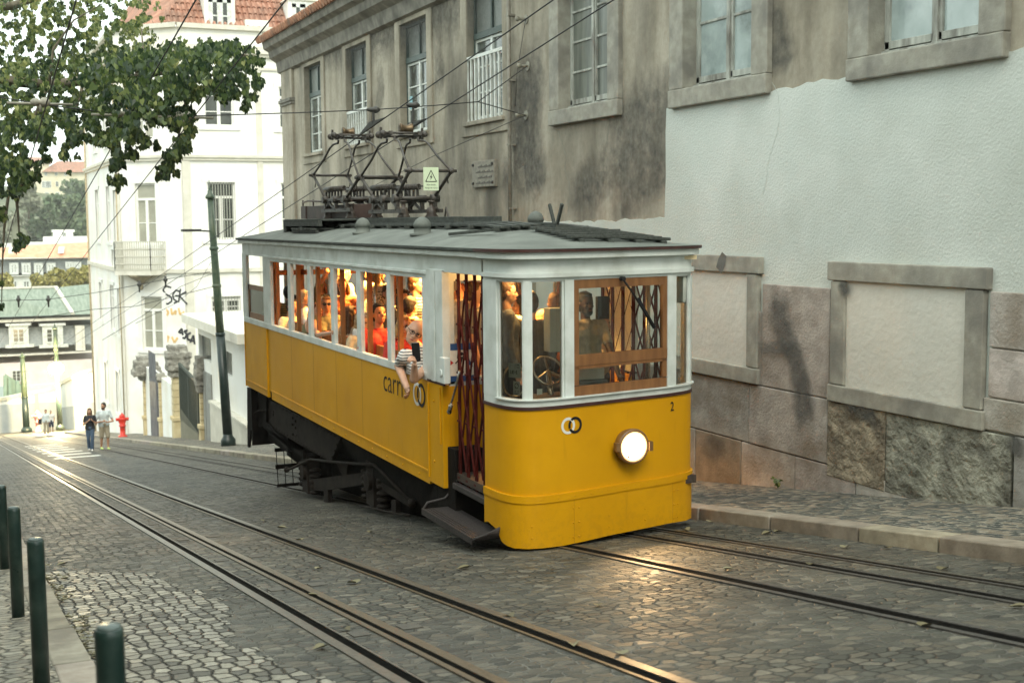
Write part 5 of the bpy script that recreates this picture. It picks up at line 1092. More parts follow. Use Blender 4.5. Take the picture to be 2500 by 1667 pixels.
# ------------- long sides
YL,YR=4.68,6.945; XB=-22.12; ZB,ZW=-1.24,-.11
def sideX(px,py=720,Y=YL): return onY(px,py,Y).x
def side(Y,sg):
    """sg=+1 left side (faces -Y): outward direction is -Y"""
    o=-sg; b=lambda mb,x0,x1,a0,a1,z0,z1: mb.box(x0,x1,min(Y+o*a0,Y+o*a1),max(Y+o*a0,Y+o*a1),z0,z1)
    xp=sideX(664,950); xq=sideX(655,950); xe=-12.80
    mb=MB(); b(mb,xp,xe,0,-.04,ZB,ZW); b(mb,XB,xq,0,-.04,ZB,ZW); b(mb,xq,xp,-.015,-.05,-1.13,ZW); b(mb,XB,XB+.03,.012,0,ZB,ZW); b(mb,xq-.03,xq,.012,0,ZB,ZW)
    b(mb,xe,-12.34,.02,-.06,-1.2,ZW); 
    sp_=mb.build('side_panel','tram_yellow',T,bevel=.004)
    mb=MB(); b(mb,xp,xe,.014,0,-1.12,-1.09); b(mb,XB+.03,xq-.03,.014,0,-1.14,-1.115); b(mb,xe+.02,xe+.05,.035,.02,-1.15,ZW-.02); b(mb,-12.42,-12.39,.035,.02,-.74,ZW-.02); mb.build('moulding','tram_yellow',sp_,bevel=.004)
    mb=MB(); b(mb,xp,xe,.006,0,ZB-.0,-1.12); mb.build('lower_band','tram_yellow',sp_,bevel=.003)
    mb=MB()
    for px in (712,765,820,883): x=sideX(px,880); b(mb,x,x+.006,.0015,0,-1.09,ZW)
    mb.build('panel_seam','seam',sp_)
    mb=MB(); random.seed(8)
    for k in range(13): mb.ball((xp+.2+k*.57,Y+o*.009,-1.18+.0*k),.011,7,4)
    for z in (-.95,-.3): mb.ball((-12.6,Y+o*.022,z),.014,7,4)
    mb.build('rivets','tram_yellow',sp_)
    mb=MB(); b(mb,xe,-12.3,.022,0,ZW,ZW+.025); mb.build('maroon_line','tram_maroon',T)
    mb=MB(); b(mb,XB,-12.8,.012,-.05,ZW,ZW+.09); b(mb,XB,-11.3,.0,-.05,1.075,1.3); b(mb,xp,-12.75,.006,-.05,.985,1.075); b(mb,XB,xq,.006,-.05,1.05,1.076)
    ps=[(594,603),(644,661.6),(703.7,711),(752,758.6),(808,816),(871,881),(945,954),(1031,1053)]
    XS=[(sideX(a),sideX(c)) for a,c in ps]
    for a,c in XS: b(mb,a,c,.008,-.045,ZW+.08,1.08)
    b(mb,-12.78,-12.3,.03,-.06,ZW+.026,1.1); b(mb,-12.62,-12.5,.045,.03,ZW+.026,1.09)
    sf=mb.build('side_frame','tram_white',T,bevel=.006)
    mb=MB(); b(mb,sideX(651),-12.78,.035,.0,1.035,1.078); b(mb,XB-.05,-11.25,.075,0,1.25,1.308); mb.build('cornice','tram_white',T,bevel=.01)
    mb=MB(); b(mb,XB-.08,-11.25,.105,0,1.31,1.338); mb.build('roof_edge_strip','tram_maroon' if sg<0 else 'roof_wood',T,bevel=.004)
    # inner wooden posts
    for a,c in XS[1:-1]:
        mb=MB(); b(mb,c+.015,c+.07,-.07,-.13,-1.0,1.15); mb.build('window_post','wood_orange',T,bevel=.006)
    for a,c in XS[2:-1]:
        mb=MB(); b(mb,a-.05,a-.01,-.05,-.08,ZW,1.08); mb.build('inner_trim','tram_white',T)
    # dropped window in the rear platform opening
    mb=MB(); x0=XS[0][1]; x1=XS[1][0]; zt=onY(620,697,Y).z if sg>0 else .55; zb=ZW+.09
    b(mb,x0,x1,-.02,-.05,zt-.08,zt); b(mb,x0,x0+.1,-.02,-.05,zb,zt); b(mb,x1-.1,x1,-.02,-.05,zb,zt); b(mb,x0,x1,-.02,-.05,zb,zb+.1); wf=mb.build('drop_window','wood_brown',T)
    mb=MB(); b(mb,x0+.08,x1-.08,-.03,-.036,zb+.05,zt-.05); mb.build('pane','dull_glass',wf)
    # bench along the side
    mb=MB(); b(mb,-20.2,-12.9,-.2,-.62,-.58,-.53); b(mb,-20.2,-12.9,-.2,-.24,-.4,.06); 
    for k in range(8): b(mb,-20.1+k,-20.02+k,-.24,-.56,-1.,-.58)
    mb.build('bench','wood_brown',T,bevel=.006)
side(YL,1); side(YR,-1)
# rear end
mb=MB(); mb.box(XB-.03,XB,YL,YR,ZB,ZW); mb.build('rear_panel','tram_yellow',T)
mb=MB(); mb.box(XB-.03,XB+.02,YL,YR,1.05,1.3)
for y in (YL,5.4,6.1,YR-.1): mb.box(XB-.03,XB+.02,y,y+.1,ZW,1.06)
mb.box(XB-.03,XB+.03,YL,YR,ZW,ZW+.08); mb.build('rear_frame','tram_white',T)
# floor, ceiling, bulkheads
mb=MB(); mb.box(XB,-10.95,YL+.05,YR-.05,-1.08,-1.0); mb.build('floor','floor_wood',T)
mb=MB(); mb.box(XB+.05,-12.3,YL+.06,YR-.06,1.2,1.24); 
for k in range(9): mb.box(-21.5+k*1.1,-21.42+k*1.1,YL+.06,YR-.06,1.14,1.2)
mb.build('ceiling','interior_cream',T)
mb=MB(); mb.box(-12.3,-10.95,YL+.09,YR-.06,1.2,1.24); mb.build('cab_ceiling','interior_cream',T)
mb=MB(); X=-12.34; pb=lambda y0,y1,z0,z1:mb.box(X-.04,X,y0,y1,z0,z1)
pb(YL+.06,5.2,.98,1.2); pb(YL+.06,YL+.12,-.1,.98); pb(5.12,5.2,-.1,.98); pb(YL+.06,5.2,-.12,-.03); pb(5.2,6.4,1.08,1.2); pb(6.4,YR-.06,1.08,1.2); mb.build('bulkhead','tram_white',T)
mb=MB(); pb(YL+.06,5.2,-.95,-.12); mb.build('bulkhead_panel','tram_yellow',T)
mb=MB(); X=-20.35; pb(YL+.06,YL+.16,-1,1.2); pb(5.2,5.3,-1,1.2); pb(6.2,6.3,-1,1.2); pb(YR-.16,YR-.06,-1,1.2); pb(YL+.06,YR-.06,.75,.83); pb(YL+.1,5.25,-1,-.05); pb(6.25,YR-.1,-1,-.05); mb.build('rear_bulkhead','wood_orange',T)
mb=MB()
for y in (5.25,6.35): mb.cyl((-20,y,1.02),(-12.5,y,1.02),.018,n=8)
for x in (-18.6,-16.4,-14.2):
    for y in (5.25,6.35): mb.cyl((x,y,1.2),(x,y,-.9),.018,n=8)
mb.build('grab_rails','chrome',T)
# warm ceiling lamps
mat('ceil_glow',(1,.8,.5),emit=(1,.62,.26),es=6)
for i,x in enumerate((-19.2,-17.2,-15.2,-13.3)):
    mb=MB(); mb.lathe((x,5.81,1.2),(0,0,-1),[(.1,0),(.12,.03),(.09,.08),(.01,.1)],14); o=mb.build('ceiling_lamp','ceil_glow',T)
    light('cabin_light','AREA',(x,5.81,1.08),150,(1,.46,.11),T,.8,shape='DISK',spread=R(112))
light('cab_fill','POINT',(-11.9,5.4,1.05),22,(1,.55,.2),T,.12)  # fill without a fixture, added to lift the dim cab and driver
# door signs and notices
def board(x0,x1,y0,y1,z0,z1,name,mt,par=T): m=MB(); m.box(x0,x1,y0,y1,z0,z1); return m.build(name,mt,par)
q=onX(1125,885,-12.3); s_=board(-12.335,-12.33,q.y-.16,q.y+.17,q.z-.2,q.z+.2,'door_notice','paper')
board(-12.329,-12.327,q.y-.16,q.y+.17,q.z+.13,q.z+.2,'notice_stripe','sign_blue',s_); board(-12.329,-12.327,q.y-.16,q.y+.17,q.z-.2,q.z-.14,'notice_stripe','sign_blue',s_)
m=MB(); m.ball((-12.326,q.y+.02,q.z+.09),(.003,.02,.02),8,6); m.bar((-12.326,q.y+.02,q.z+.06),(-12.326,q.y+.0,q.z-.02),.03,.003,(1,0,0)); m.bar((-12.326,q.y,q.z-.02),(-12.326,q.y-.03,q.z-.11),.012,.003,(1,0,0)); m.bar((-12.326,q.y,q.z-.02),(-12.326,q.y+.04,q.z-.11),.012,.003,(1,0,0)); m.bar((-12.326,q.y,q.z+.04),(-12.326,q.y-.05,q.z-.01),.01,.003,(1,0,0)); m.build('walking_figure','ink_black',s_)
m=MB(); m.q((-12.326,q.y-.15,q.z-.06),(-12.326,q.y-.07,q.z+.0),(-12.326,q.y-.15,q.z+.06)); m.build('red_arrow','sign_red',s_)
m=MB(); m.q((-12.326,q.y+.07,q.z-.02),(-12.326,q.y+.15,q.z-.05),(-12.326,q.y+.1,q.z+.04)); m.build('dark_arrow','sign_blue',s_)
def notice(px0,py0,px1,py1,lines,name='window_notice',big=None):
    sa,sb=s_at(px0,.05),s_at(px1,.05); za,zb=zpx(px0,py1,sa),zpx(px0,py0,sa); m=MB(); fstrip(m,sa,sb,za,zb,-.036,-.038); o=m.build(name,'paper',T); m=MB(); La,Lb=l_of(sa),l_of(sb); H=zb-za; W_=Lb-La
    PN=lambda u,v:fp(s_of(La+u),za+v,-.0352+.0)
    if big: text(m,big,lambda u,v:PN(u+W_*.1,v+H*.26),H*.36,sx=min(1.,W_*.8/(H*1.15)),bold=.0008)
    for (x0,x1,y) in lines: m.q(PN(W_*x0,H*(y-.02)),PN(W_*x1,H*(y-.02)),PN(W_*x1,H*(y+.02)),PN(W_*x0,H*(y+.02)))
    m.build('notice_print','ink_black',o,fixn=False); return o,PN,W_,H
notice(1235,886,1268,921,[(.1,.62,.9),(.1,.6,.8),(.1,.6,.7),(.7,.9,.9),(.7,.9,.72),(.68,.7,.81),(.9,.92,.81),(.1,.9,.14)],'fare_notice','3.80 €')
o,PN,W_,H=notice(1247,931,1266,965,[(.2,.8,.3),(.2,.8,.2),(.2,.7,.1)])
m=MB(); annulus(m,lambda u,v:PN(W_*.5+u,H*.68+v),0,0,.02,.026,n=20); m.q(PN(W_*.2,H*.55),PN(W_*.25,H*.52),PN(W_*.8,H*.82),PN(W_*.75,H*.85)); m.build('notice_print','ink_black',o,fixn=False)
notice(1314,951,1328,965,[])
# rings and lettering on the long side
pL=onY(938,953,YL); PS=lambda u,v,o=0:V((u,YL-.0035-o,v)); cx=onY(1024,963,YL); 
mb=MB(); text(mb,'carris',lambda u,v:PS(pL.x+u-.03,pL.z+v),.40,sx=.98,bold=-.003); mb.build('lettering','ink_black',T,fixn=False)
emblem(T,PS,(cx.x,cx.z),.132,.038,.068)
# ------------- roof
XT=[]
for j in range(41):
    y=4.585+(7.04-4.585)*j/40; c=min(range(NP),key=lambda i:abs((PLN[i]+NRM[i]*.11).y-y)+(0 if (PLN[i]+NRM[i]*.11).x>-11.2 else .3)); XT.append((y,(PLN[c]+NRM[c]*.11).x if 0<j<40 else -11.15))
def XFR(y):
    f=max(0,min(39.999,(y-4.585)/(7.04-4.585)*40)); i=int(f); return XT[i][1]*(1-f+i)+XT[i+1][1]*(f-i)
def roofz(x,y):
    k=max(0,1-((y-5.81)/1.26)**2); t=1.; d=XFR(y)-x
    if d<2.4: t=max(0,1-max(0,1-d/2.4)**1.6)
    if x<-20.8: t=max(.15,1-((-20.8-x)/1.7)**2*.8)
    return 1.338+.2*k*t
mb=MB(); NY=20; NX=30; rows=[]
for j in range(NY+1):
    y=4.585+(7.04-4.585)*j/NY; xf=XFR(y); row=[]
    for i in range(NX+1):
        x=XB-.09+(xf-XB+.09)*i/NX; row.append(V((x,y,(roofz(x,y) if j not in(0,NY) else 1.338)+.003)))
    rows.append(row)
mb.loft(rows,False,True,False); mb.build('roof','tram_roof',T,fixn=False)
def plank(mb,x0,x1,y0,y1,h=.03,t=.025,n=14):
    rings=[]
    for i in range(n+1):
        x=x0+(x1-x0)*i/n; rings.append([V((x,y,roofz(x,(y0+y1)/2)+z)) for y,z in ((y0,h),(y1,h),(y1,h+t),(y0,h+t))])
    mb.loft(rings,True,False)
for (ys,xa,xb,nm) in (((5.28,5.4,5.52,5.64),-18.8,-12.15,'walkway'),((6.14,6.26,6.38,6.5),-18.2,-12.0,'walkway')):
    mb=MB()
    for y in ys: plank(mb,xa+random.uniform(0,.05),xb-random.uniform(0,.05),y,y+.09,.035)
    k=int((xb-xa)/.7)
    for i in range(k+1):
        x=xa+.1+(xb-xa-.25)*i/k; mb.box(x,x+.06,ys[0]-.05,ys[-1]+.14,roofz(x,(ys[0]+ys[-1])/2)-.01,roofz(x,(ys[0]+ys[-1])/2)+.036)
    mb.build(nm,'roof_wood',T,bevel=.004)
mb=MB() # slatted board over the cab, slats across the car
for k in range(6):
    x=-11.95+k*.168; z=lambda y:roofz(x+.05,y)+.03
    rings=[[V((x+a,y,z(y)+b)) for a,b in ((0,0),(.1,0),(.1,.03),(0,.03))] for y in [5.5+1.12*i/8 for i in range(9)]]; mb.loft(rings,True,False)
for y in (5.58,5.9,6.2,6.5):
    mb.loft([[V((x,yy,roofz(x,y)+b)) for yy,b in ((y,-.01),(y+.06,-.01),(y+.06,.03),(y,.03))] for x in (-12.0,-11.7,-11.4,-11.2,-10.98)],True,False)
mb.build('slatted_board','roof_wood',T,bevel=.005)
mb=MB(); a=onY(780,572,5.0)
for k in range(8):
    x=-19.4+k*.16; mb.box(x,x+.1,4.86,5.2,roofz(x,5.03)+.03,roofz(x,5.03)+.055)
for y in (4.9,5.12): mb.box(-19.5,-18.1,y,y+.05,roofz(-18,5.)-.01,roofz(-18,5.)+.032)
mb.build('roof_ladder','roof_wood',T)
def ventcap(px,py,Y,r,h=.17):
    b=onY(px,py,Y); z=roofz(b.x,Y); b=V((b.x,Y,z)); m=MB(); m.lathe(b-V((0,0,.02)),(0,0,1),[(r*1.35,0),(r*1.4,.03),(r*.95,.035),(r*.9,h*.6),(r*.98,h*.62),(r*.95,h*.85),(r*.7,h*1.12),(r*.3,h*1.27),(.01,h*1.3)],20); m.build('roof_vent','tram_roof',T)
ventcap(886,558,5.0,.1); ventcap(1031,560,4.98,.105); ventcap(1308,548,6.3,.1); ventcap(1145,545,6.55,.12,.13)
mb=MB(); a=onY(1180,556,5.0); b=onY(1108,572,4.95); mb.bar(V((b.x,4.9,roofz(b.x,4.9)+.03)),V((a.x,5.12,roofz(a.x,5.12)+.06)),.03,.03); mb.build('roof_hook','roof_wood',T)
mb=MB(); c=onY(1358,550,5.75); z=roofz(c.x,5.75)+.08; mb.box(c.x-.14,c.x+.14,5.68,5.82,z-.05,z); mb.bar((c.x-.04,5.75,z),(c.x-.16,5.75,z+.21),.028,.028,(0,1,0)); mb.bar((c.x+.02,5.75,z),(c.x+.14,5.75,z+.21),.028,.028,(0,1,0)); mb.build('roof_bracket','roof_wood',T)
mb=MB(); c=onY(1090,540,5.6); mb.bar(c+V((-.1,0,-.03)),c+V((0,0,.17)),.018,.018,(0,1,0)); mb.bar(c+V((0,0,.17)),c+V((.12,0,-.03)),.018,.018,(0,1,0)); mb.build('roof_lug','panto_metal',T)
# box frame, brown box, platform beam
bx0=onY(695,555,4.95).x; bx1=onY(780,555,4.95).x; mb=MB(); z0=1.4; z1=1.64
for y in (4.93,5.6):
    mb.box(bx0,bx1,y,y+.06,z1-.1,z1); mb.box(bx0,bx0+.12,y,y+.06,z0,z1-.1); mb.box((bx0+bx1)/2-.05,(bx0+bx1)/2+.1,y,y+.06,z0,z1-.1); mb.box(bx0,(bx0+bx1)/2+.1,y,y+.06,z0-.02,z0+.03)
mb.box(bx0,bx0+.05,4.93,5.66,z0,z1); mb.box(bx0,bx1,4.93,5.66,z1-.02,z1+.003); mb.build('roof_box','roof_wood',T,bevel=.006)
xa,xb=onY(700,535,5.55).x,onY(1118,535,5.55).x; mb=MB(); mb.box(xa,xb,5.5,5.62,1.565,1.655); mb.box(xa,xb,6.0,6.12,1.565,1.655)
for k in range(7): x=xa+.3+(xb-xa-.6)*k/6; mb.box(x,x+.1,5.48,6.14,1.52,1.565)
mb.build('pantograph_platform','roof_wood',T,bevel=.005)
c0,c1=onY(735,515,5.6),onY(860,515,5.6); mb=MB(); mb.box(c0.x,c1.x,5.62,6.0,1.66,1.87); mb.box(c0.x-.02,c0.x+.3,5.6,6.02,1.66,1.875); mb.tube([(c0.x+.1,5.6,1.93),(c0.x+.5,5.6,1.96),(c1.x-.5,5.6,1.9),(c1.x,5.6,1.92)],.018,5); mb.box(c0.x+.08,c0.x+.12,5.6,5.62,1.87,1.98); mb.box(c0.x+.75,c0.x+.79,5.6,5.62,1.87,1.98); mb.build('resistor_box',mat('box_brown',(.045,.025,.02),(.085,.05,.04),5,.6),T,bevel=.006)
# ------------- pantographs
def axle_(p1,p2): m=onY((p1[0]+p2[0])/2,(p1[1]+p2[1])/2,5.81); return m.x,m.z
def panto(base,kneeL,kneeR,head,label,sign=False):
    kl=axle_(*kneeL); kr=axle_(*kneeR); hd=axle_(*head); bz=base[2]; xl,xr=base[0],base[1]; hw=.27
    f=MB() # base frame
    for y in (5.81-hw,5.81+hw):
        f.bar((xl-.25,y,bz-.17),(xr+.3,y,bz-.17),.05,.05,(0,1,0)); f.bar((xl-.05,y,bz),(xr+.05,y,bz),.035,.045,(0,1,0))
        for x in (xl-.05,xr+.05,(xl+xr)/2): f.bar((x,y,bz-.17),(x,y,bz+.03),.06,.05,(0,1,0)); f.cyl((x,y-.06,bz),(x,y+.06,bz),.055,n=10)
        f.bar((xl-.2,y,bz-.17),(xl+.25,y,bz+.0),.03,.03,(0,1,0)); f.bar((xr+.2,y,bz-.17),(xr-.25,y,bz+.0),.03,.03,(0,1,0)); f.bar((xl,y,bz+.0),((xl+xr)/2,y,bz-.17),.03,.03,(0,1,0))
    for x in (xl,xr): f.cyl((x,5.81-hw-.05,bz),(x,5.81+hw+.05,bz),.028,n=8)
    o=f.build('pantograph',"panto_metal",T)
    for y in (5.62,5.98):
        s=MB(); pts=[]; a=V((xl-.35,y,bz+.17)); b=V((xr-.1,y,bz+.17)); N=90
        s.cyl(a,a.lerp(b,.45),.045,n=8)
        for i in range(N): t=i/N; p=a.lerp(b,.45+.4*t); an=t*2*PI*10; pts.append(p+V((0,math.cos(an)*.035,math.sin(an)*.035)))
        s.tube(pts,.009,4); s.bar(a.lerp(b,.85),b,.02,.02)
        for k in range(6): x=a.x+.05+k*.17; s.bar((x,y,bz+.0),(x,y,bz+.16),.03,.03,(0,1,0))
        s.build('spring','panto_metal',o)
    a_=MB()
    for y in (-1,1):
        yb=5.81+y*hw; yk=5.81+y*.29; yh=5.81+y*.17
        a_.tube([(xl,yb,bz),(kl[0],yk,kl[1])],.024,7); a_.tube([(xr,yb,bz),(kr[0],yk,kr[1])],.024,7)
        for k,sg in ((kl,-1),(kr,1)):
            h=V((hd[0]+sg*.16,yh,hd[1])); q=V((k[0],yk,k[1])); m=q.lerp(h,.78); m.z-=.0
            a_.tube([q,q.lerp(h,.45)+V((sg*.03,0,0)),q.lerp(h,.74)+V((sg*.07,0,.03)),q.lerp(h,.84)+V((sg*.05,0,.02)),h+V((sg*.02,0,-.05)),h],.017,7)
        a_.tube([(kl[0]+.02,yk,kl[1]-.03),(kl[0]+.16,yk,kl[1]-.02),(kl[0]+.13,yk,kl[1]-.15),(kl[0]+.1,yk,kl[1]-.2)],.008,5); a_.tube([(kr[0]-.02,yk,kr[1]-.03),(kr[0]-.16,yk,kr[1]-.04),(kr[0]-.13,yk,kr[1]-.16)],.008,5)
    for k in (kl,kr): a_.cyl((k[0],5.81-.36,k[1]),(k[0],5.81+.36,k[1]),.022,n=8); [a_.ball((k[0],5.81+y*.29,k[1]),.042,8,6) for y in (-1,1)]
    a_.build('arms','panto_metal',o)
    h=MB(); X,Z=hd
    h.cyl((X-.1,5.81-.3,Z+.03),(X-.1,5.81+.3,Z+.03),.022,n=8); h.cyl((X+.1,5.81-.3,Z+.06),(X+.1,5.81+.3,Z+.06),.016,n=8); h.bar((X-.14,5.6,Z+.02),(X+.14,5.6,Z+.06),.05,.05); h.bar((X-.14,6.02,Z+.02),(X+.14,6.02,Z+.06),.05,.05)
    for y in (5.5,6.1): h.ball((X-.1,y,Z+.04),.05,8,6); h.ball((X+.1,y,Z+.05),.045,8,6); h.bar((X,y,Z-.02),(X,y,Z+.14),.03,.03,(0,1,0))
    h.build('head','panto_metal',o)
    return o,kl,kr,hd
def wheel(o,X,Y,Z):
    h=MB(); h.lathe((X,Y-.09,Z),(0,1,0),[(.02,0),(.075,.0),(.075,.02),(.05,.05),(.05,.13),(.075,.16),(.075,.18),(.02,.18)],20); h.build('trolley_roller','copper',o)
o,kl,kr,hd=panto((-19.76,-18.72,1.95),((763,428),(850,429)),((877,434),(970,435)),((818,343),(900,338)),''); wheel(o,hd[0],5.75,hd[1]+.11)
o,kl,kr,hd=panto((-17.26,-16.35,1.91),((888,432),(966,432)),((1007,417),(1096,417)),((945,343),(1020,331)),''); wheel(o,hd[0],5.86,hd[1]+.13)
x=kr[0]+.03; mb=MB(); c=onX(1052,437,x); mb.box(x,x+.006,c.y-.105,c.y+.105,c.z-.15,c.z+.15,None); sg_=mb.build('warning_sign','sign_green',o)
mb=MB(); PW=lambda u,v:V((x+.008,c.y+u,c.z+v)); tri=[(-.075,-.035),(.075,-.035),(0,.11)]
for a,b in zip(tri,tri[1:]+tri[:1]): mb.bar(PW(*a),PW(*b),.009,.002,(1,0,0))
mb.q(PW(.012,.07),PW(-.018,.015),PW(.0,.02),PW(-.012,-.02),PW(.02,.03),PW(.004,.028)); text(mb,'Alta tensão',lambda u,v:PW(u,v-.085),.028,align='CENTER'); text(mb,'Perigo de morte',lambda u,v:PW(u,v-.125),.026,align='CENTER'); mb.build('warning_print','ink_black',sg_,fixn=False)
for px in (803,858,920,985):
    for yy in (5.6,6.0):
        b=onY(px,520,5.6); mb=MB(); mb.lathe((b.x,yy,1.65),(0,0,1),[(.085,0),(.09,.02),(.065,.05),(.075,.07),(.06,.09),(.06,.13),(.03,.14),(.03,.2),(.05,.21),(.05,.23)],14); mb.build('insulator','porcelain',T)
# ------------- doors, steps
def lattice(Y,x0,x1,z0,z1,n,sg,cross=((-.95,-.25),(-.3,.4),(.2,.9))):
    mb=MB(); w_=(x1-x0)/n
    for k in range(n+1):
        x=x0+w_*k; zb=z0 + (0 if sg>0 else 0)
        for dx in (-.018,.018): mb.bar((x+dx,Y,z0),(x+dx,Y,z1),.013,.018,(0,1,0))
        for z in (.55,1.0,.05,-.45,z0+.08): mb.bar((x-.025,Y-.012*sg,z),(x+.025,Y-.012*sg,z),.02,.02,(0,1,0))
    for (a,b) in cross:
        for k in range(n):
            xa=x0+w_*k; m=(a+b)/2
            mb.bar((xa,Y-.014*sg,a),(xa+w_,Y-.014*sg,b),.006,.02,(0,1,0)); mb.bar((xa+w_,Y-.02*sg,a),(xa,Y-.02*sg,b),.006,.02,(0,1,0))
    return mb.build('folding_gate','gate_red',T)
lattice(YL+.07,-12.08,-11.2,-1.12,1.12,4,1); lattice(YR-.07,-12.95,-11.5,-1.0,1.12,6,-1,((-.85,-.4),(-.4,.05),(.05,.5),(.5,.95)))
mb=MB(); mb.box(-12.66,-12.13,YL+.03,YL+.35,-1.6,-.76); mb.box(-12.82,-12.66,YL+.03,YL+.2,-1.45,-1.2); 
for z in (-.85,-.98): mb.cyl((-12.5,YL+.03,z),(-12.5,YL+.015,z),.025,n=8)
mb.build('step_well','under',T,bevel=.006)
mb=MB(); mb.box(-12.14,-10.98,YL+.06,YL+.34,-1.2,-1.13); mb.box(-12.14,-10.98,YL+.0,YL+.06,-1.16,-1.10); mb.build('upper_step','step_metal',T,bevel=.006)
stp=MB(); yo,yi=4.43,4.78; xs0,xs1=-12.36,-10.98; zs=-1.41
stp.box(xs0,xs1,yo,yi,zs-.02,zs+.01); stp.box(xs0,xs1,yo-.015,yo,zs-.045,zs+.02)
stp.tube([(xs0,yo,zs),(xs0-.02,yo+.06,zs+.07),(xs0,yi-.1,zs+.1),(xs0+.02,yi,zs+.22)],.014,6)
stp.loft([[V((xs1-.02,y,zs-.02)),V((xs1+.05,y,zs+.0)),V((xs1+.08,y,zs+h)),V((xs1+.07,y,zs+h+.005)),V((xs1+.04,y,zs+.015)),V((xs1-.02,y,zs+.005))] for y,h in ((yo-.01,.03),(yo+.08,.05),(yi-.12,.1),(yi,.14))],True,True)
mb=stp
for k in range(34):
    for j in range(3): x=xs0+.03+k*.04; y=yo+.02+j*.035; mb.box(x,x+.018,y,y+.018,zs+.01,zs+.016)
mb.build('running_board','step_metal',T)
mb=MB(); a=onY(1097,1005,4.66); b=onY(1122,905,4.66); mb.tube([b,a.lerp(b,.6)+V((.01,0,0)),a.lerp(b,.3),a],.012,7); mb.ball(a,.028,9,7); mb.cyl(a,a.lerp(b,.18),.024,n=8); mb.build('door_lever','chrome',T)
mb=MB(); c=onY(1087,905,4.64); mb.box(c.x-.07,c.x+.07,4.6,4.67,c.z-.13,c.z+.14); mb.cyl((c.x-.01,4.6,c.z-.02),(c.x-.01,4.585,c.z-.02),.04,n=12); mb.build('door_latch','tram_white',T,bevel=.015)
# ------------- cab fittings
mb=MB(); fstrip(mb,s_at(1285),s_at(1645),-1.,-.12,-.07,-.4); fstrip(mb,s_at(1285),s_at(1645),-.12,-.075,-.06,-.5); mb.build('console',mat('console_dark',(.05,.025,.02),(.09,.05,.04),5,.5),T,bevel=.02)
mb=MB(); c=onX(1338,905,-11.05); pts=[]; 
M_=Matrix.Rotation(R(-35),3,'Y')
for i in range(33): a=2*PI*i/32; pts.append(c+M_@V((0,.155*math.cos(a),.155*math.sin(a))))
mb.tube(pts,.013,7)
for a in (90,210,330): mb.bar(c,c+M_@V((0,.15*math.cos(R(a)),.15*math.sin(R(a)))),.016,.016)
mb.cyl(c,c+V((.12,0,-.45)),.03,n=10); mb.build('brake_wheel','chrome',T)
mb=MB(); c=onX(1256,930,-10.95); pts=[c+V((.0,.12*math.cos(2*PI*i/24),.15*math.sin(2*PI*i/24))) for i in range(25)]; mb.tube(pts,.01,6); mb.build('hand_wheel','chrome',T)
q=onX(1355,805,-11.5); mb=MB(); mb.box(-11.6,-11.45,q.y-.08,q.y+.12,q.z-.22,q.z+.22); 
for z in (.1,0,-.1): mb.cyl((-11.45,q.y+.06,q.z+z),(-11.43,q.y+.06,q.z+z),.012,n=8)
mb.build('ticket_machine','grey_enamel',T,bevel=.02)
mb=MB(); a=onX(1450,940,-10.86); mb.box(-10.98,-10.86,a.y-.19,a.y+.16,a.z-.13,a.z+.05); o=mb.build('fare_screen',mat('screen_grey',(.1,.12,.13),(.16,.18,.19),6,.25),T,bevel=.02)
mb=MB(); text(mb,'DVE',lambda u,v:V((-10.855,a.y-.12+u,a.z-.05+v)),.06); mb.build('screen_print','ink_white',o,fixn=False)
mb=MB(); mb.box(-11.,-10.9,a.y-.2,a.y+.14,a.z+.05,a.z+.16); mb.build('paper_tray','paper',T,bevel=.01)
mb=MB(); c=onX(1466,755,-11.3); mb.box(-11.32,-11.27,c.y-.05,c.y+.09,c.z-.1,c.z+.13); mb.build('rear_mirror','ink_black',T,bevel=.01)
mb=MB(); c=onX(1660,700,-11.05); mb.lathe(c+V((0,0,-.16)),(.0,.03,1),[(.055,0),(.062,.02),(.062,.24),(.05,.27),(.022,.29),(.022,.33),(.035,.335),(.035,.37)],16); mb.build('fire_extinguisher','grey_enamel',T)
mb=MB(); x_=onX(1582,700,-11.2); mb.cyl((-11.2,x_.y,1.2),(-11.2,x_.y,-.9),.025,n=10); mb.build('grab_pole','chrome',T)
mb=MB(); mb.box(-11.5,-11.3,YL+.08,YL+.2,-1.,1.2); mb.build('cab_post','dark_red',T)
# ------------- underframe
def polyY(mb,pts,Y0,Y1):
    q=[onY(a,b,Y0) for a,b in pts]; mb.prism([(p.x,p.z) for p in q],lambda p:(p[0],Y0,p[1]),lambda p:(p[0],Y1,p[1])); return mb
mb=MB(); polyY(mb,[(644,968),(832,1066),(808,1127),(735,1087),(660,1042),(638,1022)],4.9,4.97); polyY(mb,[(644,968),(832,1066),(808,1127),(735,1087),(660,1042),(638,1022)],6.62,6.69); gr_=mb.build('frame_girder','girder',T)
mb=MB()
for t in range(22):
    u=t/21; mb.ball(onY(650+u*176,976+u*92,4.9),.013,6,4); mb.ball(onY(662+u*140,1038+u*84,4.9),.013,6,4)
for (a,b) in ((668,1005),(668,1012),(715,1020),(722,1028),(715,1036),(722,1044),(716,1060),(724,1064),(823,1085),(818,1100),(812,1115)): mb.ball(onY(a,b,4.9),.022,7,5)
mb.build('rivets','girder',gr_)
mb=MB(); polyY(mb,[(832,1050),(1060,1165),(1090,1190),(1080,1262),(1050,1247),(900,1158),(835,1078)],4.93,5.0); mb.build('underframe_beam','under',T)
mb=MB(); polyY(mb,[(603,945),(650,968),(650,1030),(700,1085),(740,1120),(740,1100),(690,1090),(640,1040),(612,1050),(607,1092),(604,1090)],4.86,4.9); 
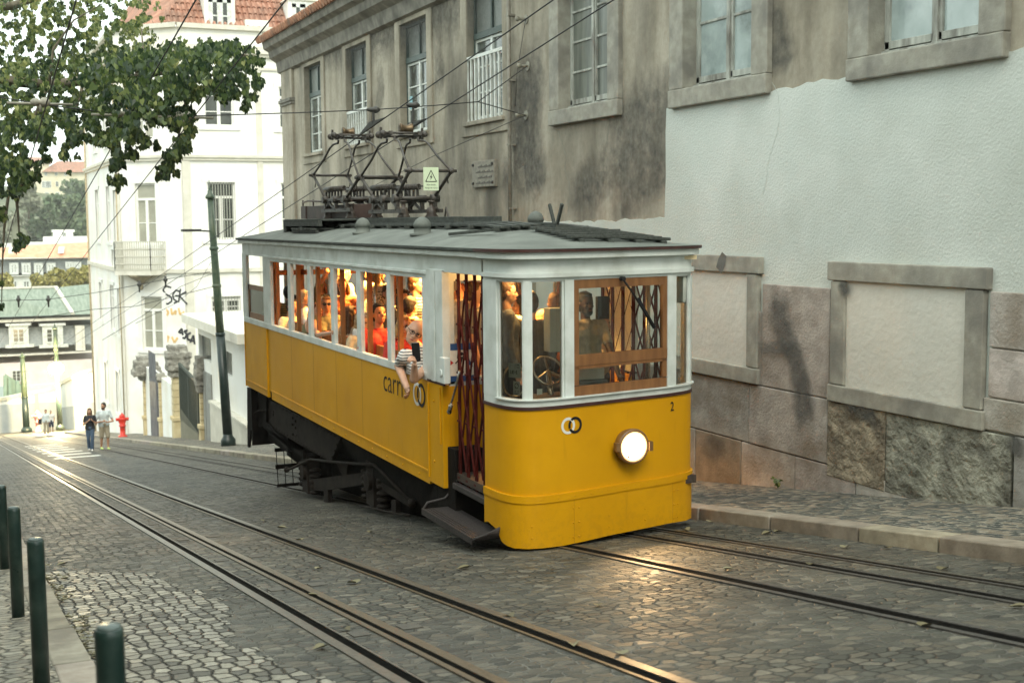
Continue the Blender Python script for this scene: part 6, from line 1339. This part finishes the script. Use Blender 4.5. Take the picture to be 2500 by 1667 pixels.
mb.box(XB,XB+.06,4.75,6.85,-2.3,-1.24); mb.box(-22,-20.5,5.0,6.6,-2.2,-1.3); mb.build('rear_fender','under',T)
mb=MB(); mb.box(-20.4,-12.9,5.0,6.62,-1.5,-1.1); mb.pY([(-20.2,-1.4),(-11.1,-1.3),(-11.2,-1.44),(-12.6,-1.55),(-20.2,-2.5)],5.32,6.3); polyY(mb,[(700,1060),(1050,1200),(1060,1290),(1000,1270),(930,1230),(790,1180),(700,1110)],5.25,6.4); mb.build('machinery_shade_block','under',T)  # machinery, plus a sloped block added to deepen the shadow under the car
def axx(px,Y=5.0): return sideX(px,1190,Y)
XA=[axx(757),axx(917)]; XA.append(XA[1]+(XA[1]-XA[0])*.0)
mb=MB()
for x in XA[:2]:
    zc_=gz(x)+.42
    for y in (5.0,6.6): 
        mb=MB(); mb.box(x-.16,x+.16,y-.08,y+.12,zc_-.32,zc_+.26); mb.cyl((x,y-.13,zc_),(x,y+.1,zc_),.12,n=14)
        for dx in (-.34,.34):
            for k in range(5): mb.lathe((x+dx,y,zc_-.3+k*.085),(0,0,1),[(.05,0),(.09,.02),(.09,.05),(.05,.07)],10)
        mb.build('axle_box','girder',T)
for x in XA[:2]:
    for y in (5.16,6.3):
        mb=MB(); mb.lathe((x,y,gz(x)+.40),(0,1,0),[(.05,-.06),(.16,-.05),(.18,0),(.34,.0),(.36,.02),(.38,.1),(.36,.12),(.1,.12)],28); mb.build('wheel','under',T)
mb=MB()
for Y in (4.95,6.6): polyY(mb,[(745,1168),(775,1168),(905,1150),(935,1158),(1005,1222),(995,1235),(925,1190),(905,1180),(785,1198),(745,1195)],Y,Y+.08)
polyY(mb,[(790,1195),(800,1195),(800,1228),(790,1228)],4.95,5.02); polyY(mb,[(955,1220),(966,1220),(966,1252),(955,1252)],4.95,5.02); polyY(mb,[(820,1130),(850,1125),(845,1165),(838,1165)],4.98,5.04); mb.build('bogie_frame','girder',T,bevel=.015)
mb=MB(); mb.tube([onY(a,b,4.88) for a,b in ((700,1147),(712,1143),(757,1121),(830,1129),(912,1134),(925,1145),(1005,1226))],.022,7); mb.tube([onY(a,b,4.9) for a,b in ((880,1235),(910,1240),(960,1252),(1000,1258))],.016,6); mb.tube([onY(a,b,4.8) for a,b in ((618,1030),(620,1010),(628,1003),(645,1003))],.012,6)
mb.ball(onY(1006,1228,4.88),.06,8,6); mb.ball(onY(700,1146,4.88),.05,8,6); mb.build('brake_rods','girder',T)
mb=MB(); xg=onY(675,1140,4.95).x; z1=onX(675,1098,xg).z; z0=onX(682,1182,xg).z
for k in range(14): y=4.95+k*.13; mb.bar((xg,y,z1),(xg+.1,y,z0),.012,.012,(0,1,0))
mb.bar((xg+.03,4.93,z0+(z1-z0)*.52),(xg+.03,6.65,z0+(z1-z0)*.52),.05,.07); mb.bar((xg+.1,4.93,z0),(xg+.1,6.65,z0),.04,.05); mb.bar((xg,4.93,z1),(xg,6.65,z1),.05,.06); mb.build('life_guard','under',T)
# ---------------------------------------------------------------- people
mat('skin_light',(.52,.29,.19),(.6,.36,.25),9,.5); mat('skin_tan',(.42,.22,.13),(.5,.28,.17),9,.5); mat('skin_dark',(.05,.024,.015),(.085,.04,.025),9,.45); mat('eye_dark',(.01,.008,.006),rough=.2); mat('lips',(.3,.09,.07)); 
for nm,c in (('hair_black',(.012,.01,.009)),('hair_dark',(.03,.018,.01)),('hair_brown',(.1,.05,.022)),('hair_red',(.25,.075,.02)),('hair_blonde',(.5,.34,.14)),('hair_grey',(.3,.28,.25)),('hair_fair',(.36,.22,.1))):
    mat(nm,tuple(a*.6 for a in c),tuple(min(1,a*1.3) for a in c),40,.55,bs=.8,bscale=120,stretch=(1,1,.3),obj=True)
for nm,c in (('cloth_white',(.7,.68,.64)),('cloth_cream',(.66,.56,.4)),('cloth_olive',(.16,.15,.08)),('cloth_red',(.5,.04,.03)),('cloth_black',(.025,.025,.028)),('cloth_navy',(.03,.04,.07)),('cloth_grey',(.22,.22,.21)),('cloth_khaki',(.42,.36,.24)),('denim',(.06,.1,.16)),('cloth_pale',(.6,.66,.66)),('cloth_beige',(.36,.31,.22)),('cloth_orange',(.5,.16,.05))):
    mat(nm,tuple(a*.8 for a in c),tuple(min(1,a*1.15) for a in c),18,.85,bs=.5,bscale=22,obj=True,bd=.02)
def stripemat(name,a,b,fr):
    mt,n,l,p=nt(name); p.inputs['Roughness'].default_value=.85; t=n.new('ShaderNodeTexCoord'); s=n.new('ShaderNodeSeparateXYZ'); l.new(t.outputs['Object'],s.inputs[0])
    nn=math_(n,l,'MULTIPLY',nz(n,l,t.outputs['Object'],5,2),.06); k=math_(n,l,'FRACT',math_(n,l,'MULTIPLY',math_(n,l,'ADD',s.outputs[2],nn),fr)); g=math_(n,l,'GREATER_THAN',k,.68); l.new(mix(n,l,g,a,b),p.inputs['Base Color']); MATS[name]=mt
stripemat('stripe_bw',(.68,.67,.64),(.02,.02,.03),30); stripemat('stripe_yb',(.55,.42,.2),(.04,.03,.02),26); stripemat('stripe_dark',(.03,.03,.035),(.4,.36,.3),28)
def spotmat():
    mt,n,l,p=nt('leopard'); v=vmap(n,l,(1,1,1),True); t=n.new('ShaderNodeTexVoronoi'); t.inputs['Scale'].default_value=38; l.new(v,t.inputs['Vector']); l.new(ramp(n,l,t.outputs['Distance'],[(.3,(.03,.02,.015)),(.42,(.55,.44,.28))]),p.inputs['Base Color']); MATS['leopard']=mt
spotmat()
def remesh(o,vox,sm=2):
    r=o.modifiers.new('r','REMESH'); r.mode='VOXEL'; r.voxel_size=vox; r.use_smooth_shade=True
    s=o.modifiers.new('s','SMOOTH'); s.iterations=sm; s.factor=.5; return o
def hand(mb,W,d,nrm,curl=.5,sc_=1.,flip=1):
    W=V(W); d=V(d).normalized(); nrm=V(nrm); nrm=(nrm-d*nrm.dot(d)).normalized(); sd=d.cross(nrm)*flip
    for t in (-.024,0,.024): mb.cap(W+sd*t*.6*sc_+d*.01*sc_,.017*sc_,W+sd*t*sc_+d*.078*sc_,.0145*sc_,8)
    for i,(L,c) in enumerate(((.036,1.15),(.042,1.),(.04,1.),(.032,1.1))):
        p=W+d*.085*sc_+sd*(i-1.5)*.0205*sc_; a=curl*c; 
        for k in range(3):
            q_=(d*math.cos(a)-nrm*math.sin(a)); q=p+q_*(L*(1-.2*k))*sc_; mb.cap(p,(.0095-.0012*k)*sc_,q,(.0085-.0012*k)*sc_,7); p=q; a+=curl*.9
    p=W+d*.03*sc_-sd*.03*sc_; q=p+(d*.6-sd*.7-nrm*.3*curl).normalized()*.038*sc_; mb.cap(p,.0125*sc_,q,.0105*sc_,7); mb.cap(q,.0105*sc_,q+(d*.85-sd*.1-nrm*.6*curl).normalized()*.032*sc_,.009*sc_,7)
def person(label,head,yaw,pose='stand',skin='skin_light',hair='short',hc='hair_brown',top='cloth_white',sleeve='short',legs='cloth_navy',pants='long',hp=(0,0,0),armL=None,armR=None,s=1.,glasses=None,beard=None,vox=.012,ar=1.,lean=(0,0),shoes='cloth_black',group=None,curl=(.4,.4),torso=None,female=False,fixlegs=None,arms_world=True):
    """head: world position of the head centre; yaw deg (0 faces +X). armL/armR: (elbow,hand) world points"""
    hd=V(head); Ht=1.61*s if pose=='stand' else 1.2*s; org=V((hd.x-lean[0],hd.y-lean[1],hd.z-Ht)); yw=R(yaw); c,si=math.cos(yw),math.sin(yw)
    tw=(R(0) if pose=='sit' and hd.y<5.6 and math.sin(yw)<-.25 else yw) if torso is None else R(torso); ct,st=math.cos(tw),math.sin(tw)
    def Lb(x,y,z,ln=0): # body local -> world ; ln: lean share
        return V((org.x+x*ct*s-y*st*s+lean[0]*ln,org.y+x*st*s+y*ct*s+lean[1]*ln,org.z+z*s))
    pz=.93 if pose=='stand' else .5; sh=1.40 if pose=='stand' else .99; sw=.165 if female else .185
    def ZL(z): return max(0,min(1,(z-pz)/(Ht/s-pz)))
    P=lambda x,y,z: Lb(x,y,z,ZL(z))
    hm=Matrix.Translation(hd)@Matrix.Rotation(yw+R(hp[0]),4,'Z')@Matrix.Rotation(R(hp[1]),4,'Y')@Matrix.Rotation(R(hp[2]),4,'X')
    H=lambda x,y,z: hm@V((x*s,y*s,z*s)); R3=hm.to_3x3()
    b=MB(); fem=.92 if female else 1.
    def torso_(m,e,mid=True):
        for y in (-1,1):
            m.cap(P(0,y*.085*fem,pz+.0),(.115+e)*s,P(0,y*.06*fem,pz+.22),(.1*fem+e)*s); m.cap(P(0,y*.06*fem,pz+.22),(.1*fem+e)*s,P(0.01,y*.085*fem,sh-.11),(.108*fem+e)*s); m.cap(P(0.0,y*.06,sh-.04),(.065+e)*s,P(0,y*sw,sh-.005),(.054+e)*s)
            if female: m.ball(P(.085,y*.075,sh-.17),(.06+e)*s,10,7)
        m.cap(P(0,0,sh-.03),(.075+e)*s,P(0,0,sh+.03),(.05+e*.6)*s)
    torso_(b,0)
    b.cap(P(0,0,sh+.02),.054*s,H(-.018,0,-.075),.05*s)
    b.ball(H(-.006,0,.022),(.094*s,.077*s,.102*s),18,13,R3); b.ball(H(.026,0,-.035),(.064*s,.06*s,.08*s),16,11,R3); b.ball(H(.04,0,-.085),(.038*s,.04*s,.03*s),12,8,R3); b.cap(H(.083,0,.012),.010*s,H(.104,0,-.026),.0145*s,8); b.ball(H(.094,.012,-.03),.009*s,6,5); b.ball(H(.094,-.012,-.03),.009*s,6,5)
    b.ball(H(.068,0,.034),(.024*s,.05*s,.012*s),10,6,R3); b.ball(H(.082,0,-.064),(.014*s,.024*s,.011*s),10,6,R3)
    for y in (-1,1): b.ball(H(-.005,y*.08,-.008),(.018*s,.010*s,.03*s),10,8,R3); b.ball(H(.062,y*.04,-.022),(.02*s,.02*s,.018*s),8,6,R3)
    arms={}
    for y,A in ((1,armL),(-1,armR)):
        S=P(0,y*(sw+.015),sh-.02)
        if A is None:
            if pose=='stand': E_=P(.0,y*(sw+.06),sh-.3); W_=P(.07,y*(sw+.04),sh-.54)
            else: E_=P(.02,y*(sw+.06),sh-.28); W_=P(.24,y*(sw-.04),sh-.38)
        else: E_,W_=V(A[0]),V(A[1])
        arms[y]=(S,E_,W_); b.cap(S,.05*s*ar,E_,.038*s*ar); b.cap(E_,.04*s*ar,W_,.027*s*ar); d=(W_-E_).normalized()
        nrm=A[2] if A and len(A)>2 else P(0,-y*.3,0)-P(0,0,0)
        hand(b,W_,d,nrm,curl[0 if y>0 else 1],s*.98,y)
    L_=MB(); sho=MB()
    for y in (-1,1):
        hp_=Lb(0,y*.09,pz-.02)
        if pose=='stand':
            k_=fixlegs[0 if y>0 else 1] if fixlegs else (.02,0,-.02)
            kn=Lb(k_[0],y*.1+k_[1]*.5,.5); an=Lb(k_[2],y*.1+k_[1],.09)
        else: kn=Lb(.43,y*.11,.5); an=Lb(.43,y*.11,.09)
        b.cap(hp_,.088*s,kn,.056*s); b.cap(kn,.056*s,an,.038*s); ft=an+V((ct*.14*s,st*.14*s,-.045*s)); b.cap(an-V((0,0,.03*s)),.038*s,ft,.03*s)
        L_.cap(hp_+V((0,0,.03)),.105*s,kn,.07*s if pants=='long' else .082*s)
        if pants=='long': L_.cap(kn,.07*s,an,.062*s if not female else .07*s)
        sho.cap(an-V((0,0,.035*s)),.047*s,ft,.038*s,9)
    L_.cap(Lb(0,-.08,pz+.02),.122*s,Lb(0,.08,pz+.02),.122*s); 
    o=b.build('person',MATS[skin]); 
    o0=org; o.location=o0; me=o.data
    for v in me.vertices: v.co=v.co-o0
    o['_w']=tuple(o0); remesh(o,vox*s); tag(o,label,'person',group)
    m=MB(); torso_(m,.012)
    if sleeve!='none':
        for y in (1,-1):
            S,E_,W_=arms[y]; m.cap(S,.064*s,S.lerp(E_,.6 if sleeve=='short' else 1),.058*s if sleeve=='short' else .05*s)
            if sleeve=='long': m.cap(E_,.05*s,E_.lerp(W_,.9),.036*s)
    remesh(m.build('shirt' if top not in('leopard',) else 'dress',MATS[top],o),vox*s*1.1,1)
    remesh(L_.build('trousers' if pants=='long' else 'shorts',MATS[legs],o),.014*s,1)
    remesh(sho.build('shoes',MATS[shoes],o),.012*s,1)
    e=MB(); [e.ball(H(.081,y*.031,.008),(.009*s,.0135*s,.0085*s),10,7,R3) for y in (-1,1)]; e.build('eyes','eye_dark',o)
    e=MB(); e.ball(H(.0925,0,-.064),(.007*s,.022*s,.006*s),10,6,R3); e.build('mouth','lips',o)
    if hair!='bald':
        h=MB(); rc=MATS[hc]
        h.ball(H(-.022,0,.04),(.096*s,.086*s,.098*s),16,11,R3); h.ball(H(-.05,0,-.01),(.07*s,.08*s,.085*s),14,10,R3)
        if hair in('long','bob','curly'):
            n_={'long':(.26,),'bob':(.12,),'curly':(.13,)}[hair][0]
            for y in (-1,0,1): h.cap(H(-.045-(.02 if y==0 else 0),y*.062,0),.042*s,H(-.06,y*.07,-n_),.036*s)
            for y in (-1,1): h.cap(H(.005,y*.078,.03),.02*s,H(.0,y*.085,-n_*.8),.022*s)
            h.ball(H(.045,.0,.105),(.045*s,.07*s,.025*s),12,8,R3)
        if hair=='bun': h.ball(H(-.1,0,.05),.04*s,10,8); h.ball(H(.04,0,.1),(.05*s,.066*s,.028*s),12,8,R3)
        if hair=='curly':
            random.seed(int(abs(hd.x*1000))); 
            for k in range(60):
                a=random.uniform(0,2*PI); z=random.uniform(-.1,.13); rr=.09; h.ball(H(-.03+math.cos(a)*rr*.95 if math.cos(a)*rr<.07 else .02,math.sin(a)*rr,z),.02*s,6,5)
        if hair=='short': h.ball(H(.03,0,.098),(.05*s,.06*s,.022*s),12,8,R3)
        ho=remesh(h.build('hair',rc,o),.009*s,1)
        d_=ho.modifiers.new('d','DISPLACE'); tx=bpy.data.textures.get('hairtex') or bpy.data.textures.new('hairtex','CLOUDS'); tx.noise_scale=.03; d_.texture=tx; d_.strength=.012; d_.mid_level=.5
    if beard:
        h=MB(); h.ball(H(.04,0,-.085),(.052*s,.056*s,.045*s),14,10,R3); h.ball(H(.02,.05,-.05),(.03*s,.02*s,.05*s),8,6,R3); h.ball(H(.02,-.05,-.05),(.03*s,.02*s,.05*s),8,6,R3); h.ball(H(.088,0,-.05),(.014*s,.03*s,.008*s),8,5,R3); remesh(h.build('beard',MATS[beard],o),.009*s,1)
    if glasses:
        g=MB(); dark=glasses=='sun'
        for y in (-1,1):
            g.tube([H(.1,y*.034+.025*math.cos(t*PI/8),.006+.019*math.sin(t*PI/8)) for t in range(17)],.0032*s,5); g.tube([H(.098,y*.058,.012),H(.0,y*.084,.012)],.003*s,5)
        g.tube([H(.105,-.01,.01),H(.105,.01,.01)],.003*s,5); go=g.build('glasses','ink_black',o)
        if dark:
            k=MB(); [k.lathe(H(.097,y*.034,.006),R3@V((1,0,0)),[(.024*s,0),(.022*s,.004),(.002,.005)],14) for y in (-1,1)]; k.build('dark_lens',mat('sunlens',(.01,.01,.012),rough=.08,spec=.9),go)
    return o
def pside(px,py,Y): return onY(px,py,Y)
I=[] 
person('passenger with black hair in a yellow striped top in the rearmost side window',pside(703,716,5.2),170,'sit',hair='short',hc='hair_black',top='stripe_yb',s=.95)
person('woman with dark curly hair and glasses smiling between two window posts at the rear',pside(729,738,5.25),-22,'sit',hair='curly',hc='hair_dark',top='cloth_cream',glasses='clear',female=True,s=.9)
person('balding man in a white tee shirt with his hand raised to the window post',pside(744,727,5.02),75,'sit',hair='short',hc='hair_grey',top='cloth_white',armR=(pside(752,806,4.78),pside(756,752,4.76)),s=.93,curl=(.4,.9))
mb=MB(); 
person('standing woman with red hair and glasses holding the rail, in an olive top',pside(783,697,5.7),-25,'stand',hair='bob',hc='hair_red',top='cloth_olive',glasses='clear',female=True,armR=(pside(800,662,5.5),pside(775,640,5.6)),s=.97)
person('woman in dark sunglasses and a tank top leaning her arm on the window ledge',pside(797,744,4.96),-12,'sit',hair='bun',hc='hair_fair',top='cloth_olive',sleeve='none',skin='skin_tan',glasses='sun',female=True,armR=(pside(776,818,4.74),pside(812,812,4.7)),s=.97,hp=(0,-6,0))
person('standing blonde woman in a pale yellow shirt, her back to the window',pside(842,668,5.7),100,'stand',hair='bob',hc='hair_blonde',top='cloth_cream',female=True,s=.98)
person('seated woman with long straight brown hair seen from behind',pside(854,768,5.06),110,'sit',hair='long',hc='hair_brown',top='cloth_beige',female=True,s=.95)
person('blonde child in a white top seen from behind beside the brown haired woman',pside(880,782,4.95),100,'sit',hair='bob',hc='hair_fair',top='cloth_white',s=.72)
person('child held up near the ceiling, looking down past a post',pside(903,664,5.95),-50,'stand',hair='bob',hc='hair_fair',top='cloth_cream',s=.85)
person('standing blonde woman in a leopard print dress, back to the window',pside(925,664,5.5),105,'stand',hair='bob',hc='hair_fair',top='leopard',female=True)
person('seated dark haired man in a red shirt looking up the street',pside(925,767,4.97),8,'sit',hair='short',hc='hair_black',top='cloth_red',skin='skin_tan',hp=(0,-10,0),s=1.08,vox=.010)
person('fair haired man sitting behind the man in the red shirt',pside(925,738,5.5),60,'sit',hair='bald',top='cloth_khaki',s=1.05)
person('seated woman with dark curly hair and bare shoulders between the last two posts',pside(985,729,5.6),-10,'sit',hair='curly',hc='hair_dark',top='cloth_black',sleeve='none',skin='skin_tan',female=True,s=.95)
person('standing man with short brown hair in a dark striped shirt, last side window',pside(1016,694,5.5),55,'stand',hair='short',hc='hair_brown',top='stripe_dark')
person('passenger in black with black hair bending between the seats',pside(1003,748,5.35),120,'sit',hair='short',hc='hair_black',top='cloth_black')
person('seated blonde woman with glasses and a red top beside the man with the phone',pside(986,797,5.02),-14,'sit',hair='bob',hc='hair_blonde',top='cloth_red',glasses='clear',female=True,s=1.02,vox=.010)
# the man leaning out with his phone
hd=pside(1012,810,4.79); W1=pside(994,948,4.565); ph=onY(1016,860,4.50)
pm=person('bald man in a striped tee shirt leaning out of the window with a phone',hd,-17,'sit',hair='bald',top='stripe_bw',skin='skin_light',sleeve='short',glasses='clear',hp=(0,8,-30),lean=(-.30,-.2),torso=0,s=1.17,ar=1.1,vox=.0085,
  armR=(onY(973,893,4.62),W1,V((-.2,1,0))),armL=(onY(1011,925,4.52),onY(1012,893,4.49),V((0,1,0))),curl=(1.0,.45))
mb=MB(); M_=Matrix.Translation(ph)@Matrix.Rotation(R(-19),4,'Z')@Matrix.Rotation(R(4),4,'X'); mb.box(-.005,.005,-.043,.043,-.095,.105,M_); tag(mb.build('phone',mat('phone_black',(.006,.006,.008),rough=.15),bevel=.004),'black mobile phone held up outside the tram window by the bald man','phone')
person('passenger with grey hair in a cream shirt seen through the door side window',onX(1108,694,-13.2),120,'stand',hair='short',hc='hair_grey',top='cloth_cream',s=1.)
person('passenger in a patterned grey top standing just behind the folding gate',onX(1160,715,-12.9),60,'stand',hair='short',hc='hair_brown',top='cloth_grey')
person('fair haired passenger in orange light seated behind the brake wheel',onX(1330,785,-13.0),30,'sit',hair='bob',hc='hair_fair',top='cloth_orange',female=True)
person('tram driver with a short beard in a khaki polo shirt, standing at the windscreen',onX(1430,742,-11.75),6,'stand',skin='skin_dark',hair='short',hc='hair_black',top='cloth_khaki',beard='hair_black',armL=(onX(1493,862,-11.5),onX(1512,918,-11.25)),s=.99,vox=.010)
person('man in a grey jacket standing inside the left corner of the cab',onX(1238,715,-12.05),70,'stand',hair='short',hc='hair_brown',top='cloth_grey',sleeve='long',legs='cloth_black',s=1.03)
person('passenger in a dark jacket at the cab doorway, back turned',onX(1296,742,-12.6),160,'stand',hair='short',hc='hair_black',top='cloth_black',sleeve='long')
person('brown haired passenger in an orange top seen from behind the white cab post',onX(1356,742,-12.8),150,'stand',hair='short',hc='hair_brown',top='cloth_orange',sleeve='long')
person('woman with her face near the small mirror in the cab doorway',onX(1474,788,-12.9),0,'stand',hair='bob',hc='hair_brown',top='cloth_beige',female=True,s=.95)

SK=('skin_light','skin_tan'); fill=[(-18.9,6.1,'stand',200,'short','hair_grey','cloth_white','standing grey haired passenger in white near the rear of the car'),(-17.9,6.35,'stand',-80,'bob','hair_brown','cloth_beige','standing brown haired woman on the far side, facing the street'),
(-16.9,6.3,'stand',-60,'short','hair_dark','cloth_khaki','standing dark haired man in khaki behind the pale yellow shirt'),(-15.9,6.35,'stand',-100,'curly','hair_red','cloth_cream','standing red haired woman on the far side of the aisle'),
(-14.9,6.2,'stand',-40,'short','hair_fair','cloth_white','tall fair haired man in white behind the man in the red shirt'),(-14.2,6.4,'stand',-110,'bob','hair_dark','cloth_orange','dark haired woman in orange standing against the far windows'),
(-13.6,6.25,'stand',-30,'short','hair_grey','cloth_grey','grey haired man in grey standing near the front bulkhead'),(-19.6,5.6,'stand',-20,'short','hair_brown','cloth_navy','man in navy standing by the rear door post'),
(-18.3,6.6,'sit',-90,'short','hair_black','cloth_white','passenger on the far bench facing the street, rearmost'),(-17.2,6.6,'sit',-90,'bob','hair_fair','cloth_red','fair haired passenger in red on the far bench'),
(-15.4,6.6,'sit',-90,'long','hair_brown','cloth_cream','long haired passenger in cream on the far bench'),(-14.6,5.25,'sit',-70,'short','hair_dark','cloth_olive','passenger in olive seated behind the red shirts')]
for i,(x,y,po,yw,h_,hc_2,tp,lb) in enumerate(fill): person(lb,(x,y,(.60+.05*math.sin(i*2.3)) if po=='stand' else .2),yw,po,skin=SK[i%2],hair=h_,hc=hc_2,top=tp,female=h_ in('bob','long','curly'),vox=.014)
fill=[(-19.9,4.98,'sit',20,'short','hair_dark','cloth_cream','seated man in cream at the rearmost side window'),(-18.5,5.0,'sit',10,'bob','hair_red','cloth_olive','seated red haired woman in olive near the second window post'),(-16.1,5.0,'sit',-30,'short','hair_grey','cloth_khaki','seated grey haired man in khaki between the third and fourth posts'),(-15.2,5.35,'sit',-60,'bob','hair_blonde','cloth_white','fair haired woman in white seated across from the man in red'),(-19.0,5.55,'stand',-30,'bob','hair_brown','cloth_orange','standing brown haired woman in orange by the second window'),(-16.6,5.5,'stand',0,'short','hair_dark','cloth_beige','standing dark haired man in beige near the middle of the car')]
for i,(x,y,po,yw,h_,hc_2,tp,lb) in enumerate(fill): person(lb,(x,y,.62 if po=='stand' else .27),yw,po,skin=SK[(i+1)%2],hair=h_,hc=hc_2,top=tp,female=h_=='bob',vox=.013)
# pedestrians
def ped(px,pyb,pyt,X,label,yaw,**k):
    b=onX(px,pyb,X) if X else gnd(px,pyb,0); t=onX(px,pyt,b.x); H=t.z-b.z; s=H/1.74
    return person(label,V((b.x,b.y,b.z+1.61*s)),yaw,'stand',s=s,vox=.016,**k),b,s
b=gnd(222,1100); 
def rel(b,x,y,z): return V((b.x+x,b.y+y,b.z+z))
w1,b,s=ped(222,1100,996,None,'woman with long hair, black top and jeans walking up the street',-8,hair='long',hc='hair_brown',top='cloth_black',skin='skin_tan',legs='denim',shoes='cloth_white',female=True,fixlegs=[(.12,-.04,.1),(.02,.04,-.12)],armL=(rel(gnd(222,1100),.05,.24,1.05),rel(gnd(222,1100),.24,.07,1.22)),armR=(rel(gnd(222,1100),.05,-.24,1.05),rel(gnd(222,1100),.24,-.07,1.22)))
q=gnd(256,1097); m1,b,s=ped(256,1097,982,None,'bearded man in a pale polo shirt and beige shorts beside the woman in jeans',10,hair='short',hc='hair_dark',top='cloth_pale',skin='skin_tan',legs='cloth_beige',pants='short',shoes=mat('shoe_lime',(.6,.75,.25)).name,beard='hair_dark',fixlegs=[(.1,0,.08),(.0,0,-.08)],hp=(-50,0,0),armL=(rel(q,.05,.34,1.12),rel(q,.28,.12,1.12)),armR=(rel(q,.05,-.32,1.1),rel(q,.28,-.06,1.16)))
MATS['shoe_lime']=MATS.get('shoe_lime')
q=onX(123,1054,-95); ped(126,1056,1001,-95,'far man in a white tee shirt and dark shorts walking uphill',0,hair='short',hc='hair_grey',top='cloth_white',skin='skin_tan',legs='cloth_navy',pants='short',sleeve='short')
m2,b,s=ped(114,1060,999,-95,'far man in a pale shirt and long trousers carrying a dark shoulder bag',-5,hair='short',hc='hair_dark',top='cloth_pale',skin='skin_tan',legs='cloth_beige',sleeve='long')
mb=MB(); mb.box(b.x-.1,b.x+.1,b.y-.55,b.y-.3,b.z+.75,b.z+1.15); mb.bar((b.x,b.y-.42,b.z+1.15),(b.x,b.y+.05,b.z+1.6),.04,.03); tag(mb.build('shoulder_bag','cloth_black',bevel=.03),'dark shoulder bag carried by the far man in long trousers','bag')


# ---------------------------------------------------------------- air
hm_=bpy.data.materials.new('haze_air'); hm_.use_nodes=True; n=hm_.node_tree.nodes; l=hm_.node_tree.links; n.remove(n['Principled BSDF'])
pv=n.new('ShaderNodeVolumePrincipled'); pv.inputs['Color'].default_value=(.97,.98,.95,1); pv.inputs['Density'].default_value=.0003; l.new(pv.outputs[0],n['Material Output'].inputs['Volume']); MATS['haze_air']=hm_
mb=MB(); mb.box(-1550,1550,-1550,1550,-24,46); tag(mb.build('haze','haze_air'),'thin pale evening haze over the street and the distant hill','haze',kind='stuff')
for o in bpy.data.objects:
    if '_w' in o: del o['_w']
